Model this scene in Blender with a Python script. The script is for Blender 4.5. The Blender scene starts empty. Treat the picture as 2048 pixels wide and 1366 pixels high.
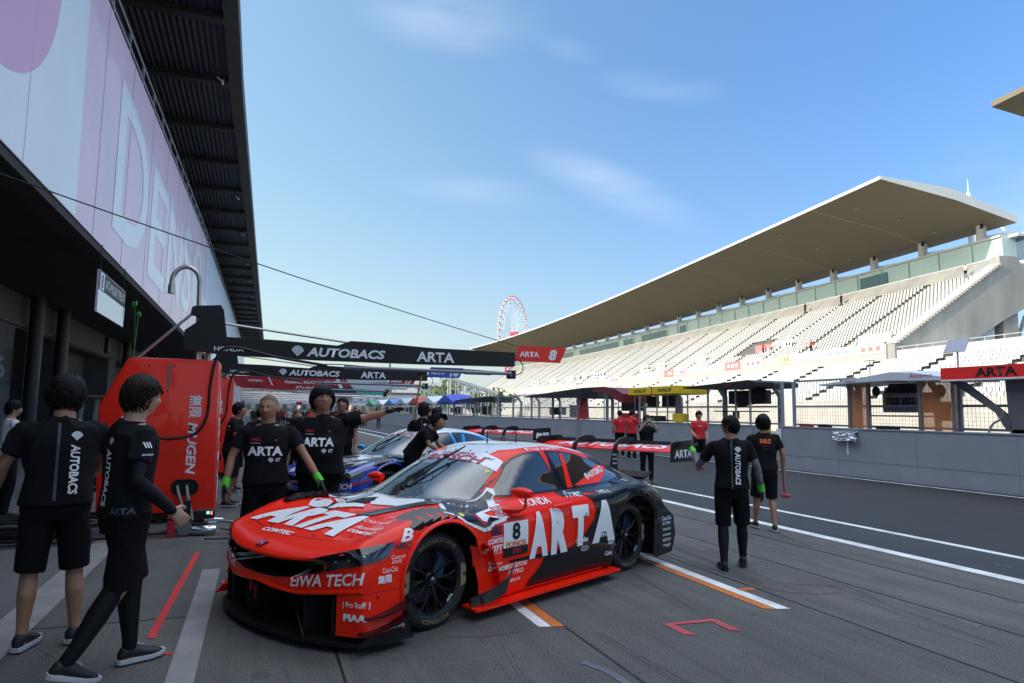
import bpy, bmesh, math, random
import numpy as np
from mathutils import Vector, Matrix, noise
from mathutils.bvhtree import BVHTree
random.seed(7); rng = np.random.default_rng(7)
scene = bpy.context.scene
COL = scene.collection
R = math.radians

# ------------------------------------------------------------ camera
CAM_H = 1.6; CAM_YAW = 0.353837; CAM_PITCH = math.atan(142/1365.); CAM_ROLL = .015
cd = bpy.data.cameras.new('camera'); cam = bpy.data.objects.new('camera', cd); COL.objects.link(cam)
cd.sensor_width = 36; cd.lens = 36*1365/2048.; cd.clip_start = .05; cd.clip_end = 4000
_t, _p, _r = CAM_YAW, CAM_PITCH, CAM_ROLL
fw = Vector((math.sin(_t)*math.cos(_p), math.cos(_t)*math.cos(_p), math.sin(_p)))
r0 = Vector((math.cos(_t), -math.sin(_t), 0)); u0 = r0.cross(fw)
rt = r0*math.cos(_r)+u0*math.sin(_r); up = u0*math.cos(_r)-r0*math.sin(_r)
M = Matrix((rt, up, -fw)).transposed().to_4x4(); M.translation = (0, 0, CAM_H)
cam.matrix_world = M
scene.camera = cam

# ------------------------------------------------------------ sky, sun, exposure
SUN_E = R(25); SUN_AZ = R(-91)      # direction TO the sun in the XY plane, measured from +Y towards +X
world = bpy.data.worlds.new('World'); scene.world = world; world.use_nodes = True
nt = world.node_tree; nt.nodes.clear()
out = nt.nodes.new('ShaderNodeOutputWorld'); bg = nt.nodes.new('ShaderNodeBackground')
sky = nt.nodes.new('ShaderNodeTexSky'); sky.sky_type = 'NISHITA'; sky.sun_disc = False
sky.sun_elevation = SUN_E; sky.sun_rotation = SUN_AZ
sky.air_density = 1.0; sky.dust_density = 1.2; sky.ozone_density = 2.5; sky.altitude = 0
tc = nt.nodes.new('ShaderNodeTexCoord')
def _wmap(sc, loc, rot=(0, 0, 0)):
    m = nt.nodes.new('ShaderNodeMapping'); m.inputs['Scale'].default_value = sc; m.inputs['Location'].default_value = loc; m.inputs['Rotation'].default_value = rot
    nt.links.new(tc.outputs['Generated'], m.inputs['Vector']); return m
mp = _wmap((2.2, 2.2, 9.0), (.3, .1, .4), (0, R(14), 0))
ns = nt.nodes.new('ShaderNodeTexNoise'); ns.inputs['Scale'].default_value = 1.1; ns.inputs['Detail'].default_value = 6; ns.inputs['Roughness'].default_value = .55
nt.links.new(mp.outputs[0], ns.inputs['Vector'])
cr = nt.nodes.new('ShaderNodeValToRGB'); cr.color_ramp.elements[0].position = .38; cr.color_ramp.elements[1].position = .80
cr.color_ramp.elements[1].color = (.42, .42, .42, 1)
nt.links.new(ns.outputs['Fac'], cr.inputs['Fac'])
nrm = nt.nodes.new('ShaderNodeVectorMath'); nrm.operation = 'NORMALIZE'; nt.links.new(tc.outputs['Generated'], nrm.inputs[0])
def _math(op, a, b=None, clamp=False):
    m = nt.nodes.new('ShaderNodeMath'); m.operation = op; m.use_clamp = clamp
    for i, q in enumerate((a, b)):
        if q is None: continue
        if isinstance(q, (int, float)): m.inputs[i].default_value = q
        else: nt.links.new(q, m.inputs[i])
    return m.outputs[0]
def _patch(d, axis, la, lb, amt):      # one soft streak of cirrus around direction d, long along axis
    d = Vector(d).normalized(); ax = Vector(axis); ax = (ax-d*ax.dot(d)).normalized(); bx = d.cross(ax)
    def dot(v):
        m = nt.nodes.new('ShaderNodeVectorMath'); m.operation = 'DOT_PRODUCT'; nt.links.new(nrm.outputs[0], m.inputs[0]); m.inputs[1].default_value = v; return m.outputs['Value']
    r = _math('ADD', _math('POWER', _math('MULTIPLY', dot(ax), 1/la), 2.), _math('POWER', _math('MULTIPLY', dot(bx), 1/lb), 2.))
    r = _math('SUBTRACT', 1., r, True); r = _math('MULTIPLY', r, _math('GREATER_THAN', dot(d), 0.)); r = _math('POWER', r, 1.8); return _math('MULTIPLY', r, amt)
pt = [_patch((.458, .83, .319), (.863, -.332, -.381), .17, .040, 1.0), _patch((.491, .752, .439), (.866, -.472, -.166), .11, .028, .6), _patch((.21, .823, .527), (.976, -.215, -.032), .15, .065, 1.6), _patch((.817, .518, .254), (.148, -.621, .769), .07, .14, 1.1), _patch((.283, .907, .312), (.962, -.267, -.064), .15, .03, .45), _patch((.363, .794, .488), (.926, -.259, -.274), .06, .02, .45)]
acc = pt[0]
for q in pt[1:]: acc = _math('ADD', acc, q)
cfac = _math('MULTIPLY', cr.outputs['Color'], acc, True)
sep = nt.nodes.new('ShaderNodeSeparateXYZ'); nt.links.new(nrm.outputs[0], sep.inputs[0])
hz = _math('MULTIPLY', _math('POWER', _math('SUBTRACT', 1., _math('ABSOLUTE', sep.outputs['Z'])), 7.), .80, True)
zen = nt.nodes.new('ShaderNodeValToRGB'); zen.color_ramp.elements[0].position = 0; zen.color_ramp.elements[0].color = (.50, .50, .50, 1); zen.color_ramp.elements[1].position = .75; zen.color_ramp.elements[1].color = (1., 1., 1., 1)
nt.links.new(sep.outputs['Z'], zen.inputs['Fac']); gain = nt.nodes.new('ShaderNodeMixRGB'); gain.blend_type = 'MULTIPLY'; gain.inputs['Fac'].default_value = 1; nt.links.new(sky.outputs['Color'], gain.inputs['Color1']); nt.links.new(zen.outputs['Color'], gain.inputs['Color2'])
dbl = nt.nodes.new('ShaderNodeMixRGB'); dbl.blend_type = 'MULTIPLY'; dbl.inputs['Fac'].default_value = 1; nt.links.new(gain.outputs['Color'], dbl.inputs['Color1'])
sx = nt.nodes.new('ShaderNodeMapRange'); sx.interpolation_type = 'SMOOTHSTEP'; sx.inputs['From Min'].default_value = -.15; sx.inputs['From Max'].default_value = .75; nt.links.new(sep.outputs['X'], sx.inputs['Value'])
tint = nt.nodes.new('ShaderNodeMixRGB'); tint.inputs['Color1'].default_value = (1.22, 1.24, 1.06, 1); tint.inputs['Color2'].default_value = (.55, .75, .92, 1); nt.links.new(sx.outputs['Result'], tint.inputs['Fac']); nt.links.new(tint.outputs['Color'], dbl.inputs['Color2'])
hmx = nt.nodes.new('ShaderNodeMixRGB'); hmx.inputs['Color2'].default_value = (2.25, 2.42, 2.5, 1); nt.links.new(hz, hmx.inputs['Fac']); nt.links.new(dbl.outputs['Color'], hmx.inputs['Color1'])
mix = nt.nodes.new('ShaderNodeMixRGB'); mix.inputs['Color2'].default_value = (3.0, 3.3, 3.7, 1)
nt.links.new(cfac, mix.inputs['Fac']); nt.links.new(hmx.outputs['Color'], mix.inputs['Color1'])
# bright overhead sky, an unseen layer added to lift the shaded pit
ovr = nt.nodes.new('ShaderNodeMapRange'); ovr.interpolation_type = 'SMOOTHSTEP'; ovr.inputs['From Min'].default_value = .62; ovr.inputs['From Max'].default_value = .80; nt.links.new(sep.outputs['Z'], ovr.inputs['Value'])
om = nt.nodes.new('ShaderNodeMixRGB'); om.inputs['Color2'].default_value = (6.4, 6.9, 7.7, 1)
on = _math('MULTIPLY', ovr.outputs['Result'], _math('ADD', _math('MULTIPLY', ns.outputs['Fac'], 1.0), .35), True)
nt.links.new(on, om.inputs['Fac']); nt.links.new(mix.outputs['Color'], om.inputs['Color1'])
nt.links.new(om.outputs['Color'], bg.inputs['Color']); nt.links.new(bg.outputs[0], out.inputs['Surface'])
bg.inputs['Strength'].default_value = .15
sd = bpy.data.lights.new('sun', 'SUN'); sd.energy = 2.0; sd.angle = R(.5); sd.color = (1, .95, .88)
sun = bpy.data.objects.new('sun', sd); COL.objects.link(sun)
S = Vector((math.sin(SUN_AZ)*math.cos(SUN_E), math.cos(SUN_AZ)*math.cos(SUN_E), math.sin(SUN_E)))
sun.rotation_euler = S.to_track_quat('Z', 'Y').to_euler(); sun.location = S*100
vs = scene.view_settings; vs.view_transform = 'Standard'; vs.look = 'None'; vs.gamma = 1; vs.exposure = 1.22; vs.use_curve_mapping = False

# ------------------------------------------------------------ materials
MATS = {}
def mat(name, col, rough=.6, metal=0., coat=0., noise_amt=0., noise_scale=8., bump=0., bump_scale=40., trans=0., alpha=1., ior=1.45, emit=0., spec=.5, coords='Object', col2=None, stretch=(1, 1, 1)):
    if name in MATS: return MATS[name]
    m = bpy.data.materials.new(name); m.use_nodes = True; MATS[name] = m
    n = m.node_tree; b = n.nodes['Principled BSDF']
    b.inputs['Base Color'].default_value = (*col, 1); b.inputs['Roughness'].default_value = rough
    b.inputs['Metallic'].default_value = metal; b.inputs['IOR'].default_value = ior
    b.inputs['Specular IOR Level'].default_value = spec
    b.inputs['Coat Weight'].default_value = coat; b.inputs['Coat Roughness'].default_value = .04
    b.inputs['Transmission Weight'].default_value = trans; b.inputs['Alpha'].default_value = alpha
    if emit: b.inputs['Emission Color'].default_value = (*col, 1); b.inputs['Emission Strength'].default_value = emit
    if noise_amt or bump:
        t = n.nodes.new('ShaderNodeTexCoord'); mpn = n.nodes.new('ShaderNodeMapping'); mpn.inputs['Scale'].default_value = stretch
        n.links.new(t.outputs[coords], mpn.inputs[0])
    if noise_amt:
        x = n.nodes.new('ShaderNodeTexNoise'); x.inputs['Scale'].default_value = noise_scale; x.inputs['Detail'].default_value = 7; x.inputs['Roughness'].default_value = .62
        n.links.new(mpn.outputs[0], x.inputs['Vector'])
        r = n.nodes.new('ShaderNodeValToRGB'); r.color_ramp.elements[0].position = .3; r.color_ramp.elements[1].position = .7
        a = col2 or tuple(max(0, c*(1-noise_amt)) for c in col); c2 = tuple(min(1, c*(1+noise_amt*.5)) for c in col)
        r.color_ramp.elements[0].color = (*a, 1); r.color_ramp.elements[1].color = (*c2, 1)
        n.links.new(x.outputs['Fac'], r.inputs['Fac']); n.links.new(r.outputs['Color'], b.inputs['Base Color'])
    if bump:
        y = n.nodes.new('ShaderNodeTexNoise'); y.inputs['Scale'].default_value = bump_scale; y.inputs['Detail'].default_value = 4
        n.links.new(mpn.outputs[0], y.inputs['Vector'])
        bp = n.nodes.new('ShaderNodeBump'); bp.inputs['Strength'].default_value = bump; bp.inputs['Distance'].default_value = .02
        n.links.new(y.outputs['Fac'], bp.inputs['Height']); n.links.new(bp.outputs[0], b.inputs['Normal'])
    return m

# ------------------------------------------------------------ object helpers
def tag(o, label=None, cat=None, group=None, kind=None):
    if label: o['label'] = label
    if cat: o['category'] = cat
    if group: o['group'] = group
    if kind: o['kind'] = kind
    return o
def empty(name, loc=(0, 0, 0), rz=0., label=None, cat=None, group=None):
    o = bpy.data.objects.new(name, None); COL.objects.link(o); o.location = loc; o.rotation_euler = (0, 0, rz); o.empty_display_size = .2
    return tag(o, label, cat, group)
def link(name, me, mats, parent=None):
    o = bpy.data.objects.new(name, me); COL.objects.link(o)
    for m in (mats if isinstance(mats, (list, tuple)) else [mats]): me.materials.append(m)
    if parent: o.parent = parent
    return o
def smooth_mesh(me, ang=35):
    if not len(me.polygons): return
    me.polygons.foreach_set('use_smooth', [True]*len(me.polygons))
    bm = bmesh.new(); bm.from_mesh(me); a = R(ang)
    for e in bm.edges:
        if len(e.link_faces) != 2 or e.calc_face_angle(0) > a: e.smooth = False
    bm.to_mesh(me); bm.free()

class MB:
    def __init__(s): s.v = []; s.f = []; s.m = []; s.mi = 0
    def add(s, vs_, fs):
        o = len(s.v); s.v += [tuple(x) for x in vs_]; s.f += [tuple(i+o for i in f) for f in fs]; s.m += [s.mi]*len(fs); return s
    def box(s, a, b):
        x0, y0, z0 = a; x1, y1, z1 = b
        return s.add([(x0, y0, z0), (x1, y0, z0), (x1, y1, z0), (x0, y1, z0), (x0, y0, z1), (x1, y0, z1), (x1, y1, z1), (x0, y1, z1)],
                     [(0, 3, 2, 1), (4, 5, 6, 7), (0, 1, 5, 4), (1, 2, 6, 5), (2, 3, 7, 6), (3, 0, 4, 7)])
    def obox(s, c, U, V, W):     # centre and three half-axis vectors
        c, U, V, W = map(Vector, (c, U, V, W)); p = [c+U*i+V*j+W*k for k in (-1, 1) for i, j in ((-1, -1), (1, -1), (1, 1), (-1, 1))]
        return s.add(p, [(0, 3, 2, 1), (4, 5, 6, 7), (0, 1, 5, 4), (1, 2, 6, 5), (2, 3, 7, 6), (3, 0, 4, 7)])
    def tube(s, pts, rad, n=10, cap=True, sq=1.):
        pts = [Vector(p) for p in pts]; m = len(pts); rad = rad if hasattr(rad, '__len__') else [rad]*m
        rings = []; prev = None
        for i, p in enumerate(pts):
            t = (pts[min(i+1, m-1)]-pts[max(i-1, 0)])
            t = t.normalized() if t.length > 1e-9 else Vector((0, 0, 1))
            if prev is None: a = t.orthogonal().normalized()
            else:
                a = prev-t*prev.dot(t); a = a.normalized() if a.length > 1e-6 else t.orthogonal().normalized()
            prev = a; b = t.cross(a)
            r = rad[i]; ra, rb = (r, r*sq) if not hasattr(r, '__len__') else r
            rings.append([p+a*(math.cos(q)*ra)+b*(math.sin(q)*rb) for q in [2*math.pi*k/n for k in range(n)]])
        return s.rings(rings, cap)
    def rings(s, rings, cap=True, close=True):
        n = len(rings[0]); vs_ = [v for r in rings for v in r]; fs = []
        for i in range(len(rings)-1):
            for k in range(n if close else n-1):
                a, b = i*n+k, i*n+(k+1) % n; fs.append((a, b, b+n, a+n))
        if cap: fs.append(tuple(reversed(range(n)))); fs.append(tuple(range((len(rings)-1)*n, len(rings)*n)))
        return s.add(vs_, fs)
    def limb(s, pts, rad, n=12):     # capsule-ended tapered limb
        pts = [Vector(p) for p in pts]; rad = list(rad)
        d0 = (pts[0]-pts[1]).normalized(); d1 = (pts[-1]-pts[-2]).normalized()
        g = lambda r: r if not hasattr(r, '__len__') else max(r)
        sc = lambda r, k: r*k if not hasattr(r, '__len__') else (r[0]*k, r[1]*k)
        P = [pts[0]+d0*g(rad[0])*.9, pts[0]+d0*g(rad[0])*.6]+pts+[pts[-1]+d1*g(rad[-1])*.6, pts[-1]+d1*g(rad[-1])*.9]
        Q = [sc(rad[0], .35), sc(rad[0], .8)]+rad+[sc(rad[-1], .8), sc(rad[-1], .35)]
        return s.tube(P, Q, n)
    def ball(s, c, r, nu=12, nv=8):
        c = Vector(c); r = r if hasattr(r, '__len__') else (r, r, r)
        rings = [[c+Vector((math.cos(2*math.pi*k/nu)*math.sin(t)*r[0], math.sin(2*math.pi*k/nu)*math.sin(t)*r[1], math.cos(t)*r[2])) for k in range(nu)] for t in [math.pi*(j+.35)/(nv-.3) for j in range(nv)]]
        rings.reverse(); return s.rings(rings)
    def prism(s, poly, o, U, V, W, d):    # polygon in plane (U,V) at o, extruded d along W
        o, U, V, W = map(Vector, (o, U, V, W)); n = len(poly)
        a = [o+U*u+V*v for u, v in poly]; b = [p+W*d for p in a]
        fs = [tuple(reversed(range(n))), tuple(range(n, 2*n))]+[(i, (i+1) % n, (i+1) % n+n, i+n) for i in range(n)]
        return s.add(a+b, fs)
    def xform(s, Mx):
        s.v = [tuple(Mx @ Vector(v)) for v in s.v]; return s
    def mesh(s, name='m'):
        me = bpy.data.meshes.new(name); me.from_pydata(s.v, [], s.f); me.update()
        me.polygons.foreach_set('material_index', s.m)
        bm = bmesh.new(); bm.from_mesh(me); bmesh.ops.recalc_face_normals(bm, faces=bm.faces); bm.to_mesh(me); bm.free()
        return me
    def build(s, name, mats, parent=None, smooth=None, bevel=0.):
        me = s.mesh(name)
        if bevel:
            bm = bmesh.new(); bm.from_mesh(me); bmesh.ops.remove_doubles(bm, verts=bm.verts, dist=1e-5)
            es = [e for e in bm.edges if len(e.link_faces) == 2 and e.calc_face_angle(0) > .5]
            bmesh.ops.bevel(bm, geom=es, offset=bevel, segments=2, affect='EDGES', profile=.6, clamp_overlap=True); bm.to_mesh(me); bm.free()
        if smooth: smooth_mesh(me, smooth)
        return link(name, me, mats, parent)

def remesh(me, vox, it=4, fac=.5, disp=None):
    """voxel-union of everything in the mesh, smoothed"""
    o = bpy.data.objects.new('tmp', me); COL.objects.link(o)
    md = o.modifiers.new('r', 'REMESH'); md.mode = 'VOXEL'; md.voxel_size = vox; md.use_smooth_shade = True
    sm = o.modifiers.new('s', 'SMOOTH'); sm.factor = fac; sm.iterations = it
    dg = bpy.context.evaluated_depsgraph_get(); ev = o.evaluated_get(dg)
    m2 = bpy.data.meshes.new_from_object(ev); bpy.data.objects.remove(o); bpy.data.meshes.remove(me)
    if disp:
        n = len(m2.vertices); co = np.empty(n*3); m2.vertices.foreach_get('co', co); no = np.empty(n*3); m2.vertices.foreach_get('normal', no)
        co = co.reshape(-1, 3); no = no.reshape(-1, 3); amp, scx = disp
        for i in range(n):
            p = co[i]; q = Vector((p[0]*scx, p[1]*scx, p[2]*scx*.45+3.1))
            a = 1-abs(noise.noise(q))*2.2; a2 = noise.noise(q*2.3)
            co[i] += no[i]*(amp*(a*a*a+.35*a2))
        m2.vertices.foreach_set('co', co.ravel()); m2.update()
    m2.polygons.foreach_set('use_smooth', [True]*len(m2.polygons))
    return m2

def bvh_of(objs):
    vs_, fs = [], []
    for o in objs:
        b = len(vs_); vs_ += [v.co.copy() for v in o.data.vertices]; fs += [tuple(b+i for i in p.vertices) for p in o.data.polygons]
    return BVHTree.FromPolygons(vs_, fs)

# ------------------------------------------------------------ lettering
_tc = {}
def text2d(s, size=1., bold=0., shear=0., sx=1., spacing=1., align='CENTER'):
    """flat triangulated outline of a word: (list of 2-D points, faces, width). Height of a capital = size"""
    k = (s, bold, shear, spacing, align)
    if k not in _tc:
        cu = bpy.data.curves.new('t', 'FONT'); cu.body = s; cu.size = 1.; cu.offset = bold; cu.shear = shear; cu.space_character = spacing
        cu.align_x = align; cu.align_y = 'BOTTOM_BASELINE'; cu.fill_mode = 'FRONT'; cu.resolution_u = 3
        o = bpy.data.objects.new('t', cu); COL.objects.link(o); dg = bpy.context.evaluated_depsgraph_get()
        me = bpy.data.meshes.new_from_object(o.evaluated_get(dg)); vv = [tuple(v.co)[:2] for v in me.vertices]; ff = [tuple(p.vertices) for p in me.polygons]
        bpy.data.objects.remove(o); bpy.data.curves.remove(cu); bpy.data.meshes.remove(me); _tc[k] = (vv, ff)
    vv, ff = _tc[k]; g = size/.70
    pts = [(x*g*sx, y*g) for x, y in vv]; w = (max(p[0] for p in pts)-min(p[0] for p in pts)) if pts else 0
    return pts, ff, w
def fit_text(s, w, h, **kw):
    p, f, ww = text2d(s, h, **kw); k = w/max(ww, 1e-6)
    x0 = min(q[0] for q in p); x1 = max(q[0] for q in p); c = (x0+x1)/2
    return [((q[0]-c)*k, q[1]-h/2) for q in p], f
def poly2d(pts): return (list(pts), [tuple(range(len(pts)))])
def ell2d(rx, ry, n=28, c=(0, 0)): return poly2d([(c[0]+rx*math.cos(2*math.pi*i/n), c[1]+ry*math.sin(2*math.pi*i/n)) for i in range(n)])
def ring2d(rx, ry, t, n=28, c=(0, 0)):
    a = [(c[0]+rx*math.cos(2*math.pi*i/n), c[1]+ry*math.sin(2*math.pi*i/n)) for i in range(n)]; b = [(c[0]+(rx-t)*math.cos(2*math.pi*i/n), c[1]+(ry-t)*math.sin(2*math.pi*i/n)) for i in range(n)]
    return a+b, [(i, (i+1) % n, n+(i+1) % n, n+i) for i in range(n)]
def autologo(r):     # fan of curved blades inside an ellipse
    P, F = [], []
    n = 7
    for i in range(n):
        a0 = math.pi*(.02+i*.96/n); a1 = a0+math.pi*.96/n*.72
        for aa, b in ((a0, a1),):
            o = len(P); P += [(0, -r*.9), (r*math.cos(a0)*1.0, r*math.sin(a0)*1.0), (r*1.05*math.cos((a0+a1)/2), r*1.02*math.sin((a0+a1)/2)), (r*math.cos(a1), r*math.sin(a1))]; F.append((o, o+1, o+2, o+3))
    return P, F
def xf2(pf, dx=0, dy=0, rot=0, sx=1, sy=1, sh=0):
    p, f = pf[0], pf[1]; c, s_ = math.cos(rot), math.sin(rot); o = []
    for x, y in p:
        x, y = x*sx+y*sh, y*sy; o.append((x*c-y*s_+dx, x*s_+y*c+dy))
    return o, f
def join2(*pfs):
    P, F = [], []
    for p in pfs: o = len(P); P += list(p[0]); F += [tuple(i+o for i in f) for f in p[1]]
    return P, F
def decal(name, pf, m, o, U, V, D, bvh=None, off=.0025, step=.06, parent=None, maxd=4., curve=None, smooth=True):
    """lay a flat shape (2-D) on a surface: each vertex is dropped along D onto bvh"""
    o, U, V, D = Vector(o), Vector(U).normalized(), Vector(V).normalized(), Vector(D).normalized()
    bm = bmesh.new(); vv = [bm.verts.new((x, y, 0)) for x, y in pf[0]]
    for f in pf[1]:
        try: bm.faces.new([vv[i] for i in f])
        except ValueError: pass
    bmesh.ops.triangulate(bm, faces=bm.faces)
    if bvh and step:
        for ax in (0, 1):
            lo = min(v.co[ax] for v in bm.verts); hi = max(v.co[ax] for v in bm.verts); k = int((hi-lo)/step)
            for i in range(1, k+1):
                c = [0, 0, 0]; c[ax] = lo+i*step; nn = [0, 0, 0]; nn[ax] = 1
                bmesh.ops.bisect_plane(bm, geom=bm.verts[:]+bm.edges[:]+bm.faces[:], plane_co=c, plane_no=nn, dist=1e-6)
    kill = []
    for v in bm.verts:
        p = o+U*v.co.x+V*v.co.y
        if bvh:
            h = bvh.ray_cast(p-D*maxd*.5, D, maxd)
            if h[0] is None: kill.append(v); continue
            nn = h[1]; nn = -nn if nn.dot(D) > 0 else nn
            if nn.dot(D) > -.08: kill.append(v); continue
            v.co = h[0]+nn*off*.5-D*off
        else: v.co = p-D*off
    bmesh.ops.delete(bm, geom=kill, context='VERTS')
    if not bm.faces: bm.free(); return None
    bm.normal_update()
    for f in bm.faces:
        if f.normal.dot(D) > 0: f.normal_flip()
        f.smooth = smooth
    me = bpy.data.meshes.new(name); bm.to_mesh(me); bm.free()
    return link(name, me, m, parent)

def catmull(P, per, closed=False):
    P = np.asarray(P, float); n = len(P); o = []
    for i in range(n-1):
        p0 = P[max(i-1, 0)]; p1 = P[i]; p2 = P[i+1]; p3 = P[min(i+2, n-1)]
        if i == 0: p0 = 2*p1-p2
        if i == n-2: p3 = 2*p2-p1
        k = per[i] if hasattr(per, '__len__') else per
        for j in range(k):
            t = j/k; o.append(.5*((2*p1)+(-p0+p2)*t+(2*p0-5*p1+4*p2-p3)*t*t+(-p0+3*p1-3*p2+p3)*t**3))
    o.append(P[-1]); return np.array(o)
def boolean(o, cutters, op='DIFFERENCE'):
    for c in cutters:
        bpy.context.view_layer.update()
        md = o.modifiers.new('b', 'BOOLEAN'); md.operation = op; md.solver = 'EXACT'; md.object = c
        dg = bpy.context.evaluated_depsgraph_get(); me = bpy.data.meshes.new_from_object(o.evaluated_get(dg))
        old = o.data; o.modifiers.clear()
        if len(me.vertices) > 10: o.data = me; bpy.data.meshes.remove(old)
        bpy.data.objects.remove(c)
    return o
# ============================================================ SETTING
def ground_mat(name, base, var, speck, streak, sc=1.0, rough=.85, seams=None, blotch=.35):
    m = bpy.data.materials.new(name); m.use_nodes = True; n = m.node_tree; L = n.links; b = n.nodes['Principled BSDF']
    t = n.nodes.new('ShaderNodeTexCoord')
    def noi(scale, stretch=(1, 1, 1), det=6, ro=.6, rot=0):
        mpn = n.nodes.new('ShaderNodeMapping'); mpn.inputs['Scale'].default_value = stretch; mpn.inputs['Rotation'].default_value = (0, 0, rot); L.new(t.outputs['Object'], mpn.inputs[0])
        x = n.nodes.new('ShaderNodeTexNoise'); x.inputs['Scale'].default_value = scale; x.inputs['Detail'].default_value = det; x.inputs['Roughness'].default_value = ro
        L.new(mpn.outputs[0], x.inputs['Vector']); return x.outputs['Fac']
    def ramp(f, a, c, p0=.3, p1=.7):
        r = n.nodes.new('ShaderNodeValToRGB'); r.color_ramp.elements[0].position = p0; r.color_ramp.elements[1].position = p1
        r.color_ramp.elements[0].color = (a, a, a, 1); r.color_ramp.elements[1].color = (c, c, c, 1); L.new(f, r.inputs['Fac']); return r.outputs['Color']
    def mul(a, c):
        x = n.nodes.new('ShaderNodeMixRGB'); x.blend_type = 'MULTIPLY'; x.inputs['Fac'].default_value = 1
        for i, q in ((1, a), (2, c)):
            if isinstance(q, tuple): x.inputs[i].default_value = (*q, 1)
            else: L.new(q, x.inputs[i])
        return x.outputs[0]
    c = mul(base, ramp(noi(.35*sc), 1-var, 1+var*.5))
    c = mul(c, ramp(noi(2.3*sc), 1-var*.6, 1+var*.35))
    c = mul(c, ramp(noi(85, det=2), 1-speck, 1+speck, .38, .62))
    c = mul(c, ramp(noi(260, det=1), 1-speck*.8, 1+speck, .4, .6))
    c = mul(c, ramp(noi(3.4, (1, .07, 1), rot=R(-8)), 1-streak, 1.0, .34, .60))
    c = mul(c, ramp(noi(9.5, (1, .04, 1), rot=R(-16)), 1-streak*.7, 1.0, .33, .47))
    c = mul(c, ramp(noi(9., (1, .04, 1), rot=R(12)), 1-streak*.5, 1.0, .30, .42))
    L.new(c, b.inputs['Base Color']); b.inputs['Roughness'].default_value = rough
    bp = n.nodes.new('ShaderNodeBump'); bp.inputs['Strength'].default_value = .55; bp.inputs['Distance'].default_value = .006
    L.new(noi(120, det=3), bp.inputs['Height']); L.new(bp.outputs[0], b.inputs['Normal'])
    return m
def sheet(name, x0, x1, y0, y1, z, m, kind='structure', ny=1):
    b = MB(); b.add([(x0, y0, z), (x1, y0, z), (x1, y1, z), (x0, y1, z)], [(0, 1, 2, 3)]); o = b.build(name, m); tag(o, kind=kind); return o
G_base = ground_mat('ground_far', (.11, .115, .09), .25, .2, .1)
G_apron = ground_mat('apron_concrete', (.108, .108, .104), .20, .42, .26)
G_gar = ground_mat('garage_concrete', (.115, .117, .118), .12, .16, .14)
G_lane = ground_mat('pit_lane_asphalt', (.019, .021, .025), .18, .25, .22, rough=.72)
G_strip = ground_mat('worn_strip', (.040, .048, .062), .25, .2, .3)
sheet('ground', -700, 900, -300, 1500, -.012, G_base)
sheet('pit_apron', -1.55, 7.3, -20, 220, 0, G_apron)
sheet('garage_floor', -16, -1.55, -20, 220, 0.0, G_gar)
sheet('painted_strip', 7.3, 8.5, -20, 220, 0.0, G_strip)
sheet('pit_lane', 8.5, 15.6, -20, 220, 0.0, G_lane)
sheet('race_track', 17.5, 40, -60, 320, -.004, ground_mat('track_asphalt', (.06, .06, .062), .15, .2, .2))

def paint(name, col, worn=.35):
    m = mat(name, col, .6, noise_amt=worn, noise_scale=3.5, bump=.25, bump_scale=90, coords='Object')
    return m
P_white = paint('line_white', (.74, .75, .75), .30); P_orange = paint('line_orange', (.55, .16, .03), .3); P_red = paint('tape_red', (.62, .03, .03), .12)
P_pink = paint('faded_red_paint', (.50, .07, .08), .35); P_band = paint('worn_band', (.26, .26, .26), .25); P_dark = paint('joint_black', (.012, .012, .012), .1)
P_smear = mat('worn_white_smear', (.14, .155, .175), .7, noise_amt=.5, noise_scale=9)
mk_n = [0]
def mark(name, pts, m, z=.004):
    b = MB(); b.add([(x, y, z) for x, y in pts], [tuple(range(len(pts)))]); o = b.build(name, m); tag(o, kind='structure'); return o
def stripe(name, x0, x1, y0, y1, m, z=.004): return mark(name, [(x0, y0), (x1, y0), (x1, y1), (x0, y1)], m, z)
stripe('lane_marking', 7.12, 7.30, -20, 200, P_white); stripe('lane_marking', 8.36, 8.50, -20, 200, P_white)
stripe('lane_marking', 14.86, 14.98, -20, 200, P_white)
for y0, y1 in ((4.72, 11.3), (17, 24), (30, 37), (43, 50), (56, 63)):
    mark('box_marking', [(4.26, y0), (4.145, y0+.03), (4.145, y1), (4.25, y1)], P_white) if y0 < 5 else stripe('box_marking', 4.145, 4.25, y0, y1, P_white)
    mark('box_marking', [(4.14, y0+.03), (4.04, y0+.07), (4.04, y1), (4.14, y1)], P_orange)
mark('box_marking', [(2.06, 5.9), (2.06, 4.91), (2.155, 4.88), (2.155, 5.9)][::-1], P_white)
mark('box_marking', [(2.16, 5.9), (2.16, 4.88), (2.255, 4.86), (2.255, 5.9)][::-1], P_orange)
stripe('box_marking', 4.25, 4.42, 5.32, 5.40, P_orange)
stripe('garage_line', -1.72, -1.44, -20, 60, P_band)
stripe('worn_band_marking', -.43, -.27, -2, 7.6, P_band)
mark('tape_marking', [(-.645, 5.5), (-.59, 5.47), (-.515, 8.5), (-.57, 8.5)], P_red)
mark('tape_marking', [(-.76, 5.26), (-.44, 5.09), (-.44, 5.13), (-.70, 5.31)], P_red)
mark('tape_marking', [(-.78, 5.25), (-.72, 5.22), (-.66, 5.36), (-.72, 5.40)], P_red, .0045)
for q in ([(3.0, 4.69), (3.01, 4.42), (3.09, 4.38), (3.08, 4.64)], [(3.08, 4.64), (3.44, 4.62), (3.46, 4.68), (3.0, 4.69)], [(3.40, 4.63), (3.40, 4.40), (3.48, 4.36), (3.47, 4.66)]):
    mark('corner_marking', q, P_pink, .005 if q[1][0] > 3.2 and q[0][0] < 3.2 else .004)
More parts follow.
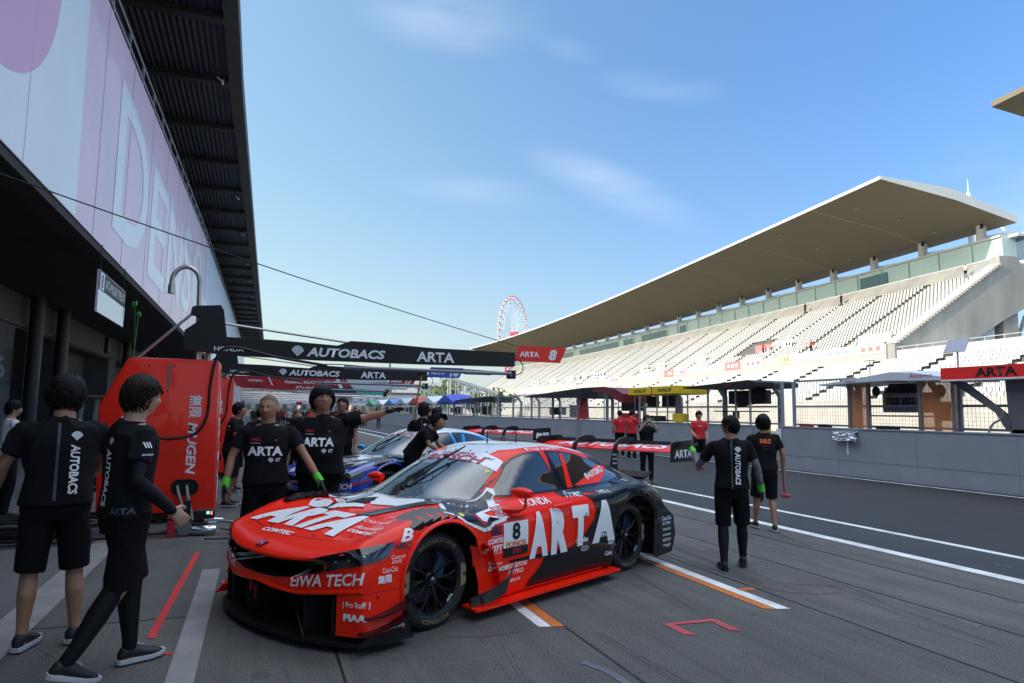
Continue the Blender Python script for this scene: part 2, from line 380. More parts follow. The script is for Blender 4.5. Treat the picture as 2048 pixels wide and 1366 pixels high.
for x in (-.02+.58, 2.245, 4.44, 5.42, 6.4): stripe('paving_joint', x, x+.018, -20, 120, P_dark, .003)
for y in (5.95, 14.2, 22.5, 31): stripe('paving_joint', -16, 2.24, y, y+.012, P_dark, .0032)
# scuffed white paint traces and chalk
def squiggle(name, pts, w, m, z=.0035):
    P = catmull(pts, 8); b = MB(); V = []
    for i, p in enumerate(P):
        t = P[min(i+1, len(P)-1)]-P[max(i-1, 0)]; t /= np.linalg.norm(t)+1e-9; k = w*(.6+.4*random.random())
        V += [(p[0]-t[1]*k, p[1]+t[0]*k, z), (p[0]+t[1]*k, p[1]-t[0]*k, z)]
    b.add(V, [(2*i, 2*i+1, 2*i+3, 2*i+2) for i in range(len(P)-1)]); return tag(b.build(name, m), kind='structure')
pm = mat('pink_chalk', (.20, .06, .13), .8, noise_amt=.5, noise_scale=30)
squiggle('chalk_marking', [(4.62, 5.5), (4.55, 5.3), (4.7, 5.12), (5.0, 5.0), (5.2, 5.1), (5.1, 5.3), (4.85, 5.42)], .008, pm)
squiggle('chalk_marking', [(4.9, 7.1), (5.2, 6.85), (5.5, 6.8)], .008, pm)
squiggle('chalk_marking', [(1.35, 4.9), (1.6, 4.83), (1.9, 4.85)], .007, pm)
squiggle('paint_smear', [(2.05, 4.15), (2.14, 3.9), (2.15, 3.4)], .035, P_smear)
squiggle('paint_smear', [(2.0, 3.86), (2.25, 3.88), (2.5, 3.92)], .004, P_smear)
for i in range(46):     # worn flakes of paint in the strip between the two white lines
    x = random.uniform(7.45, 8.3); y = random.uniform(3.5, 14); w = random.uniform(.01, .035); l = random.uniform(.05, .28)
    squiggle('paint_smear', [(x, y), (x+random.uniform(-.03, .03), y+l*.5), (x+random.uniform(-.03, .03), y+l)], w*.5, P_smear)
# black tyre marks on the apron
tm = mat('tyre_rubber_mark', (.055, .055, .056), .75, noise_amt=.4, noise_scale=14)
tms = [tm, mat('tyre_rubber_mark_dark', (.035, .035, .036), .75, noise_amt=.5, noise_scale=5), mat('tyre_rubber_mark_faint', (.12, .118, .112), .8, noise_amt=.3, noise_scale=6)]
for i in range(48):
    x = random.uniform(.6, 6.6); y = random.uniform(3.2, 9); l = random.uniform(.4, 3.0); a = random.gauss(R(8), R(9)); k = random.gauss(0, .05); m_ = tms[random.choice([0, 2, 2, 2])]
    P = [(x+math.sin(a)*l*t+k*t*t*l, y+math.cos(a)*l*t+random.uniform(-.004, .004)) for t in (0, .25, .5, .75, 1)]
    for j in range(random.choice([1, 1, 2, 3])): squiggle('tyre_mark', [(p[0]+j*.035+random.uniform(-.004, .004), p[1]) for p in P], random.uniform(.0015, .005), m_, .0020+.0002*(i % 8))
for i in range(26):
    x = random.uniform(-1.2, .9); y = random.uniform(3.5, 5.2); l = random.uniform(.5, 2.0); a = random.uniform(-.8, .8); P = [(x+math.sin(a)*l*t, y+math.cos(a)*l*t) for t in (0, .5, 1)]; squiggle('tyre_mark', P, random.uniform(.001, .003), tms[2], .0020+.0002*(i % 8))
st_m = mat('oil_stain_dark', (.075, .076, .077), .6, noise_amt=.3, noise_scale=9); st_l = mat('concrete_patch', (.115, .118, .12), .85, noise_amt=.2, noise_scale=5)
for i in range(26):
    x, y = random.uniform(-.2, 6.9), random.uniform(3.4, 9.5); r = random.choice([.012, .02, .03, .045]); n_ = 11
    mark('oil_stain', [(x+r*(1+.35*random.random())*math.cos(2*math.pi*k/n_), y+r*1.3*(1+.35*random.random())*math.sin(2*math.pi*k/n_)) for k in range(n_)], st_m, .0012+.0001*(i % 9))
for i in range(7):
    x, y = random.uniform(1.5, 6.5), random.uniform(3.6, 8); w = random.uniform(.05, .16); mark('concrete_patch', [(x, y), (x+w, y+.02), (x+w*1.1, y+random.uniform(.4, 1.2)), (x+.02, y+random.uniform(.4, 1.2))], st_l, .0008+.00005*i)
# ------------------------------------------------------------ pit building
M_bill = mat('billboard_lilac', (.90, .64, .76), .38, noise_amt=.07, noise_scale=.5, coat=.25)
M_billw = mat('billboard_white', (.90, .93, .94), .32, noise_amt=.05, noise_scale=.5, coat=.25)
M_billp = mat('billboard_pink', (.82, .40, .62), .38, coat=.25)
M_billb = mat('billboard_blue', (.66, .78, .92), .38, coat=.25)
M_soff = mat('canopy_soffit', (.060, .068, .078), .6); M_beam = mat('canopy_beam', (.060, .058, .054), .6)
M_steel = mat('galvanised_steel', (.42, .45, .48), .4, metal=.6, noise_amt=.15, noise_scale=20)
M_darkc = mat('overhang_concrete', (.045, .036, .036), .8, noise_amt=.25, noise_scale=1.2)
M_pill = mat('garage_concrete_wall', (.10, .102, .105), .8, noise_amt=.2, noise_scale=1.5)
M_black = mat('matt_black', (.012, .012, .013), .55); M_gloss = mat('gloss_black', (.010, .010, .012), .22, coat=.3)
M_white = mat('white_print', (.66, .66, .68), .45)
bld = empty('pit_building', (-3.3, 30, 0), 0, 'long pit building with pale pink billboard face and dark canopy roof on the left', 'building')
def loc(b, o=bld):
    v = o.location; b.v = [(x-v[0], y-v[1], z-v[2]) for x, y, z in b.v]; return b
def ztop(y): return 9.45+.052*(y-6) if y < 44 else 11.43+.031*(y-44)
XB = -3.3
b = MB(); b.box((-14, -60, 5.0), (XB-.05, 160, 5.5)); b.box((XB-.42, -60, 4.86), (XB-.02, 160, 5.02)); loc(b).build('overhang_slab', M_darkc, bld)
b = MB()
for y0, y1 in ((-60, 43.7), (44.0, 160)):
    n = 12; ys = [y0+(y1-y0)*i/n for i in range(n+1)]; P = [(XB, y, 5.02) for y in ys]+[(XB, y, ztop(y)) for y in ys]+[(XB-.25, y, 5.02) for y in ys]+[(XB-.25, y, ztop(y)) for y in ys]; N = n+1
    b.mi = 0 if y0 < 0 else 1
    b.add(P, [(i, i+1, i+1+N, i+N) for i in range(n)]+[(i+N, i+1+N, i+1+3*N, i+3*N) for i in range(n)]+[(0, N, 3*N, 2*N), (n, 2*N+n, 3*N+n, N+n)]+[(i+2*N, i+3*N, i+1+3*N, i+1+2*N) for i in range(n)])
bill = loc(b).build('billboard', [M_bill, M_billb], bld)
def bdec(name, pf, m, y, z, off=.004): return decal(name, pf, m, (XB-bld.location.x, y-bld.location.y, z), (0, 1, 0), (0, 0, 1), (-1, 0, 0), off=off, parent=bill)
bdec('billboard_panel', poly2d([(-40, -4.0), (0.2, -4.0), (-.2, 4.9), (-40, 4.9)]), M_billw, 14.0, 9.05-.02)
# big pink letter bowl, top left
P = []; n = 40
for i in range(n+1): a = -math.pi/2*1.0+math.pi*i/n; P.append((2.75*math.cos(a), 2.35*math.sin(a)))
Q = [(1.55*math.cos(-math.pi/2+math.pi*i/n), 1.30*math.sin(-math.pi/2+math.pi*i/n)) for i in range(n+1)]
P = [(-6, -2.35)]+P+[(-6, 2.35)]; Q = [(-6, -1.3)]+Q+[(-6, 1.3)]
pf = (P+Q, [(i, i+1, len(P)+i+1, len(P)+i) for i in range(len(P)-1)])
bdec('billboard_letter', pf, M_billp, 9.55, 8.25, .008)
for ch, y, z, w, h in (('D', 19.6, 7.45, 4.6, 3.5), ('E', 24.4, 7.3, 3.6, 3.4), ('N', 28.9, 7.5, 4.2, 3.4), ('S', 33.7, 7.8, 4.0, 3.6), ('O', 38.8, 8.2, 4.8, 3.9)):
    bdec('billboard_lettering', fit_text(ch, w, h, bold=.012), M_billw, y, z, .008)
for y in (7.9, 11.2, 15.6, 18.6, 22, 25.4, 28.8, 32.2, 35.6, 39, 47, 51, 55): b = MB(); b.box((XB+.002, y, 5.05), (XB+.009, y+.012, ztop(y)-.02)); loc(b).build('panel_joint', mat('joint_lilac', (.60, .48, .56), .6), bld)  # thin darker lilac lines at the billboard's panel joints
# railing on top of the billboard
b = MB()
for k in range(-10, 60):
    y = k*2.0; 
    if y < 96: b.box((XB-.08, y, ztop(y)), (XB-.02, y+.06, ztop(y)+.62))
for (ya, yb) in ((-20, 44), (44, 120)):
    for dz in (.22, .6): b.tube([(XB-.05, ya, ztop(ya)+dz), (XB-.05, yb, ztop(yb)+dz)], .03, 6)
loc(b).build('roof_railing', M_steel, bld)
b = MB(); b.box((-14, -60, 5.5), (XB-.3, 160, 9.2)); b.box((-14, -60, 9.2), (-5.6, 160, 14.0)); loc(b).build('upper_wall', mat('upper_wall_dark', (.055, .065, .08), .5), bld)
# canopy: slab tapering away from the garages, ribs underneath
def xe(y): return -1.17 if y < 28 else -1.17+(y-28)*.0149 if y < 60 else -.70+(y-60)*.0155
ys = [-60, 0, 28, 44, 60, 80, 100, 130, 160]; b = MB(); P = []
for y in ys: P += [(-14, y, 14.0), (xe(y)-.45, y, 14.0), (xe(y)-.45, y, 14.55), (-14, y, 14.9)]
N = len(ys); b.add(P, [(4*i+k, 4*i+(k+1) % 4, 4*i+4+(k+1) % 4, 4*i+4+k) for i in range(N-1) for k in range(4)]+[(0, 1, 2, 3), (4*N-4, 4*N-1, 4*N-2, 4*N-3)])
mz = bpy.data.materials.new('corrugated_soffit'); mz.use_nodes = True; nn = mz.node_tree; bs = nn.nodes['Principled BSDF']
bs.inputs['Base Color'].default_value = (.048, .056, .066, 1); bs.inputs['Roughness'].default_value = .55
tcn = nn.nodes.new('ShaderNodeTexCoord'); wv = nn.nodes.new('ShaderNodeTexWave'); wv.bands_direction = 'X'; wv.inputs['Scale'].default_value = 1.6; wv.inputs['Distortion'].default_value = 0
nn.links.new(tcn.outputs['Object'], wv.inputs[0]); bp = nn.nodes.new('ShaderNodeBump'); bp.inputs['Distance'].default_value = .05; bp.inputs['Strength'].default_value = .9
nn.links.new(wv.outputs['Fac'], bp.inputs['Height']); nn.links.new(bp.outputs[0], bs.inputs['Normal'])
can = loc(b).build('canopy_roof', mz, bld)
b = MB(); P = []
for y in ys: P += [(xe(y)-.45, y, 13.85), (xe(y), y, 13.93), (xe(y), y, 14.6), (xe(y)-.45, y, 14.62)]
b.add(P, [(4*i+k, 4*i+(k+1) % 4, 4*i+4+(k+1) % 4, 4*i+4+k) for i in range(N-1) for k in range(4)]+[(0, 1, 2, 3), (4*N-4, 4*N-1, 4*N-2, 4*N-3)])
loc(b).build('edge_beam', M_beam, bld)
y = 8.5
while y < 158:
    b = MB(); b.box((-8, y, 13.80), (xe(y)-.46, y+.24, 13.99)); b.box((-8, y-.05, 13.76), (xe(y)-.46, y+.29, 13.80)); loc(b).build('canopy_rib', M_beam, bld); y += 4.6
for k, y in enumerate((25.3, 39.6, 47.9, 58, 66, 75, 84, 95)):
    b = MB(); x = xe(y)-.72; b.tube([(x, y, 13.6), (x, y, 13.32)], .03, 6); b.obox((x+.02, y+.02, 13.2), (.13, 0, -.09), (0, .14, 0), (.05, 0, .07)); b.mi = 1
    b.obox((x+.075, y-.005, 13.12), (.10, 0, -.07), (0, .12, 0), (.01, 0, .014)); loc(b).build('floodlight', [M_black, mat('lamp_glass', (.7, .72, .74), .2)], bld)
# garages: back wall, piers, openings, doors
XG = -7.0
b = MB(); b.box((-14, -60, 3.95), (XG, 160, 5.0)); b.box((XG-.02, -60, 4.0), (XG+.10, 160, 4.1)); loc(b).build('garage_lintel', M_pill, bld)
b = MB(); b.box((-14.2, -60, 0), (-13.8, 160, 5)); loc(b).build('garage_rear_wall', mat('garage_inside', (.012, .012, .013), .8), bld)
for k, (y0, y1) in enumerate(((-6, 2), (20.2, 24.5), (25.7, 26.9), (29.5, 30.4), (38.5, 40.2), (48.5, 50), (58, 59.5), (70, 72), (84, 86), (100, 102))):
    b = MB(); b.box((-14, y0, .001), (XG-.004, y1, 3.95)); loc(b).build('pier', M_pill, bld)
for y in (25.2, 28.3, 41, 51): b = MB(); b.tube([(XG+.35, y, 0), (XG+.35, y, 5)], .20, 14); loc(b).build('drainpipe' if y == 28.3 else 'column', mat('dark_pipe', (.03, .034, .038), .45), bld, smooth=40)
b = MB(); b.box((-8, 31, 0), (-7.9, 38.4, 3.95)); b.box((-8, 41, 2.9), (-7.9, 48, 3.95)); b.box((-8, 51, 0), (-7.9, 57, 3.95)); loc(b).build('roller_door', mat('roller_door_grey', (.022, .024, .027), .6), bld)
b = MB(); b.box((XG, 22.0, 2.18), (XG+.03, 24.4, 3.28)); p6 = loc(b).build('number_board', M_black, bld)
decal('number', fit_text('16', 1.5, .62, bold=.02), mat('board_grey', (.20, .21, .22), .6), (XG+.03-bld.location.x, 23.05-bld.location.y, 2.7), (0, 1, 0), (0, 0, 1), (-1, 0, 0), off=.003, parent=p6)
for y, t in ((29.0, '17'), (37.2, '18')):
    b = MB(); b.box((XG+.101, y, 4.15), (XG+.14, y+.9, 4.9)); p = loc(b).build('number_board', M_black, bld)
    decal('number', fit_text(t, .5, .45, bold=.02), mat('board_grey', (.20, .21, .22), .6), (XG+.14-bld.location.x, y+.45-bld.location.y, 4.52), (0, 1, 0), (0, 0, 1), (-1, 0, 0), off=.003, parent=p)

# ------------------------------------------------------------ grandstand (own axes: s along the straight, n away from the track)
DV = Vector((.14721, .98911, 0)); NV = Vector((.98911, -.14721, 0)); N0 = Vector((64.64, 55.71, 0))
def cv(s): return -12*(max(s, 0)/215.)**3
def G(s, n, z): p = DV*s+NV*(n+cv(s)); return (p.x, p.y, z)
gs = empty('grandstand', (N0.x, N0.y, 0), 0, 'large concrete grandstand with white seats under a wide brown cantilever roof', 'grandstand')
M_conc = mat('stand_concrete', (.36, .35, .32), .85, noise_amt=.28, noise_scale=.35, stretch=(1, 1, .3)); M_concl = mat('stand_concrete_light', (.58, .56, .52), .8, noise_amt=.12, noise_scale=.4)
M_step = mat('stand_terrace', (.15, .14, .125), .85, noise_amt=.15, noise_scale=1); M_seat = mat('seat_white', (.50, .49, .465), .45)
M_roofw = mat('roof_edge_white', (.62, .62, .60), .5); M_roofu = mat('roof_underside', (.215, .175, .112), .7, noise_amt=.05, noise_scale=.2); M_glass = mat('stand_glass', (.50, .64, .60), .08, coat=.6, noise_amt=.12, noise_scale=.12)
M_sst = mat('stand_steel_white', (.55, .56, .56), .5)
SS = [-2, 0]+[i*10 for i in range(1, 23)]
def strip(b, prof, ss, cap=True):      # prof: closed list of (n,z)
    b.rings([[G(s, n, z) for n, z in prof] for s in ss], cap)
FAR = 216
sst = [s for s in range(0, FAR+1, 12)]
NR = 25; r_d = 14.1/NR; r_h = (18.6-9.3)/NR
b = MB(); prof = [(0, 8.9)]
for i in range(NR): prof += [(i*r_d, 9.3+i*r_h), ((i+1)*r_d, 9.3+i*r_h)]
prof += [(14.1, 18.7), (14.1, 17.2), (.8, 8.0), (0, 8.0)]
strip(b, prof, sst); b.build('upper_terrace', M_step, gs)
# near end wall following the stair line, deep beam below
b = MB(); w = [(-.05, 9.6), (14.3, 19.3), (14.3, 20.3), (16.6, 20.3), (18.0, 18.7), (17.4, 14.3), (14.0, 12.6), (4.6, 6.9), (-.05, 6.9)]
b.rings([[G(s, n, z) for n, z in w] for s in (-1.1, -.02)]); b.build('end_wall', M_conc, gs)
b = MB()
for i in range(34): b.rings([[G(s, n, z) for n, z in ((14.2*i/34, 9.75+9.55*i/34), (14.2*(i+1)/34, 9.75+9.55*i/34), (14.2*(i+1)/34, 10.0+9.55*(i+1)/34-.1), (14.2*i/34, 10.02+9.55*i/34))] for s in (-1.35, .12)])
b.build('stepped_coping', mat('coping_warm', (.68, .60, .50), .8), gs)
b = MB()
for i in range(18):
    n0, n1 = 14.*i/18, 14.*(i+1)/18; b.add([G(-.5, n0, 10.1+9.55*n0/14.2), G(-.5, n1-.03, 10.1+9.55*n1/14.2), G(-.5, n1-.03, 11.2+9.55*n1/14.2), G(-.5, n0, 11.2+9.55*n0/14.2)], [(0, 1, 2, 3)])
b.build('glass_balustrade', mat('clear_glass', (.75, .8, .8), .1, alpha=.28), gs)
# lower stand
b = MB(); prof = []; LR = 13
for i in range(LR): prof += [(-11+i*.85, 2.6+i*.42), (-11+(i+1)*.85, 2.6+i*.42)]
prof += [(.05, 8.05), (.05, -1), (-11, -1)]
sl = [-78, -60, -40, -20]+sst; strip(b, prof, sl); b.build('lower_terrace', M_step, gs)
b = MB(); prof = [(.06, 0), (.06, 8.9), (4.0, 9.0), (10, 9.6), (10, 0)]; strip(b, prof, [-78, -40, -1.2]); b.build('concourse', M_concl, gs)
b = MB(); prof = []
for i in range(9): prof += [(4+i*.8, 9.1+i*.42), (4+(i+1)*.8, 9.1+i*.42)]
prof += [(11.2, 9)]; strip(b, prof, [-78, -26]); b.build('side_terrace', M_step, gs)
b = MB(); b.rings([[G(s, n, z) for n, z in ((-.25, 7.9), (-.25, 9.75), (.0, 9.75), (.0, 7.9))] for s in sst]); b.build('banner_wall', mat('banner_wall_beige', (.50, .46, .40), .8, noise_amt=.12, noise_scale=.7), gs)
b = MB(); b.rings([[G(s, n, z) for n, z in ((-11.4, -1), (-11.4, 3.3), (-11.1, 3.3), (-11.1, -1))] for s in sl]); b.build('front_wall', mat('front_wall_beige', (.50, .46, .40), .8, noise_amt=.2, noise_scale=.5), gs)
# concrete band, glass band
b = MB(); strip(b, [(14.15, 18.7), (15.9, 20.5), (19, 20.5), (19, 17.5), (14.6, 17.5)], sst); b.build('concrete_band', M_conc, gs)
b = MB(); strip(b, [(16.1, 20.51), (16.0, 22.85), (19, 22.85), (19, 20.51)], sst); b.build('suite_glass_band', M_glass, gs)
b = MB(); strip(b, [(15.75, 22.86), (15.75, 23.1), (20, 23.1), (20, 22.86)], sst); strip(b, [(15.9, 20.44), (15.9, 20.6), (16.2, 20.6), (16.2, 20.44)], sst); b.build('suite_fascia', M_roofw, gs)
for s in range(4, FAR, 5): b = MB(); b.rings([[G(ss, n, z) for n, z in ((15.93, 20.62), (15.9, 22.84), (16.0, 22.84), (16.03, 20.62))] for ss in (s, s+.06)]); b.build('glass_mullion', mat('mullion', (.35, .42, .40), .4), gs)
mg = mat('dark_suite_window', (.035, .11, .11), .05, coat=.6)
for s0, s1 in ((18, 23.5), (80, 83), (90, 104), (110, 116), (120, 150), (156, 178)):
    b = MB(); b.rings([[G(ss, n, z) for n, z in ((15.97, 20.72), (15.93, 22.3), (16.0, 22.3), (16.04, 20.72))] for ss in (s0, s1)]); b.build('suite_window', mg, gs)
# tall posts, roof
b = MB()
M_back = M_concl
for s in list(range(2, FAR, 9)):
    b = MB(); b.tube([G(s+1.2, 16.6, 23.1), G(s+1.2, 16.6, 26.2)], .55, 12); b.build('roof_post', M_sst, gs, smooth=40)
    b = MB(); b.obox(G(s+1.5, 19.6, 24.2), (NV*2.1+Vector((0, 0, .5))), (DV*.28), (0, 0, .22)); b.build('roof_strut', M_sst, gs)
    b = MB(); b.obox(G(s+.6, 16.1, 25.0), (NV*.12), (DV*.12), (.1, 0, .45)); b.build('speaker', M_black, gs)
b = MB(); b.tube([G(-1, 21.3, 24.1), G(216, 21.3, 24.1)][:1]+[G(s, 21.3, 24.1) for s in range(0, 217, 12)], .2, 6); b.build('rear_rail', M_sst, gs)
rp = lambda s: [(-.3, 28.30), (-.3, 28.68), (9, 28.05), (18.2, 25.35), (18.0, 24.62), (9.5, 26.7)]
b = MB(); b.rings([[G(s, n, z) for n, z in rp(s)] for s in [-.3]+sst[1:]+[224]]); 
for i, f in enumerate(b.f): pass
rf = b.build('cantilever_roof', [M_roofu, M_roofw], gs)
for p in rf.data.polygons:
    p.material_index = 0 if p.normal.z < -.3 else 1
for s in range(12, FAR, 18): b = MB(); b.rings([[G(ss, n, z) for n, z in ((0, 28.2), (9.5, 26.62), (17.9, 24.57), (17.9, 24.62), (9.5, 26.72), (0, 28.28))] for ss in (s, s+.22)]); b.build('roof_joint', mat('roof_joint', (.40, .30, .20), .7), gs)
for s in range(8, FAR, 16):
    for n, z in ((3.2, 27.72), (9.3, 26.70), (14.6, 25.42)):
        if s < 70: b = MB(); b.tube([G(s, n, z), G(s, n, z-.16)], [.28, .22], 8); b.build('roof_lamp', mat('roof_lamp_tan', (.34, .30, .22), .5), gs)
MS = 7
# mast at the near end and rear tower, wedge wall below the end beam
b = MB(); b.tube([G(MS, 19, 24), G(MS, 19, 29.8)], .30, 10); b.tube([G(MS, 19, 29.8), G(MS, 19, 30.7)], [.5, .2], 10); b.tube([G(MS, 19, 30.7), G(MS, 19, 32.4)], [.12, .05], 8)
b.tube([G(MS, 19, 29.8), G(MS+9, 14, 29.2)], .16, 8); b.tube([G(MS, 19, 29.8), G(MS-3, 21, 25)], .15, 8); b.tube([G(MS, 19, 29.8), G(MS+2, 22, 25)], .15, 8); b.build('roof_mast', M_sst, gs, smooth=40)
b = MB(); b.rings([[G(s, n, z) for n, z in ((5.4, 0), (5.4, 7.3), (13.6, 12.35), (13.6, 0))] for s in (-.6, 60)]); b.build('side_wall', mat('side_wall_white', (.62, .64, .66), .7, noise_amt=.08, noise_scale=.6), gs)
b = MB(); b.box((0, 0, 0), (0, 0, 0)); b = MB(); b.rings([[G(s, n, z) for n, z in ((14.6, 0), (14.6, 13.0), (16.6, 14.0), (16.6, 0))] for s in (-.9, 3)]); b.tube([G(0, 16.6, 9), G(0, 18.6, 13.6)], .2, 8); b.build('rear_pier', M_conc, gs)
b = MB(); b.rings([[G(s, n, z) for n, z in ((18, 20.2), (18, 22.8), (30, 22.8), (30, 20.2))] for s in (-1.0, 30)]); b.build('rear_bridge', mat('bridge_blue_panel', (.10, .15, .21), .3), gs)
b = MB(); b.rings([[G(s, n, z) for n, z in ((17.9, 18.0), (17.9, 20.1), (30, 20.1), (30, 19.2))] for s in (-.9, 30)]); b.rings([[G(s, n, z) for n, z in ((17.0, 22.82), (17.0, 23.15), (31, 23.15), (31, 22.82))] for s in (-1.2, 30)]); b.build('rear_bridge_soffit', M_roofw, gs)
# railings on the lower stand top + banners
b = MB()
for dz in (.5, 1.05): b.tube([G(s, .1, 8.2+dz) for s in (-78, -40, -20, -1.2)], .035, 5)
for s in range(-78, 0, 2): b.tube([G(s, .1, 8.0), G(s, .1, 9.25)], .03, 4)
b.build('lower_railing', M_sst, gs)
# ---- seats
def seat_geo(o_s, n, z, w=.46):
    # a moulded shell: pan, back, dark gap below
    p = [(-w/2, -.02, .33), (w/2, -.02, .33), (w/2, .36, .30), (-w/2, .36, .30), (-w/2, .44, .72), (w/2, .44, .72), (-w/2, -.02, .25), (w/2, -.02, .25)]
    V = [G(o_s+a, n+c, z+d) for a, c, d in p]; return V, [(0, 1, 2, 3), (3, 2, 5, 4), (0, 6, 7, 1)]
near = []; V_all = []; F_all = []
def addseat(s, n, z, w=.46):
    V, F = seat_geo(s, n, z, w); o = len(V_all); V_all.extend(V); F_all.extend([tuple(i+o for i in f) for f in F])
aisle_u = set()
cnt = 0
for i in range(NR-1):
    z = 9.3+i*r_h; n = (i+.25)*r_d; s = 1.0; k = 0
    while s < FAR-2:
        blk = (s+i*.0) % 8.2
        if blk > .95 and not (i < 4 and s < 3) and not (30 < s < 37 and 3 < i < 11):
            addseat(s, n, z, .37 if s < 120 else .44)
        s += .56 if s < 120 else .66
for i in range(LR-1):
    z = 2.6+i*.42; n = -11+i*.85+.22; s = -77
    while s < FAR-2:
        if (s % 9.6) > 1.05:
            if -46 < s < -20 and i >= 6 and len(near) < 100 and i % 1 == 0 and 8 <= i: near.append((s, n, z))
            else: addseat(s, n, z, .50)
        s += .56 if s < 100 else .7
b = MB(); b.v = V_all; b.f = F_all; b.m = [0]*len(F_all); o = b.build('seats', M_seat, gs); tag(o, kind='stuff')
o0 = None
for s, n, z in near:
    if o0 is None:
        c0 = Vector(G(s, n, z)); V, F = seat_geo(s, n, z, .50); b = MB(); b.add([Vector(v)-c0 for v in V], F); o0 = b.build('seat', M_seat, gs); o0.location = c0
    else:
        o = o0.copy(); COL.objects.link(o); o.parent = gs; o.location = G(s, n, z)
# banners along the stand
bc = {'w': M_white, 'r': mat('banner_red', (.62, .22, .20), .6), 'p': mat('banner_pink', (.72, .42, .60), .6), 'y': mat('banner_yellow', (.70, .64, .35), .6), 'b': mat('banner_blue', (.32, .38, .62), .6), 'k': mat('banner_black', (.03, .03, .03), .6)}
def banner(s0, s1, n, z0, z1, c, c2, lab):
    e = tag(empty('banner', G(s0, n, z0), 0), lab, 'banner', 'fan banners hung along the grandstand'); e.location = Vector(G(s0, n, z0))+N0
    b = MB(); O = Vector(G(s0, n, z0)); f = lambda s, nn, z: Vector(G(s, nn, z))-O
    b.rings([[f(s, n, z0), f(s, n-.05, z0), f(s, n-.05, z1), f(s, n, z1)] for s in (s0, s1)]); b.build('cloth', bc[c], e)
    w = s1-s0; h = z1-z0
    for k in range(3 if w > 4 else 2):
        a = s0+w*(.12+.27*k); q = a+w*.18
        b = MB()
        for zz in (z0+h*.28,): b.add([f(a, n-.058, zz), f(q, n-.058, zz), f(q-.05, n-.058, zz+h*.42), f(a+.05, n-.058, zz+h*.42)], [(0, 1, 2, 3)])
        b.build('print', bc[c2], e)
wd = {'w': 'white', 'r': 'red', 'p': 'pink', 'y': 'yellow', 'b': 'blue', 'k': 'black'}
ordn = 'first second third fourth fifth sixth seventh eighth ninth tenth eleventh twelfth thirteenth fourteenth'.split()
bl = [(.2, 4.5, 'w', 'r'), (5, 10.5, 'w', 'b'), (11, 17, 'w', 'p'), (17.4, 20, 'y', 'r'), (24, 29, 'w', 'r'), (30, 34.5, 'r', 'w'), (36, 39.5, 'w', 'b'), (40.5, 47, 'w', 'b'), (48, 52, 'p', 'r'), (53, 57, 'r', 'w'), (60, 68, 'w', 'b'), (80, 86, 'p', 'r'), (92, 99, 'w', 'r'), (104, 110, 'w', 'k')]
for i, (a, c, m1, m2) in enumerate(bl):
    banner(a, c, -.27, 8.75, 9.95, m1, m2, f'{wd[m1]} and {wd[m2]} fan banner, {ordn[i]} from the near end along the stand parapet')
ub = [(.8, 6, 1.2, 'w', 'p'), (22, 24.5, 3.2, 'w', 'k'), (27, 31, 3.0, 'r', 'w'), (46, 49.5, 2.6, 'p', 'w'), (62, 66, 2.2, 'w', 'r'), (70, 74, 2.2, 'w', 'k'), (96, 103, 2.2, 'w', 'k'), (108, 113, 2.2, 'w', 'r'), (118, 124, 2.2, 'p', 'w'), (133, 139, 2.2, 'w', 'r'), (150, 157, 2.2, 'w', 'k')]
for i, (a, c, n, m1, m2) in enumerate(ub):
    banner(a, c, n, 9.3+n*.66+.05, 9.3+n*.66+1.15, m1, m2, f'{wd[m1]} and {wd[m2]} cloth banner, {ordn[i]} from the near end among upper seats')
def bmesh_vol(o):
    bm = bmesh.new(); bm.from_mesh(o.data); v = bm.calc_volume(); bm.free(); return v
# ============================================================ RACING CARS
C_red = mat('car_paint_red', (1.0, .022, .004), .42, coat=.38, spec=.15); C_blk = mat('car_paint_black', (.006, .007, .010), .30, coat=.45, spec=.3)
C_wht = mat('car_paint_white', (.82, .84, .88), .25, coat=1.); C_blue = mat('car_paint_blue', (.012, .045, .40), .25, coat=1.); C_cyan = mat('car_paint_cyan', (.02, .35, .80), .25, coat=1.)
C_glass = mat('car_side_glass', (.012, .016, .018), .03, coat=1., spec=1.0); C_ws = mat('car_windscreen', (.018, .030, .045), .02, coat=1., spec=1.0)
C_rub = mat('tyre_rubber', (.014, .014, .015), .62, bump=.15, bump_scale=60); C_rim = mat('rim_satin_black', (.018, .019, .021), .32, metal=.5)
C_in = mat('car_inner_black', (.006, .006, .007), .6); C_gold = mat('tyre_gold_print', (.26, .20, .11), .6); C_letter = mat('car_white_sticker', (.88, .90, .93), .35)
C_hole = mat('opening_black', (.004, .004, .005), .7); C_orange = mat('sticker_orange', (.80, .20, .02), .4); C_navy = mat('sticker_navy', (.01, .02, .07), .4)
C_dred = mat('sticker_dark_red', (.50, .02, .06), .4); C_yel = mat('sticker_yellow', (.75, .78, .04), .4); C_chrome = mat('chrome', (.6, .62, .65), .12, metal=1.)
def carbon():
    m = bpy.data.materials.new('carbon_fibre'); m.use_nodes = True; n = m.node_tree; b = n.nodes['Principled BSDF']; t = n.nodes.new('ShaderNodeTexCoord'); c = n.nodes.new('ShaderNodeTexChecker')
    c.inputs['Scale'].default_value = 110; c.inputs['Color1'].default_value = (.008, .008, .009, 1); c.inputs['Color2'].default_value = (.035, .035, .038, 1)
    n.links.new(t.outputs['Object'], c.inputs[0]); n.links.new(c.outputs[0], b.inputs['Base Color']); b.inputs['Roughness'].default_value = .3; b.inputs['Coat Weight'].default_value = .8; return m
C_carb = carbon()
HX = [2.30, 2.25, 2.10, 1.88, 1.62, 1.36, 1.10, .92, .74, .35, -.10, -.55, -.85, -1.10, -1.35, -1.62, -1.85, -2.02]
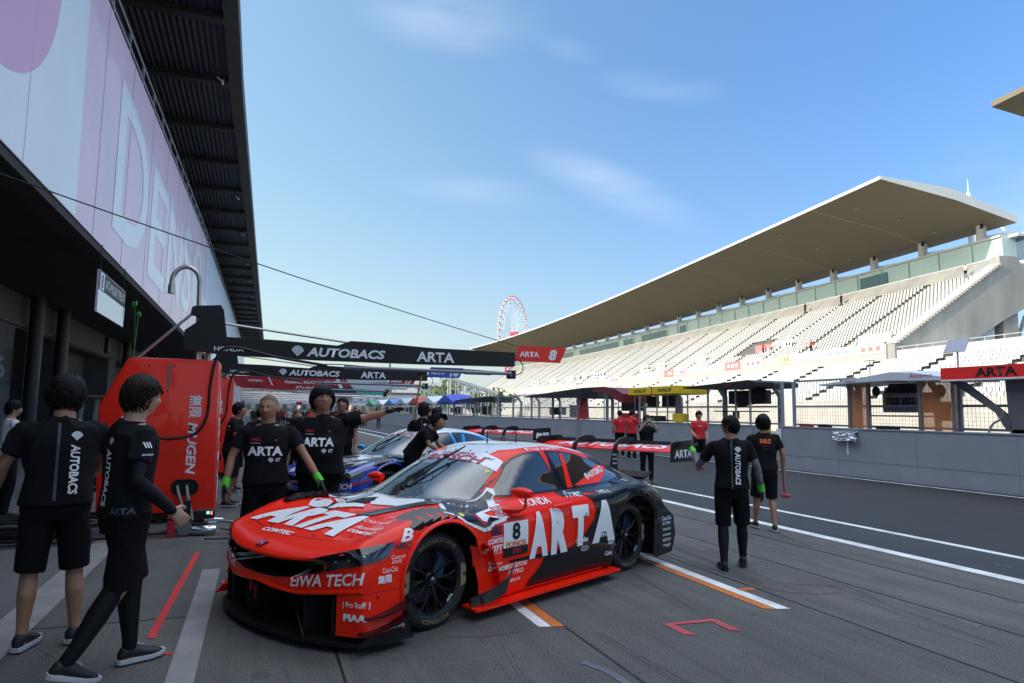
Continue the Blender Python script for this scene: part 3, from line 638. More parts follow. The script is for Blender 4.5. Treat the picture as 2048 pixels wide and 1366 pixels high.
HY = [0, .30, .55, .72, .84, .93, .972, .98, .975, .96]
HZ = [  # centre .. sill height for each station (z), y comes from HW
 [.572, .572, .588, .612, .632, .60, .50, .36, .22, .11], [.612, .612, .622, .642, .662, .635, .54, .37, .22, .11], [.668, .668, .675, .688, .708, .672, .56, .38, .22, .11],
 [.728, .728, .726, .742, .768, .728, .60, .38, .22, .11], [.772, .772, .765, .79, .822, .775, .64, .42, .24, .11], [.806, .806, .795, .80, .842, .806, .69, .46, .26, .11],
 [.832, .832, .82, .795, .820, .79, .69, .48, .28, .11], [.85, .85, .842, .81, .800, .775, .69, .50, .30, .11], [.862, .862, .858, .84, .812, .78, .70, .50, .30, .11],
 [.868, .868, .868, .862, .845, .80, .70, .50, .30, .11], [.87, .87, .87, .866, .850, .81, .70, .50, .30, .11], [.88, .88, .88, .872, .855, .82, .71, .50, .30, .11],
 [.895, .895, .89, .88, .866, .835, .72, .52, .30, .11], [.91, .91, .90, .89, .880, .86, .74, .54, .30, .11], [.92, .92, .91, .895, .885, .868, .75, .55, .30, .11],
 [.915, .915, .905, .89, .87, .835, .71, .52, .30, .12], [.90, .90, .89, .87, .84, .76, .62, .45, .28, .13], [.875, .875, .865, .84, .79, .66, .52, .38, .26, .16]]
HW = [  # y of the outer five columns (3..9) at each station
 [.70, .80, .88, .915, .925, .93, .93], [.71, .82, .90, .935, .945, .95, .95], [.72, .83, .925, .958, .965, .968, .968], [.72, .84, .94, .972, .978, .98, .98], [.72, .84, .945, .982, .988, .99, .99],
 [.72, .85, .950, .985, .99, .99, .99], [.72, .84, .945, .982, .985, .98, .97], [.73, .82, .915, .955, .95, .94, .93], [.74, .81, .88, .932, .935, .925, .90], [.74, .80, .865, .925, .93, .915, .88],
 [.74, .80, .870, .925, .93, .915, .88], [.75, .81, .885, .935, .935, .915, .88], [.75, .83, .915, .965, .955, .93, .89], [.74, .84, .945, .985, .985, .96, .92], [.73, .84, .955, .992, .992, .985, .96],
 [.72, .83, .945, .990, .992, .985, .97], [.70, .81, .915, .975, .985, .98, .97], [.66, .76, .86, .94, .965, .97, .96]]
def hull_grid():
    st = []
    for x, z, w in zip(HX, HZ, HW):
        y = [0, .30, .55]+w; sw = max(0., (x-1.2)/1.07)**1.6*.24
        row = [(x-sw*(yy/.93)**2*(1. if x > 1.2 else 0), yy, zz) for yy, zz in zip(y, z)]
        row += [(x-sw*(yy/.93)**2*(1. if x > 1.2 else 0), yy, z[-1]) for yy in (w[0], .55, .30, 0)]; row = row[:-2]+[(x-sw*(yy/.93)**2*(1. if x > 1.2 else 0), yy, z[-1]) for yy in (.70, .55, .30, 0)] if False else row; st.append(row)
    st = np.array(st)
    a = np.array([catmull(st[:, j], [2, 4]+[6]*(len(HX)-3)) for j in range(st.shape[1])])   # along x
    a = np.transpose(a, (1, 0, 2)); per = [4, 4, 4, 4, 4, 4, 4, 4, 4, 1, 4, 4, 4]
    return np.array([catmull(r, per) for r in a])
GX = [1.03, .94, .80, .60, .38, .18, -.05, -.35, -.70, -1.05, -1.40, -1.75, -2.02]
GZ = [[.856, .856, .85, .845, .842, .84], [.893, .892, .872, .858, .85, .84], [.962, .96, .932, .895, .868, .84], [1.062, 1.058, 1.025, .958, .895, .84], [1.162, 1.158, 1.125, 1.032, .915, .84], [1.245, 1.24, 1.205, 1.085, .93, .84],
      [1.292, 1.287, 1.25, 1.12, .94, .84], [1.305, 1.30, 1.262, 1.13, .945, .84], [1.285, 1.28, 1.245, 1.115, .94, .85], [1.228, 1.224, 1.19, 1.075, .935, .86], [1.135, 1.13, 1.10, 1.02, .93, .86], [1.02, 1.018, .99, .955, .915, .86], [.91, .908, .895, .885, .87, .85]]
GW = [[.30, .52, .62, .68, .70], [.30, .54, .66, .72, .74], [.30, .55, .67, .735, .76], [.30, .545, .665, .74, .775], [.30, .535, .655, .735, .78], [.30, .525, .64, .73, .785], [.30, .515, .63, .73, .79], [.30, .51, .625, .73, .79],
      [.29, .495, .61, .72, .79], [.28, .47, .58, .70, .79], [.26, .43, .54, .66, .76], [.24, .39, .48, .58, .68], [.22, .35, .42, .48, .56]]
def cabin_grid():
    st = [[(x-(.16*(yy/.75)**2 if x > .1 else .16*(yy/.75)**2*max(0, (x+.5)/.6)), yy, zz) for yy, zz in zip([0]+w, z)] for x, z, w in zip(GX, GZ, GW)]
    st = np.array(st); a = np.array([catmull(st[:, j], 7) for j in range(6)]); a = np.transpose(a, (1, 0, 2))
    return np.array([catmull(r, 6) for r in a])
def grid_solid(g, bottom=None, FRONTCAP=False):
    n, k, _ = g.shape; b = MB(); rings = []
    for r in g:
        half = [tuple(p) for p in r]
        if bottom is not None: half.append((r[-1][0], 0, bottom))
        mir = [(p[0], -p[1], p[2]) for p in reversed(half[1:-1])]
        rings.append(half+mir)
    if bottom == 'front':
        pass
    b.rings(rings, not FRONTCAP); 
    if FRONTCAP:
        N = len(rings[0])//2+1; M_ = 2*(N-1); mi_ = lambda i: (M_-i) % M_
        for i in range(12):
            q = (i, i+1, N-1-(i+1), N-1-i); b.f.append(q); b.f.append(tuple(mi_(k) for k in reversed(q))); b.m += [0, 0]
        q = tuple(range(12, N-12)); b.f.append(q); b.f.append(tuple(mi_(k) for k in reversed(q))); b.m += [0, 0]
        o_ = (len(rings)-1)*len(rings[0]); b.f.append(tuple(range(o_, o_+len(rings[0])))); b.m.append(0)
    return b
def cutter(b): me = b.mesh('c'); me.materials.append(C_red); me.materials.append(C_hole); me.polygons.foreach_set('material_index', [1]*len(me.polygons)); o = bpy.data.objects.new('c', me); COL.objects.link(o); return o
WHEELS = [(1.355, .715, .352, 1), (-1.31, .715, .356, 1), (1.355, -.715, .352, -1), (-1.31, -.715, .356, -1)]
def polar_text(s, r, h, a0, bold=.01, spacing=1.12, span=None, flip=False):
    p, f, w = text2d(s, h, bold=bold, spacing=spacing); x0 = min(q[0] for q in p); x1 = max(q[0] for q in p); k = (span/(x1-x0)) if span else 1/r; c = (x0+x1)/2
    o = []
    for x, y in p:
        a = a0-(x-c)*k if not flip else a0+(x-c)*k; rr = r+y if not flip else r+h-y; o.append((rr*math.cos(a), rr*math.sin(a)))
    return o, f
def make_wheel(root, x, y, z, s, spin, lvl=2):
    R0, RR, w = .355, .252, .15     # tyre, rim radius, half width
    Y = lambda t: y+s*t
    def lathe(b, prof, n=56): b.rings([[(x+r*math.cos(2*math.pi*k/n), Y(t), z+r*math.sin(2*math.pi*k/n)) for k in range(n)] for t, r in prof], False)
    e = bpy.data.objects.new('wheel', None); COL.objects.link(e); e.parent = root
    b = MB(); lathe(b, [(w-.02, RR-.012), (w+.002, RR), (w+.008, RR+.012), (w+.014, .295), (w+.008, .325), (w-.008, .343), (w-.035, .354), (0, R0), (-w+.03, .354), (-w-.006, .32), (-w-.004, RR), (-w+.03, RR-.01)]); b.build('tyre', C_rub, e, smooth=40)
    b = MB(); lathe(b, [(w-.005, RR+.002), (w+.004, RR-.004), (w-.002, RR-.014), (w-.02, RR-.02), (w-.06, RR-.028), (-.10, RR-.03), (-.12, .02)])
    lathe(b, [(w-.05, .001), (w-.03, .045), (w-.045, .062), (w-.08, .07)], 24)
    ns = 10
    for k in range(ns):
        a = 2*math.pi*k/ns+spin
        for br in (-1, 1):
            pts = []
            for t in np.linspace(0, 1, 6):
                r = .055+(RR-.075)*t; aa = a+br*.135*t**1.6; pts.append((x+r*math.cos(aa), Y(w-.052+.012*math.sin(t*2.4)+.018*t), z+r*math.sin(aa)))
            b.tube(pts, [(.012, .010)]*2+[(.010, .008)]*2+[(.008, .007), (.011, .008)], 7)
    b.build('rim', C_rim, e, smooth=40)
    b = MB(); lathe(b, [(w-.035, .001), (w-.032, .022), (w-.012, .026), (w-.006, .016), (w+.002, .012), (w+.004, .001)], 20); b.build('centre_nut', mat('nut_steel', (.16, .17, .19), .3, metal=.9), e, smooth=35)
    b = MB(); lathe(b, [(.0, .06), (.015, .06), (.015, .185), (.0, .185), (.0, .06)], 40); b.build('brake_disc', mat('brake_disc', (.05, .05, .055), .45, metal=.6), e)
    b = MB(); b.obox((x-.13, Y(.03), z+.08), (.05, 0, .03), (0, .04, 0), (-.03, 0, .08)); b.build('brake_caliper', mat('caliper_blue_grey', (.05, .09, .2), .35), e, bevel=.01)
    if s > 0 or lvl > 1:
        ux = -s
        o = (x, Y(w+.0145), z)
        for pf in (polar_text('BRIDGESTONE', .278, .030, math.pi/2-.05, span=1.35), polar_text('POTENZA', .276, .030, -math.pi/2, span=.95), ):
            decal('tyre_lettering', pf, C_gold, o, (ux, 0, 0), (0, 0, 1), (0, -s, 0), off=.003, step=0, parent=e)
        for a0 in (math.pi*.98, .02):
            pf = poly2d([((.272+.046*(j))*math.cos(a0+t), (.272+.046*(j))*math.sin(a0+t)) for j, t in ((0, -.34), (1, -.22), (1, .22), (0, .34))]); decal('tyre_patch', pf, C_gold, o, (ux, 0, 0), (0, 0, 1), (0, -s, 0), off=.003, step=0, parent=e)
            pf = xf2(fit_text('B', .03, .035, bold=.03, shear=.3), .298*math.cos(a0), .298*math.sin(a0), rot=a0-math.pi/2); decal('tyre_emblem', pf, C_blk, o, (ux, 0, 0), (0, 0, 1), (0, -s, 0), off=.0045, step=0, parent=e)
        pf = xf2(fit_text('ARTA', .07, .022, bold=.02), .16*1, -.15, rot=.75); decal('rim_lettering', pf, C_letter, (x, Y(w-.05), z), (ux, 0, 0), (0, 0, 1), (0, -s, 0), off=.05, step=0, parent=e)
    return e
def make_car(name, label, loc_, heading, L):
    """L: livery dict"""
    root = empty(name, loc_, heading, label, 'racing car')
    body_m, roof_m, top_m = L['body'], L['roof'], L['rear']
    hb = grid_solid(hull_grid(), None, True); me = hb.mesh('body'); o = link('body', me, [body_m, C_hole], None)
    cuts = []
    for (x, y, z, s) in WHEELS:
        b = MB(); r = .405 if x > 0 else .378; arc = [(x+r*math.cos(a), z+.03+r*math.sin(a)*1.02) for a in np.linspace(math.pi, 0, 33)]
        lo = [(x+r*1.0, -.2), (x-r*1.0, -.2)] if x < 0 else [(x+r*.93, .1), (x+r*.86, -.2), (x-r*1.22, -.2), (x-r*1.16, .25), (x-r*1.05, .40)]
        b.prism(arc+lo, (0, s*.62, 0), (1, 0, 0), (0, 0, 1), (0, s, 0), .6); cuts.append(cutter(b))
    for s in (1, -1):     # hollow behind the front wheel
        b = MB(); b.prism([(1.2, -.1), (1.12, .50), (.93, .585), (.80, .50), (.70, .28), (.62, -.1)], (0, s*.865, 0), (1, 0, 0), (0, 0, 1), (0, s, 0), .3); c = cutter(b); c.data.polygons.foreach_set('material_index', [0]*len(c.data.polygons)); cuts.append(c)
    b = MB(); ap = [(y*q, z) for q, L_ in ((-1, [(.66, .515), (.56, .485), (.40, .448), (.22, .424)]), (1, [(0, .42), (.22, .424), (.40, .448), (.56, .485), (.66, .515), (.66, .585), (.55, .572), (.3, .556), (0, .552)]), (-1, [(.3, .556), (.55, .572), (.66, .585)])) for y, z in L_]
    b.prism(ap, (2.02, 0, 0), (0, 1, 0), (0, 0, 1), (1, 0, 0), .5); cuts.append(cutter(b))
    b = MB(); b.prism([(-.76, -.2), (.76, -.2), (.76, .392), (.44, .36), (0, .372), (-.44, .36), (-.76, .392)], (1.72, 0, 0), (0, 1, 0), (0, 0, 1), (1, 0, 0), .8); cuts.append(cutter(b))
    boolean(o, cuts); o.parent = root
    if L.get('full'):
        o.data.materials.append(C_blk)
        for p_ in o.data.polygons:
            if p_.center.x < -.80 and p_.material_index == 0: p_.material_index = len(o.data.materials)-1
    smooth_mesh(o.data, 38); body = o
    cb = grid_solid(cabin_grid()); cab = link('cabin', cb.mesh('cabin'), [roof_m], root); smooth_mesh(cab.data, 50)
    bv = bvh_of([body]); cv_ = bvh_of([cab]); al = bvh_of([body, cab])
    def side(nm, pts, m, s=1, off=.0035, t=al, tilt=0., step=.035):
        pf = pts if isinstance(pts, tuple) else poly2d(pts)
        return decal(nm, pf, m, (0, 0, 0), (1, 0, 0), (0, 0, 1), (0, -s, -tilt*0), t, off, step, body, 6.)
    def stext(nm, t_, x, z, w, h, m, s=1, off=.006, bvh=al, rot=0., sh=0., **kw):
        pf = xf2(fit_text(t_, w, h, **kw), 0, 0, rot, sh=sh); return decal(nm, pf, m, (x, 0, z), (-s, 0, 0), (0, 0, 1), (0, -s, 0), bvh, off, .05, body, 6.)
    def topd(nm, pf, m, x, y, off=.004, rot=0., bvh=al, step=.05): return decal(nm, xf2(pf, 0, 0, rot), m, (x, y, 0), (0, 1, 0), (-1, 0, 0), (0, 0, -1), bvh, off, step, body, 6.)
    L['decals'](locals())
    # windows
    for s in (1, -1):
        for nm, pts in (('door_window', [(.61, .895), (.50, .962), (.385, 1.035), (.28, 1.11), (.17, 1.165), (.015, 1.205), (-.12, 1.215), (-.205, 1.215), (-.255, .892), (.2, .888)]), ('rear_window', [(-.325, 1.215), (-.55, 1.207), (-.80, 1.175), (-1.05, 1.115), (-1.26, 1.03), (-1.44, .962), (-1.42, .935), (-1.10, .905), (-.385, .893)])):
            if nm in L.get('skip', ()): continue
            decal(nm, poly2d(pts), C_glass, (0, 0, 0), (1, 0, 0), (0, 0, 1), (0, -s, 0), cv_, .0085, .04, cab, 4.)
            big = [(x+(x-np.mean([p[0] for p in pts]))*.05, z+(z-1.02)*.10) for x, z in pts]
            decal('window_trim', poly2d(big), C_blk, (0, 0, 0), (1, 0, 0), (0, 0, 1), (0, -s, 0), cv_, .0065, .04, cab, 4.)
    D = Vector((-.55, 0, -.83)); V = Vector((-.83, 0, .55))
    def wsd(nm, pf, m, off, bvh=cv_): return decal(nm, pf, m, (.58, 0, 1.07), (0, 1, 0), V, D, bvh, off, .06, cab, 3.)
    wsd('windscreen_trim', poly2d([(-.71, -.42), (-.30, -.50), (0, -.52), (.30, -.50), (.71, -.42), (.69, -.30), (.57, .32), (.3, .37), (0, .385), (-.3, .37), (-.57, .32), (-.69, -.30)]), C_blk, .003)
    wsd('windscreen', poly2d([(-.66, -.39), (-.30, -.465), (0, -.485), (.30, -.465), (.66, -.39), (.655, -.30), (.55, .18), (.3, .205), (0, .215), (-.3, .205), (-.55, .18), (-.655, -.30)]), C_ws, .005)
    wsd('sun_strip', poly2d([(-.575, .165), (-.3, .19), (0, .20), (.3, .19), (.575, .165), (.535, .32), (.3, .37), (0, .385), (-.3, .37), (-.535, .32)]), mat('sun_strip_white', (.76, .80, .88), .3, coat=.8), .006)
    wsd('strip_lettering', xf2(fit_text('BOSCH', .72, .098, bold=.030), .02, .236), C_dred, .009)
    wsd('strip_lettering', xf2(fit_text('HONDA', .44, .040, bold=.02), .0, .322), C_dred, .009)
    wsd('strip_emblem', join2(ring2d(.062, .062, .010, c=(-.44, .245)), xf2(fit_text('H', .06, .05, bold=.02), -.44, .245)), C_navy, .009)
    wsd('strip_lettering', xf2(fit_text('HRC', .12, .026, bold=.03, shear=.3), .40, .295), C_navy, .009)
    wsd('windscreen_sticker', poly2d([(.545, .13), (.49, .135), (.53, .085)]), C_yel, .008)
    wsd('screen_joint', poly2d([(.10, -.47), (.106, -.47), (.125, .19), (.119, .19)]), C_blk, .0065)
    # dark part of the windscreen's reflection, painted on the passenger's side
    wsd('dark_reflection_zone', poly2d([(-.655, -.385), (-.30, -.455), (.02, -.475), (.20, -.44), (.22, -.38), (.12, -.28), (.02, -.20), (-.02, -.10), (-.06, .0), (-.14, .08), (-.28, .12), (-.50, .06), (-.575, 0)]), mat('dark_reflection', (.006, .007, .008), .10, coat=.3), .0062)
    b = MB()
    b.tube([(.90, -.08, .89), (.84, -.09, 1.00), (.56, -.03, 1.13), (.30, .045, 1.255)], [.016, .014, .011, .007], 8); b.tube([(.72, -.02, 1.03), (.50, .00, 1.155), (.26, .055, 1.275)], [.006, .010, .006], 6); b.ball((.90, -.08, .90), (.03, .03, .05)); b.ball((.46, .0, 1.185), (.022, .03, .02))
    b.tube([(.86, -.02, .95), (.70, .03, 1.08), (.52, .04, 1.165), (.46, .01, 1.20)], .004, 5); b.build('wiper', C_in, root, smooth=40)
    for x, y, z in ((-.15, -.05, 1.30), (-.50, .03, 1.30)):
        b = MB(); b.tube([(x, y, z-.01), (x, y, z+.03), (x-.01, y, z+.16)], [.012, .006, .003], 6); b.build('antenna', C_in, root)
    for y in (-.45, -.28, -.1, .1, .28, .45): b = MB(); b.ball((.24-.12*(y/.5)**2, y, 1.238-.03*(y/.5)**2), (.008, .008, .006)); b.build('screen_bolt', C_in, root)
    # bonnet openings: two long carbon louvres and a central scoop
    for s in (1, -1):
        topd('bonnet_vent', poly2d([(s*.188, -1.60), (s*.34, -1.555), (s*.38, -1.35), (s*.405, -1.143), (s*.497, -.977), (s*.638, -.827), (s*.66, -.79), (s*.52, -.87), (s*.471, -.954), (s*.33, -1.044), (s*.286, -1.267)]), C_carb, 0, 0, .006)
        b = MB(); b.tube([(1.60, s*.19, .776), (1.27, s*.28, .818), (1.04, s*.325, .842), (.95, s*.465, .860)], [(.004, .006), (.006, .010), (.005, .008), (.003, .006)], 6); b.build('vent_lip', C_carb, root)
    topd('bonnet_scoop', poly2d([(-.29, -1.408), (-.104, -1.363), (-.091, -1.202), (-.19, -1.09), (-.359, -1.259)]), C_hole, 0, 0, .005)
    for s in (1, -1):     # stepped louvres over the front wheels
        for k in range(5):
            x = 1.60-k*.082; z0 = .800+.030*math.sin((k+.6)*.55); b = MB(); w0, w1 = .74, .955
            b.add([(x+.05, s*w0, z0+.01), (x+.05, s*w1, z0-.035), (x-.055, s*w1, z0+.004), (x-.055, s*w0, z0+.045), (x-.05, s*w0, z0-.02), (x-.05, s*w1, z0-.07)], [(0, 1, 2, 3), (3, 2, 5, 4), (0, 3, 4), (1, 5, 2)]); b.build('wheel_arch_louvre', C_blk, root)
    # wheels
    for i, (x, y, z, s) in enumerate(WHEELS): make_wheel(root, x, y, z, s, .13*i, 1)
    # arch lips
    for (x, y, z, s) in WHEELS:
        if x > 0:
            b = MB(); r = .405; P = [(x+r*math.cos(a), s*(.985 if math.cos(a) > -.8 else .965), z+.03+r*1.02*math.sin(a)) for a in np.linspace(-.35, math.pi*.93, 30)]; b.tube(P, [(.010, .016)]*30, 6); b.build('arch_lip', body_m, root, smooth=50)
    # grille, lamps
    b = MB(); b.prism([(-.72, .42), (.72, .42), (.70, .55), (-.70, .55)], (2.03, 0, 0), (0, 1, 0), (0, 0, 1), (1, 0, 0), .03); b.build('grille', C_carb, root)
    hv = bvh_of([body])
    for s in (1, -1):
        Dh = Vector((-.78, -s*.62, 0)).normalized(); U = Vector((-.62, s*.78, 0)).normalized(); O = Vector((2.0, s*.72, .55))
        def q3(p): w = Vector((p[0], s*p[1], p[2]))-O; return (w.dot(U), w.z)
        lens = [q3(p) for p in ((2.19, .50, .468), (2.14, .62, .505), (2.107, .748, .540), (2.024, .905, .575), (1.909, .95, .594), (1.86, .955, .615), (1.80, .943, .699), (1.87, .925, .694), (1.949, .887, .683), (2.062, .79, .658), (2.158, .583, .600), (2.19, .50, .575))]
        hl = decal('headlight', poly2d(lens), mat('headlight_glass', (.006, .007, .009), .05, coat=1.), O, U, (0, 0, 1), Dh, hv, .006, .03, root, 2.)
        for p, r in (((2.10, .72, .585), .018), ((2.05, .80, .602), .017), ((1.985, .875, .628), .028)):
            u, v = q3(p); decal('lamp_bowl', ring2d(r, r*.7, r*.22, 16, (u, v)), mat('lamp_reflector', (.16, .18, .2), .15, metal=.8), O, U, (0, 0, 1), Dh, hv, .010, .03, hl, 2.)
            decal('lamp_bulb', ell2d(r*.35, r*.25, 10, (u, v)), mat('lamp_clear', (.5, .55, .6), .1), O, U, (0, 0, 1), Dh, hv, .011, .03, hl, 2.)
        decal('lamp_strip', poly2d([q3(p) for p in ((1.90, .92, .675), (1.885, .925, .675), (1.925, .91, .615), (1.945, .90, .61))]), mat('lamp_reflector', (.16, .18, .2), .15, metal=.8), O, U, (0, 0, 1), Dh, hv, .009, .03, hl, 2.)
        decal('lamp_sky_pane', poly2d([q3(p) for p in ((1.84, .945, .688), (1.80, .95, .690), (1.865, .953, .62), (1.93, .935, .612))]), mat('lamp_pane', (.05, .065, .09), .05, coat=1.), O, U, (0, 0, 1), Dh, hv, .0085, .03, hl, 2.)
    # nose bar ridge, splitter, canards, inner ducts
    b = MB(); P = []
    for t in np.linspace(-1, 1, 25):
        y = t*.93; x = 2.30-.245*(y/.93)**2; zb = .374-.03*math.sin(min(1, abs(t)/.5)*math.pi/2)+.052*max(0, abs(t)-.5)/.5; P.append([(x-.06, y, zb+.03), (x-.004, y, zb+.028), (x+.010, y, zb+.008), (x+.004, y, zb-.004), (x-.06, y, zb)])
    b.rings(P); b.build('nose_bar', body_m, root, smooth=50)
    b = MB(); n = 30; top = []; 
    for i in range(n+1): t = -1+2*i/n; y = t*1.0; top.append((2.315-.28*abs(t)**2.2-.14*max(0, abs(t)-.85)/.15, y))
    poly = [(1.66, -1.0)]+top+[(1.66, 1.0)]; b.prism(poly, (0, 0, .048), (1, 0, 0), (0, 1, 0), (0, 0, 1), .022); b.build('splitter', C_in, root)
    for s in (1, -1):
        m_ = C_blk if s > 0 else body_m
        for z0, x0, l in ((.235, 2.04, .36), (.145, 2.08, .42)):
            b = MB(); V = []
            for t in np.linspace(0, 1, 9):
                x = x0-l*t; z = z0+.10*t**1.7; wd_ = .03+(.085 if s > 0 else .15)*math.sin(t*math.pi*.62); V += [(x, s*(.955-.0*t-.03*(1-t)), z), (x, s*(.955+wd_), z+.006), (x, s*(.955+wd_), z-.006), (x, s*.94, z-.012)]
            b.rings([V[i:i+4] for i in range(0, 36, 4)]); b.build('canard', m_, root)
        b = MB(); b.prism([(2.12, .07), (1.68, .07), (1.70, .22), (1.86, .13), (2.06, .12)], (0, s*.985, 0), (1, 0, 0), (0, 0, 1), (0, s, 0), .012); b.build('splitter_end', body_m if s < 0 else C_blk, root)
        b = MB(); b.box((1.78, s*.70-.01, .07), (2.12, s*.70+.01, .34)); b.box((1.85, s*.40-.006, .07), (2.15, s*.40+.006, .34)); b.build('duct_vane', mat('duct_grey', (.02, .022, .025), .5), root)
        b = MB(); b.obox((1.85, s*.22, .2), (.02, 0, .03), (0, .16, 0), (0, 0, .13)); b.build('radiator_mesh', C_in, root)
    b = MB(); b.obox((2.12, -.33, .20), (.006, 0, 0), (0, .012, 0), (0, 0, .05)); b.tube([(2.16, -.33, .22), (2.16, -.33, .28)], .012, 8); b.build('tow_hook', C_dred, root)
    b = MB(); b.tube([(2.2, .32, .32), (2.26, .58, .09)], .006, 6); b.tube([(2.26, .58, .06), (2.26, .58, .10)], .016, 8); b.build('splitter_stay', C_rim, root)
    # side skirts and sill, curved blade
    for s in (1, -1):
        b = MB(); P = [(1.03, .99), (.98, 1.0), (-.98, .998), (-1.0, .86), (1.0, .80)]
        b.prism([(x, s*y) for x, y in P], (0, 0, .078), (1, 0, 0), (0, 1, 0), (0, 0, 1), .018); b.build('side_skirt', body_m, root)
        b = MB(); b.rings([[(1.00, s*.90, .10), (.86, s*.985, .12), (.70, s*1.0, .17), (.62, s*.965, .27), (.62, s*.955, .275), (.70, s*.985, .175), (.86, s*.97, .125), (1.0, s*.885, .105)], [(1.0, s*.90, .16), (.84, s*.985, .22), (.66, s*1.0, .29), (.56, s*.965, .37), (.56, s*.955, .37), (.66, s*.985, .29), (.84, s*.97, .22), (1.0, s*.885, .16)]]); b.build('turning_vane', C_carb, root)
        b = MB(); b.tube([(.93, s*.97, .09), (.93, s*.95, .17)], .006, 6); b.build('skirt_stay', C_in, root)
        # rear bumper pod
        b = MB(); pod = [(-1.62, .16), (-1.66, .60), (-1.72, .70), (-1.92, .585), (-2.06, .50), (-2.10, .30), (-2.02, .12), (-1.70, .10)]; b.prism(pod, (0, s*.965, 0), (1, 0, 0), (0, 0, 1), (0, s, 0), .028); pd = b.build('rear_quarter_fin', C_blk, root, bevel=.006)
        if s > 0 and L.get('full'):
            for k, t_ in enumerate(('Coca-Cola', 'KTR', 'Honda Cars', 'carrozzeria', 'NITTO', 'STANLEY')): decal('sticker', fit_text(t_, .17 if k else .19, .030 if k else .045, bold=.015), C_letter, (-1.90, .993, .49-k*.058), (-1, 0, 0), (0, 0, 1), (0, -1, 0), off=.004, parent=pd)
        # mirror
        b = MB(); n = 14; rings = []
        for t in np.linspace(0, 1, 7):
            y = .88+.21*t; k = math.sin(math.pi*(.12+.80*t))**.45; rings.append([(.50+.060*k*math.cos(a)*(1-.35*(math.cos(a) < 0)), s*y, .935+.045*k*math.sin(a)) for a in [2*math.pi*i/n for i in range(n)]])
        b.rings(rings); b.build('mirror', L['mirror'], root, smooth=45)
        b = MB(); b.tube([(.62, s*.87, .785), (.50, s*.945, .78), (.455, s*.975, .81), (.455, s*.985, .90)], [(.03, .014), (.026, .014), (.022, .014), (.022, .014)], 8); b.build('mirror_arm', L['mirror'], root, smooth=45)
        b = MB(); b.tube([(.02, s*.928, .775), (-.06, s*.947, .778), (-.22, s*.945, .785), (-.27, s*.925, .79)], [(.010, .014), (.013, .020), (.013, .020), (.008, .014)], 8); b.build('door_handle', body_m, root, smooth=45)
        b = MB(); b.tube([(-1.74, s*.83, .80), (-1.95, s*.70, .835), (-2.02, s*.4, .85)], [(.02, .03), (.02, .04), (.015, .03)], 8); b.build('tail_lamp', mat('tail_lamp_red', (.25, .01, .01), .15, coat=1.), root)
    b = MB(); b.rings([[(-1.88, y, .905), (-2.06, y, .955), (-2.07, y, .945), (-1.90, y, .88)] for y in np.linspace(-.72, .72, 9)]); b.build('boot_lip', C_carb, root)
    b = MB(); b.box((-2.25, -.70, .12), (-1.9, .70, .16)); 
    for y in np.linspace(-.6, .6, 7): b.box((-2.25, y-.006, .16), (-1.95, y+.006, .34))
    b.build('diffuser', C_carb, root)
    b = MB(); b.tube([(-.10, .80, .0), (-.10, .80, .10)], .018, 8); b.build('air_jack_foot', C_rim, root)
    # rear wing
    b = MB(); pr = []
    for t in np.linspace(0, 1, 10): pr.append((-2.10-.34*t, 1.185+.030*math.sin(t*math.pi)+.055*t*t))
    for t in np.linspace(1, 0, 10): pr.append((-2.10-.34*t, 1.175-.020*math.sin(t*math.pi)+.055*t*t))
    b.rings([[(x, y, z) for x, z in pr] for y in (-.96, .96)]); wg = b.build('wing_plane', L['wing'], root, smooth=40)
    b = MB(); b.rings([[(-2.44, y, 1.235), (-2.47, y, 1.285), (-2.478, y, 1.28), (-2.452, y, 1.228)] for y in (-.96, .96)]); b.build('gurney_flap', C_blk, root)
    for s in (1, -1):
        b = MB(); b.prism([(-2.06, 1.07), (-2.06, 1.27), (-2.10, 1.30), (-2.56, 1.315), (-2.60, 1.285), (-2.60, 1.10), (-2.54, 1.065)], (0, s*.96, 0), (1, 0, 0), (0, 0, 1), (0, s, 0), .012); ep = b.build('wing_end_plate', C_blk, root)
        decal('sticker', fit_text(L['plate'], .42, .085, bold=.03), C_letter, (-2.34, s*.972, 1.16), (-s, 0, 0), (0, 0, 1), (0, -s, 0), off=.003, parent=ep)
        b = MB(); b.rings([[(x, s*y, z) for x, z in zip(*q)] for y in (.285, .300) for q in [([-1.86, -1.90, -1.95, -2.06, -2.20, -2.34, -2.40, -2.40, -2.20, -2.04, -1.99, -2.00, -2.02], [.94, 1.12, 1.25, 1.315, 1.335, 1.33, 1.30, 1.235, 1.24, 1.245, 1.18, 1.08, .93])]]); py = b.build('wing_pylon', C_blk, root)
        if s > 0:
            for k, t_ in enumerate(('SPARCO', 'PANASONIC', 'PIAA')): decal('sticker', fit_text(t_, .09, .018, bold=.02), C_letter, (-1.945, .30, 1.13-.05*k), (-1, 0, 0), (0, 0, 1), (0, -1, 0), off=.003, parent=py)
    wv_ = bvh_of([wg]); decal('wing_lettering', xf2(fit_text('AUTOBACS', 1.55, .20, bold=.03, shear=.2), .06, 0), C_letter, (-2.28, 0, 1.5), (0, 1, 0), (-1, 0, 0), (0, 0, -1), wv_, .003, .1, wg, 2.)
    return root

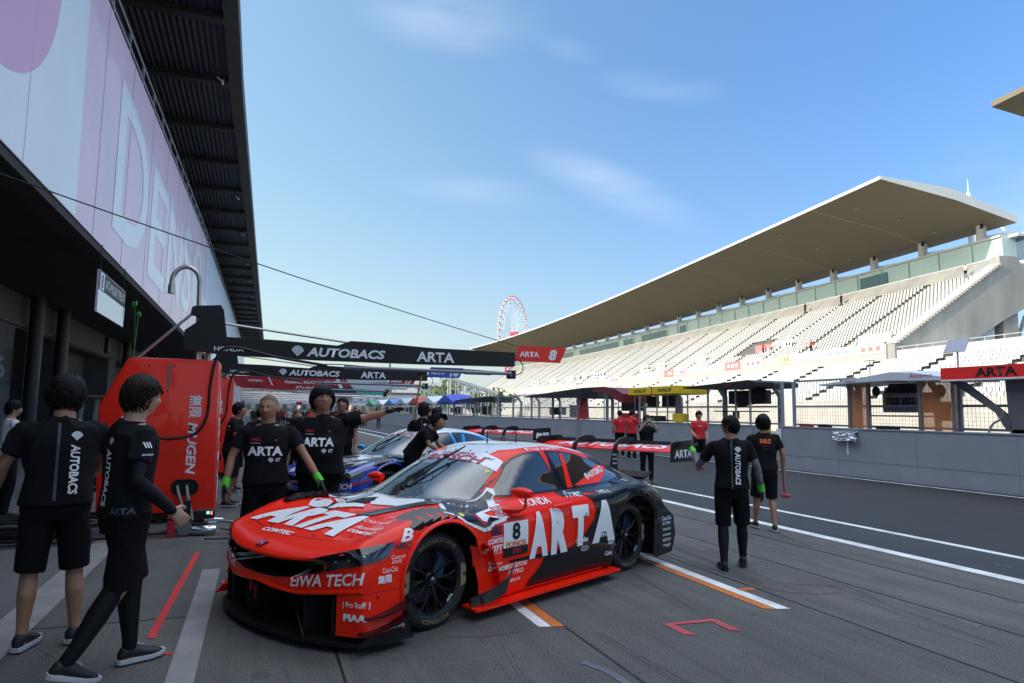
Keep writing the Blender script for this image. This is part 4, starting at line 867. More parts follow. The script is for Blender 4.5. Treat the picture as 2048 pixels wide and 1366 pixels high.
def livery_red(E):
    body, al, bv, cv_, side, stext, topd = [E[k] for k in ('body', 'al', 'bv', 'cv_', 'side', 'stext', 'topd')]
    for s in (1, -1):
        # black rear quarter and lower flank
        side('rear_black_paint', [(-.50, .905), (-.20, .880), (-.22, .835), (-.54, .827), (-.60, .78), (-.635, .70), (-.60, .60), (-.50, .52), (-.40, .44), (-.247, .388), (.30, .395), (.60, .395), (.60, .378), (.12, .352), (.18, .28), (.31, .19), (.38, .10), (-2.1, .10), (-2.1, .95), (-1.6, .99), (-1.2, .93)], C_blk, s, .004, step=.03)
        topd('rear_deck_paint', poly2d([(s*.60, 1.25), (s*.60, 2.1), (s*.96, 2.1), (s*.975, 1.3), (s*.93, .9), (s*.86, .6), (s*.74, .55), (s*.70, 1.0)]), C_blk, 0, 0, .0035, step=.03)
        topd('rear_deck_paint', poly2d([(0, 1.7), (0, 2.1), (s*.62, 2.1), (s*.62, 1.5)]), C_blk, 0, 0, .0035, step=.03)
        side('cabin_rear_paint', [(-1.04, 1.19), (-1.25, 1.13), (-1.6, 1.05), (-2.02, .96), (-2.1, .86), (-.2, .86), (-.2, 1.22)], C_blk, s, .0022, cv_, step=.025)
        side('cabin_red_paint', [(.99, .84), (.985, .90), (.60, 1.045), (.42, 1.13), (.28, 1.195), (.12, 1.245), (-.1, 1.268), (-.35, 1.275), (-.65, 1.252), (-.95, 1.20), (-1.10, 1.14), (-.90, 1.10), (-.3, 1.17), (-.2, .86), (.4, .84)], C_red, s, .0035, cv_, step=.02)
        Dp = Vector((0, -s*.77, -.64)); Vp = Vector((0, -s*.64, .77))
        def sh(nm, pts, m, off): return decal(nm, poly2d([(x, -.64*y+.77*z) for x, y, z in pts]), m, (0, 0, 0), (1, 0, 0), Vp, Dp, al, off, .02, body, 6.)
        sh('head_pattern', [(1.0, .50, .84), (1.06, .62, .835), (1.22, .80, .82), (1.30, .86, .83), (1.24, .925, .815), (1.15, .972, .757), (1.06, .975, .715), (.93, .955, .66), (.84, .94, .66), (.79, .935, .70), (.64, .925, .715), (.60, .915, .75), (.80, .90, .765), (.90, .89, .79), (.78, .85, .79), (.66, .83, .80), (.62, .80, .85), (.60, .76, .90), (.86, .66, .875), (.96, .50, .85)], C_letter, .0045)
        sh('head_pattern', [(.97, .52, .845), (1.04, .66, .835), (1.19, .80, .815), (1.25, .86, .828), (1.20, .92, .815), (1.13, .967, .765), (1.05, .968, .735), (.93, .95, .685), (.85, .935, .69), (.80, .93, .725), (.70, .92, .735), (.86, .90, .765), (.96, .88, .795), (.86, .84, .80), (.74, .82, .81), (.70, .79, .85), (.68, .76, .88), (.86, .67, .868), (.94, .53, .85)], C_blk, .0065)
        sh('head_pattern', [(1.02, .90, .79), (1.00, .935, .745), (.93, .945, .70), (.88, .93, .715), (.94, .90, .765)], C_dred, .0085); sh('head_pattern', [(.98, .90, .785), (.95, .93, .735), (.89, .93, .72), (.82, .91, .77), (.90, .88, .80)], C_letter, .0095)
        sh('eye_mark', [(1.155+.028*math.cos(a), .922-.012*math.sin(a), .808+.018*math.sin(a)) for a in np.linspace(0, 6.0, 12)], C_yel, .009)
        sh('pillar_pattern', [(.78, .70, .87), (.66, .70, .93), (.58, .68, .985), (.53, .70, .96), (.56, .73, .90), (.62, .74, .87)], C_letter, .009); sh('pillar_pattern', [(.76, .71, .87), (.66, .71, .92), (.60, .70, .955), (.58, .73, .90), (.64, .74, .87)], C_blk, .011)
        # number panel
        side('number_panel', [(.675, .70), (.365, .70), (.365, .50), (.675, .50)], C_letter, s, .0045); side('number_panel_strip', [(.675, .50), (.365, .50), (.365, .425), (.675, .425)], C_blk, s, .0045)
        stext('race_number', '8', .52, .625, .10, .125, C_blk, s, .0075, bold=.03); stext('panel_sticker', 'PONOS', .52, .525, .25, .042, C_orange, s, .0075, bold=.03); stext('panel_sticker', 'ETS', .51, .462, .10, .036, C_dred, s, .0075, bold=.03)
        stext('sticker', 'AUTOBACS', .51, .725, .23, .026, C_blk, s, .006, bold=.02)
        # big team letters: each its own shape, growing towards the tail
        for ch, x, z, w, h in (('A', .215, .56, .255, .32), ('R', -.075, .562, .245, .335), ('T', -.385, .57, .25, .31), ('A', -.755, .575, .35, .33)):
            if s < 0: x = -.57-x
            stext('team_lettering', ch, x, z, w, h, C_letter, s, .0075, bold=.075)
        stext('sticker', 'HONDA', .16, .822, .36, .05, C_letter, s, .006, bold=.015); stext('sticker', 'フクタ電子', -.39, .848, .25, .045, C_letter, s, .006, bold=.02)
        stext('sticker', '無限', .66, .785, .15, .07, C_letter, s, .0062, bold=.05); stext('sticker', '無限', .66, .785, .14, .06, C_dred, s, .0085, bold=.0)
        stext('sticker', 'HRC', .765, .655, .14, .065, C_navy, s, .006, bold=.05); stext('sticker', 'HONDA RACING', .765, .608, .13, .012, C_letter, s, .006)
        stext('sticker', 'COMTEC', .77, .575, .21, .036, C_letter, s, .006, bold=.04); stext('sticker', 'HTFT', .77, .515, .17, .045, C_letter, s, .006, bold=.05, shear=.2); stext('sticker', 'Honda Techno Fort', .77, .478, .15, .016, C_letter, s, .006)
        stext('sticker', 'sparco', .735, .395, .10, .028, C_letter, s, .006); stext('sticker', '//// WORK', .69, .345, .19, .035, C_letter, s, .006, bold=.05, shear=.2); stext('sticker', 'BRIDGESTONE', .50, .348, .27, .036, C_letter, s, .0065, bold=.02, shear=.2)
        stext('sticker', 'PITPRO', .50, .295, .19, .036, C_letter, s, .006, bold=.01); stext('sticker', 'Amatora', .55, .235, .22, .036, C_letter, s, .006)
        stext('sticker', 'Holts', -.43, .435, .16, .045, C_letter, s, .006, bold=.03); stext('sticker', '╬', -.335, .435, .05, .045, C_letter, s, .006); stext('sticker', 'amon', -.78, .45, .22, .05, C_letter, s, .006, bold=.02); stext('sticker', 'NGK', -.88, .355, .08, .033, C_letter, s, .006, bold=.03); stext('sticker', 'Calm', -.86, .255, .11, .04, C_letter, s, .006, bold=.02)
        side('sticker', join2(ring2d(.06, .025, .006, 20, (-.47, .35))), C_letter, s, .006); stext('sticker', 'NN', -.47, .35, .07, .022, C_letter, s, .0062, shear=.3)
        stext('sticker', 'Panasonic', -.80, .862, .17, .034, C_letter, s, .006, bold=.015); stext('sticker', 'AUTOMOTIVE', -.82, .835, .17, .018, C_letter, s, .006); stext('sticker', 'DEGIMA', -1.42, .895, .12, .025, C_letter, s, .006)
        # on the glass
        decal('window_stripe', poly2d([(-.50, 1.20), (-.56, 1.20), (-.48, .895), (-.40, .895)]), C_red, (0, 0, 0), (1, 0, 0), (0, 0, 1), (0, -s, 0), cv_, .0115, .04, body, 4.)
        decal('window_graphic', poly2d([(-.52, .905), (-1.12, 1.065), (-1.34, 1.04), (-1.20, .975), (-.95, .905)]), C_red, (0, 0, 0), (1, 0, 0), (0, 0, 1), (0, -s, 0), cv_, .0115, .04, body, 4.)
        stext('window_lettering', 'AUTOBACS', -1.02, 1.005, .36, .048, C_letter, s, .016, cv_, rot=-.12*s*(-1), bold=.03, sh=.2); decal('window_emblem', autologo(.035), C_letter, (-.80, 0, .97), (-s, 0, 0), (0, 0, 1), (0, -s, 0), cv_, .015, .05, body, 4.)
        # name flags along the roof edge
        stext('driver_names', '● T.NOJIRI  ● N.MATSUSHITA', -.34, 1.252, .52, .020, C_letter, s, .008, cv_, bold=.01)
        # fender stickers ahead of the front wheel, seen from the side-front
        Df = Vector((-.50, -s*.86, 0)).normalized(); Uf = Vector((-.86, s*.50, 0)).normalized()*s; OF = Vector((1.80, s*.95, .55))
        for t_, p, w, h, m_ in (('B', (1.70, .95, .735), .10, .075, C_letter), ('HRC', (1.745, .964, .668), .13, .035, C_navy), ('Castrol', (1.79, .968, .603), .10, .026, C_letter), ('EDGE', (1.80, .968, .572), .075, .020, C_letter), ('Coca-Cola', (1.855, .966, .527), .11, .035, C_letter), ('無限', (1.893, .963, .468), .10, .040, C_letter)):
            w3 = Vector((p[0], s*p[1], p[2]))-OF
            decal('fender_sticker', xf2(fit_text(t_, w, h, bold=.03 if t_ in ('B', 'HRC', '無限') else .0, shear=.35 if t_ in ('B', 'HRC', 'EDGE') else 0), w3.dot(Uf), w3.z), m_, OF, Uf, (0, 0, 1), Df, bv, .005, .03, body, 2.)
    # bonnet
    topd('bonnet_lettering', fit_text('ARTA', 1.20, .34, bold=.07, shear=.12), C_letter, 1.785, -.12, .006, step=.03)
    for pts in ([(-.661, -1.456), (-.71, -1.38), (-.70, -1.338), (-.582, -1.313), (-.45, -1.37), (-.34, -1.46), (-.281, -1.537), (-.393, -1.585), (-.55, -1.55)], [(-.595, -1.263), (-.46, -1.27), (-.365, -1.306), (-.201, -1.41), (-.165, -1.542), (-.231, -1.57), (-.28, -1.48), (-.314, -1.417), (-.45, -1.34)], [(-.24, -1.40), (-.172, -1.345), (-.043, -1.331), (.046, -1.406), (-.036, -1.426), (-.10, -1.46), (-.15, -1.52)]):
        topd('bonnet_graphic', poly2d(pts), C_letter, 0, 0, .006, step=.03)
    topd('bonnet_white_paint', poly2d([(-.62, -1.20), (-.50, -1.08), (-.45, -.90), (.50, -.90), (.46, -.955), (.32, -1.05), (.27, -1.24), (.0, -1.30), (-.09, -1.24), (-.20, -1.06), (-.36, -1.22), (-.50, -1.24)]), C_letter, 0, 0, .0042, step=.03)
    topd('bonnet_lettering', fit_text('COMTEC', .40, .045, bold=.04), C_letter, 2.085, -.11, .006, rot=.02); topd('bonnet_lettering', fit_text('COMTEC', .33, .040, bold=.04), C_letter, 1.865, .64, .006, rot=-.06)
    topd('bonnet_lettering', fit_text('CVSTOS', .31, .045, bold=0), C_letter, 1.655, .55, .006, rot=-.0); topd('bonnet_lettering', fit_text('Amatora', .33, .055, bold=.0), C_letter, 1.785, .64, .006, rot=-.04); topd('bonnet_lettering', fit_text('━━━━', .24, .03, bold=.02), C_letter, 1.50, .62, .006, rot=-.0)
    topd('shut_line', join2(*[poly2d([(y, -(1.90+.19*(1-(y/.85)**2))), (y+.06, -(1.90+.19*(1-((y+.06)/.85)**2))), (y+.06, -(1.904+.19*(1-((y+.06)/.85)**2))), (y, -(1.904+.19*(1-(y/.85)**2)))]) for y in np.arange(-.84, .83, .06)]), C_blk, 0, 0, .002)
    Dn = Vector((-1, 0, 0)); 
    decal('nose_emblem', join2(poly2d([(-.045, -.035), (.045, -.035), (.055, .035), (-.055, .035)])), C_chrome, (2.30, -.04, .72), (0, 1, 0), (-.86, 0, .5), Vector((-.5, 0, -.86)), bv, .006, .03, body, 4.)
    decal('nose_emblem', join2(poly2d([(-.038, -.030), (.038, -.030), (.048, .030), (-.048, .030)])), C_dred, (2.30, -.04, .72), (0, 1, 0), (-.86, 0, .5), Vector((-.5, 0, -.86)), bv, .008, .03, body, 4.)
    decal('nose_emblem', fit_text('H', .055, .045, bold=.03), C_chrome, (2.30, -.04, .72), (0, 1, 0), (-.86, 0, .5), Vector((-.5, 0, -.86)), bv, .010, .03, body, 4.)
    for s in (1, -1):
        decal('nose_lettering', xf2(fit_text('EIWA TECH', .58, .075, bold=.02, shear=.15), 0, 0, .11*s), C_letter, (2.6, s*.86, .458), (.40*-s, .92, 0), (0, .10*s, 1), (-.92, -.40*s, 0), bv, .007, .02, body, 2.)
        decal('nose_lettering', fit_text('| Pro Staff |', .17, .036, bold=.01), C_letter, (2.5, s*1.02, .318), (-.3*s, .95, 0), (0, 0, 1), (-.95, -.3*s, 0), bv, .005, .03, body, 2.)
        decal('nose_lettering', fit_text('PIAA', .16, .042, bold=.05), C_letter, (2.5, s*1.02, .235), (-.3*s, .95, 0), (0, 0, 1), (-.95, -.3*s, 0), bv, .005, .03, body, 2.)
        stext('sticker', 'BRIDGESTONE', 1.83, .155, .17, .024, C_letter, s, .005, bv, bold=.02, shear=.2)
    for x, y in ((2.03, -.30), (2.03, .30), (1.93, -.62), (1.93, .62), (1.45, -.70), (1.45, .70), (1.12, -.66), (1.12, .66), (1.0, -.2), (1.0, .2)):
        topd('bonnet_fastener', ell2d(.011, .011, 10), C_in, x, y, .006)
    for s in (1, -1):
        for x, z in ((.84, .46), (.70, .32), (.32, .37), (-.22, .36), (-.80, .36), (-.80, .20), (1.72, .40), (1.95, .36)): side('panel_fastener', ell2d(.009, .009, 10, (x, z)), C_in, s, .007)
        side('flank_shut_line', [(-.30, .375), (-.90, .37), (-.90, .373), (-.30, .378)], C_hole, s, .0065); side('fender_shut_line', [(1.74, .395), (2.10, .385), (2.10, .388), (1.74, .398)], C_blk, s, .0065)
    # door shut lines
    for s in (1, -1):
        for pts in ([(.885, .86), (.90, .60), (.90, .42)], [(-.275, .87), (-.30, .60), (-.30, .42)], [(.80, .40), (.60, .30)], [(.885, .42), (.68, .30)]):
            P = []; 
            for (x0, z0), (x1, z1) in zip(pts[:-1], pts[1:]): P.append(poly2d([(x0, z0), (x0-.004, z0), (x1-.004, z1), (x1, z1)]))
            side('shut_line', join2(*P), C_blk, s, .0065)
def livery_blue(E):
    side, stext, topd = [E[k] for k in ('side', 'stext', 'topd')]; cv_, body, bv = E['cv_'], E['body'], E['bv']
    for s in (1, -1):
        side('cabin_blue_paint', [(.98, .80), (.985, .90), (.60, 1.02), (.34, 1.135), (.12, 1.21), (-.15, 1.235), (-.60, 1.235), (-1.2, 1.14), (-2.1, 1.0), (-2.1, .84), (.4, .84)], C_cyan if s > 0 else C_blue, s, .0012, cv_)
        side('head_pattern', [(1.10, .845), (1.22, .80), (1.12, .76), (.98, .74), (.86, .66), (.62, .72), (.45, .87), (.53, .92), (.72, .92), (.92, .90)], C_blk, s, .0035); side('eye_mark', ell2d(.022, .026, 12, (.925, .765)), C_yel, s, .0056)
        side('flank_paint', [(-.7, .87), (-.9, .5), (-.6, .4), (.35, .4), (.3, .33), (.1, .12), (-2.1, .1), (-2.1, .95)], C_blk, s, .0028)
        side('nose_stripe', [(2.2, .50), (1.6, .60), (1.0, .56), (1.0, .54), (1.6, .575), (2.2, .46)], C_dred, s, .0035)
        for ch, x, w in (('A', .235, .245), ('R', -.04, .22), ('T', -.37, .25), ('A', -.80, .40)): stext('team_lettering', ch, x, .575, w, .31, C_letter, s, .006, bold=.045)
        decal('window_stripe', poly2d([(-.50, 1.20), (-.58, 1.20), (-.48, .895), (-.40, .895)]), C_cyan, (0, 0, 0), (1, 0, 0), (0, 0, 1), (0, -s, 0), cv_, .0115, .04, body, 4.)
        stext('driver_names', '● R.OHTSU  ● R.SATO', -.36, 1.224, .50, .014, C_letter, s, .004, cv_)
        decal('nose_lettering', xf2(fit_text('EIWA TECH', .58, .075, bold=.02, shear=.15), 0, 0, .11*s), C_letter, (2.6, s*.86, .458), (.40*-s, .92, 0), (0, .10*s, 1), (-.92, -.40*s, 0), bv, .007, .02, body, 2.)
    topd('bonnet_lettering', fit_text('ARTA', 1.26, .26, bold=.05), C_blk, 1.80, 0, .005); topd('bonnet_paint', poly2d([(-.62, -2.2), (.62, -2.2), (.45, -.95), (-.45, -.95)]), C_wht, 0, 0, .003)
CAR_O = Vector((2.0805, 6.4913, 0)); CAR_H = R(-151.875)
make_car('racing_car', 'low red and black touring racing car with number 8 panel and white roof', CAR_O, CAR_H,
         dict(body=C_red, roof=C_wht, rear=C_blk, mirror=C_red, wing=C_red, plate='ARTA', decals=livery_red, full=True))
make_car('racing_car', 'blue and white touring racing car parked behind the red number 8 car', Vector((2.72, 12.15, 0)), R(-152),
         dict(body=C_blue, roof=C_wht, rear=C_blk, mirror=C_cyan, wing=C_red, plate='無限', decals=livery_blue))
# ============================================================ PIT EQUIPMENT
M_tred = mat('tower_red', (1.0, .022, .005), .42, coat=.35, noise_amt=.06, noise_scale=2)
M_tube = mat('brushed_tube', (.50, .48, .47), .3, metal=.8); M_hose = mat('rubber_hose', (.015, .015, .017), .5); M_boomred = mat('boom_red', (.50, .02, .02), .45)
M_signred = mat('sign_red', (.90, .03, .02), .45); M_signblue = mat('sign_blue', (.03, .10, .55), .45); M_grey = mat('mid_grey', (.16, .17, .18), .5); M_green = mat('strap_green', (.03, .22, .02), .6)
M_print = mat('print_white', (.84, .86, .90), .5); M_steelg = mat('fence_blue_grey', (.30, .34, .39), .5, metal=.3)
def hdec(nm, pf, m, x, y, z, par, off=.004): return decal(nm, pf, m, (x, y, z), (1, 0, 0), (0, 0, 1), (0, 1, 0), off=off, parent=par)
def gantry(y, label, tower, boom_m, main, sign_m, sign, hose=True, fin=True, texts=(), tdepth=.62, brand=True, bend=4.0):
    g = empty('pit_gantry', (-1.25, y, 0), 0, label, 'pit gantry', 'refuelling and air gantries along the garages')
    X = lambda x: x+1.25
    if tower:
        b = MB(); P = [(-1.98, .14), (-.50, .14), (-.545, 2.27), (-.60, 2.29), (-1.66, 2.29), (-1.74, 2.24), (-2.03, 1.62), (-2.03, 1.5)]
        b.prism([(X(x), z) for x, z in P], (0, 0, 0), (1, 0, 0), (0, 0, 1), (0, 1, 0), tdepth); tw = b.build('tower_body', tower, g, bevel=.045, smooth=40)
        b = MB(); b.box((X(-1.9), .05, .05), (X(-.6), tdepth-.05, .14)); 
        for x in (-1.85, -1.2, -.65): b.tube([(X(x), -.02, .04), (X(x), .06, .04)], .04, 10)
        b.build('base', M_black, g)
        # oval service hole: dark plate plus raised rim
        ov = [(.165*math.copysign(abs(math.cos(a))**.6, math.cos(a)), .105*math.copysign(abs(math.sin(a))**.8, math.sin(a))) for a in np.linspace(0, 2*math.pi, 33)[:-1]]
        hdec('service_hole', poly2d(ov), C_hole, X(-.90), 0, .49, g, .004)
        b = MB(); b.tube([(X(-.90)+x*1.02, -.006, .49+z*1.02) for x, z in ov+ov[:1]], .009, 6); b.build('hole_rim', M_black, g)
        b = MB(); b.tube([(X(-1.0), .02, .52), (X(-.98), -.06, .45), (X(-.90), -.13, .22), (X(-.86), -.16, .05)], .022, 8); b.tube([(X(-.88), .02, .52), (X(-.86), -.06, .42), (X(-.80), -.13, .2), (X(-.76), -.18, .05)], .024, 8); b.build('drain_hose', mat('clear_hose', (.22, .20, .19), .25, coat=.5), g, smooth=50)
        hdec('slot', poly2d([(-.02, -.16), (.02, -.16), (.02, .14), (.012, .16), (-.012, .16), (-.02, .14)]), M_grey, X(-1.19), 0, 2.05, g)
        for x, z in ((-1.45, 2.18), (-1.13, 2.18), (-1.2, 1.83)): hdec('rivet', ell2d(.013, .013, 10), M_black, X(x), 0, z, g)
        if brand:
            hdec('tower_lettering', xf2(fit_text('MUGEN', .72, .115, bold=.03, shear=.15), 0, 0, -math.pi/2), M_print, X(-.845), 0, 1.03, g); hdec('tower_lettering', xf2(fit_text('無限', .32, .12, bold=.022), 0, 0, -math.pi/2), M_print, X(-.83), 0, 1.62, g)
            hdec('tower_lettering', xf2(fit_text('HONDA', 1.0, .16, bold=.02), 0, 0, -math.pi/2), M_print, X(-1.66), 0, 1.1, g)
            decal('tower_lettering', xf2(fit_text('ARTA', 1.7, .34, bold=.04), 0, 0, -math.pi/2), M_print, (X(-.5)+.03, tdepth*.5, 1.1), (0, 1, 0), (-.02, 0, 1), (-1, 0, -.02), bvh_of([tw]), .006, .1, g, 2.)
        if hose:
            b = MB(); b.tube(catmull([(X(.95), -.10, 2.26), (X(.2), -.16, 2.36), (X(-.35), -.18, 2.47), (X(-.56), -.18, 2.36), (X(-.64), -.16, 1.95), (X(-.66), -.14, 1.5), (X(-.80), -.14, 1.24), (X(-1.12), -.14, 1.17), (X(-1.42), -.14, 1.22)], 6), .021, 8)
            b.tube([(X(-1.38), -.14, 1.215), (X(-1.50), -.14, 1.24)], [.03, .04], 10); b.build('air_hose', M_hose, g, smooth=60)
            b = MB(); b.tube([(X(-1.50), -.14, 1.24), (X(-1.54), -.14, 1.36), (X(-1.60), -.14, 1.46)], [.045, .07, .075], 14); b.build('fuel_nozzle', M_black, g, smooth=50)
        b = MB(); b.tube([(X(-.86), .25, 2.28), (X(-.86), .25, 2.5)], .05, 12); b.tube([(X(-.72), .25, 2.28), (X(-.72), .25, 2.5)], .045, 12); b.build('tower_neck', M_tube, g, smooth=40)
    # lamp / vent hook
    b = MB(); A = [(X(-.86), .18, 2.3), (X(-.885), .18, 3.40)]+[(X(-1.07)+.185*math.cos(a), .18, 3.42+.23*math.sin(a)) for a in np.linspace(.1, math.pi, 12)]+[(X(-1.255), .18, 3.36)]
    b.tube(A, .033, 10); b.tube([(X(-1.255), .18, 3.37), (X(-1.255), .18, 3.24)], .048, 12); b.build('vent_pipe', M_tube, g, smooth=50)
    # boom
    e = bend
    P = ([(-1.03, 2.43), (-1.03, 2.70), (-.86, 2.84), (-.84, 2.91), (-.97, 2.93), (-.95, 3.04), (-.90, 3.06), (-.57, 3.09), (-.53, 3.02), (-.47, 2.63)] if fin else [(-1.03, 2.42), (-1.03, 2.60)])+[(.2, 2.62), (1.10, 2.58), (1.30, 2.66), (1.62, 2.655), (2.6, 2.61), (e, 2.60), (e, 2.365), (2.4, 2.345), (.8, 2.345), (-.5, 2.375)]
    b = MB(); b.prism([(X(x), z) for x, z in P], (0, -.03, 0), (1, 0, 0), (0, 0, 1), (0, 1, 0), .15); bo = b.build('boom', boom_m, g, bevel=.006)
    for t, x, z, w, h, m_, kw in texts:
        if t == '@': hdec('boom_emblem', autologo(w), m_, X(x), -.03, z, g)
        elif isinstance(t, list): hdec('boom_stripe', poly2d(t), m_, X(0), -.03, 0, g, .003)
        else: hdec('boom_lettering', fit_text(t, w, h, **kw), m_, X(x), -.03, z, g, .006)
    b = MB(); b.tube([(X(1.2), -.12, 2.245), (X(3.9), -.12, 2.235)], [.028, .028], 10); b.tube([(X(3.1), -.12, 2.235), (X(3.55), -.12, 2.233)], .036, 10); b.tube([(X(1.9), -.12, 2.24), (X(1.9), -.08, 2.34)], .013, 8); b.tube([(X(3.9), -.12, 2.19), (X(3.9), -.05, 2.30)], .02, 8); b.build('supply_pipe', mat('supply_pipe_grey', (.22, .235, .26), .35, metal=.5), g, smooth=40)
    b = MB(); b.tube([(X(-.52), .04, 2.83), (X(1.35), .04, 2.63)], .018, 8); b.tube([(X(-1.62), .05, 2.27), (X(-.97), .05, 2.93)], .022, 8); b.build('stay_rod', M_tube, g, smooth=40)
    b = MB(); b.tube(catmull([(X(3.9), -.12, 2.25), (X(2.9), -.13, 2.28), (X(2.2), -.13, 2.24), (X(1.2), -.13, 2.28), (X(.9), -.10, 2.28)], 5), .008, 6); b.tube(catmull([(X(e), -.05, 2.5), (X(e+.12), -.05, 2.42), (X(e+.10), -.08, 2.26), (X(3.9), -.12, 2.2)], 5), .008, 6); b.build('signal_cable', M_hose, g)
    b = MB(); b.box((X(e-.12), -.04, 2.16), (X(e+.02), .06, 2.30)); b.build('end_box', M_black, g, bevel=.01)
    # sign board
    b = MB(); b.prism([(X(e+.09), 2.72), (X(e+.96), 2.72), (X(e+.84), 2.46), (X(e+.0), 2.46)], (0, .0, 0), (1, 0, 0), (0, 0, 1), (0, 1, 0), .03); sg = b.build('sign_board', sign_m, g)
    hdec('sign_lettering', fit_text(sign[0], .36, .085, bold=.03), M_print, X(e+.27), 0, 2.585, g); hdec('sign_lettering', fit_text(sign[1], .15 if len(sign[1]) == 1 else .24, .16, bold=.05, shear=.2), M_print, X(e+.70), 0, 2.59, g)
    return g
W1 = [('HONDA', -.43, 2.455, .40, .065, M_print, dict(bold=.02)), ('@', .52, 2.465, .085, 0, M_print, {}), ('AUTOBACS', 1.24, 2.465, 1.18, .125, M_print, dict(bold=.035, shear=.2)), ('ARTA', 2.64, 2.465, .62, .15, M_print, dict(bold=.03))]
gantry(10.7, 'nearest red refuelling tower with long black overhead boom and red number 8 sign', M_tred, M_black, None, M_signred, ('ARTA', '8'), texts=W1)
gantry(17.0, 'second red refuelling tower with black boom and blue number 16 sign', M_tred, M_black, None, M_signblue, ('ARTA', '16'), texts=W1)
M_b3 = mat('boom_dark_red', (.42, .02, .03), .45); M_b3w = mat('boom_white', (.62, .66, .72), .45)
W3 = [('HONDA', -.1, 2.47, .42, .06, M_print, dict(bold=.02)), ('Astemo REAL RACING', 1.55, 2.465, 1.6, .11, M_print, dict(bold=.01)), ([(2.3, 2.6), (2.42, 2.6), (2.55, 2.3), (2.44, 2.3)], 0, 0, 0, 0, M_print, {}), ([(2.6, 2.62), (4.0, 2.6), (4.0, 2.25), (2.9, 2.27)], 0, 0, 0, 0, M_b3w, {}), ([(.25, 2.6), (.29, 2.6), (.42, 2.33), (.38, 2.33)], 0, 0, 0, 0, M_print, {})]
gantry(22.6, 'dark red and white boom gantry with white tower third along the garages', mat('tower_white', (.6, .63, .66), .4, coat=.4), M_b3, None, M_b3, ('Astemo', '17'), texts=W3, fin=False, brand=False, hose=False)
W4 = [('HONDA', -.1, 2.47, .42, .06, M_black, dict(bold=.02)), ('Modulo', 1.75, 2.45, .8, .12, M_print, dict(bold=.02, shear=.3)), ([(2.6, 2.62), (3.6, 2.6), (3.7, 2.25), (2.75, 2.27)], 0, 0, 0, 0, mat('boom_navy', (.02, .04, .07), .4), {}), ([(3.6, 2.6), (4.9, 2.6), (4.9, 2.25), (3.7, 2.25)], 0, 0, 0, 0, mat('boom_teal', (.05, .42, .40), .4), {})]
gantry(28.0, 'red boom gantry with navy and teal end fourth along the garages', None, M_b3, None, mat('sign_white', (.6, .6, .62), .5), ('Modulo', '64'), texts=W4, fin=False, brand=False, hose=False, bend=4.9)
cols = ['grey', 'silver', 'yellow', 'white', 'blue', 'black', 'green']
for i, (yy, cn) in enumerate(((30, 'silver'), (35, 'grey'), (41, 'lime'), (48, 'white'), (56, 'dark red'), (66, 'pale blue'))):
    cm = {'silver': M_tube, 'grey': M_grey, 'lime': mat('lime', (.45, .75, .05), .5), 'white': M_b3w, 'dark red': M_b3, 'pale blue': mat('pale_blue', (.3, .45, .7), .5)}[cn]
    g = empty('truss_gantry', (-1.2, yy, 0), 0, f'{cn} lattice gantry arm far down the pit lane', 'gantry', 'lattice gantries far down the pit lane')
    b = MB()
    for dz in (2.25, 2.55): 
        for dy in (0, .3): b.tube([(0, dy, dz), (6.2, dy, dz-.05)], .03, 5)
    for k in range(16): b.tube([(k*.39, 0, 2.25), ((k+1)*.39, 0, 2.53)], .018, 4); b.tube([(k*.39, 0, 2.53), ((k+1)*.39, .3, 2.53)], .014, 4)
    b.build('truss', M_tube, g); b = MB(); b.box((-.5, 0, .1), (.2, .5, 2.2)); b.build('tower_body', cm, g, bevel=.03)
    b = MB(); b.prism([(4.0, 1.95), (5.0, 1.95), (5.0, 2.2), (4.0, 2.2)], (0, -.05, 0), (1, 0, 0), (0, 0, 1), (0, 1, 0), .03); b.build('sign_board', cm, g)
# overhead wire
b = MB(); pts = []
for t in np.linspace(0, 1, 24): pts.append((4.05-8.6*t, 10.65-6.85*t, 2.70+1.0*t-.10*math.sin(t*math.pi)))
b.tube(pts, .006, 5); tag(b.build('overhead_cable', M_hose), 'thin black cable strung overhead from the garage to the boom end', 'cable')
# hanging entry sign
e = tag(empty('hanging_sign', (-3.15, 17.1, 3.5)), 'white team sign with black header hanging below the billboard overhang', 'sign')
b = MB(); b.box((-.02, -1.45, 0), (.02, 1.45, .86)); b.build('board', mat('sign_panel_white', (.62, .60, .64), .25, coat=.6), e)
def ydec(nm, pf, m, x, y, z, par, off=.003): return decal(nm, pf, m, (x, y, z), (0, 1, 0), (0, 0, 1), (-1, 0, 0), off=off, parent=par)
ydec('header', poly2d([(-1.44, -.19), (1.44, -.19), (1.44, .19), (-1.44, .19)]), M_black, .02, 0, .66, e); ydec('number_tile', poly2d([(-.20, -.17), (.20, -.17), (.20, .17), (-.20, .17)]), M_print, .02, -1.15, .66, e, .005)
ydec('lettering', fit_text('8', .18, .26, bold=.03), M_black, .02, -1.15, .66, e, .007); ydec('lettering', fit_text('ARTA MUGEN TYPE R-GT', 2.2, .20, bold=.0), M_print, .02, .28, .66, e, .006)
b = MB(); b.tube([(0, -1.3, .86), (0, -1.3, 1.4)], .01, 5); b.tube([(0, 1.3, .86), (0, 1.3, 1.4)], .01, 5); b.build('hanger', M_black, e)
e = tag(empty('ratchet_straps', (-3.0, 19.3, 2.6)), 'bright green straps and hooks hanging under the overhang beside the team sign', 'straps')
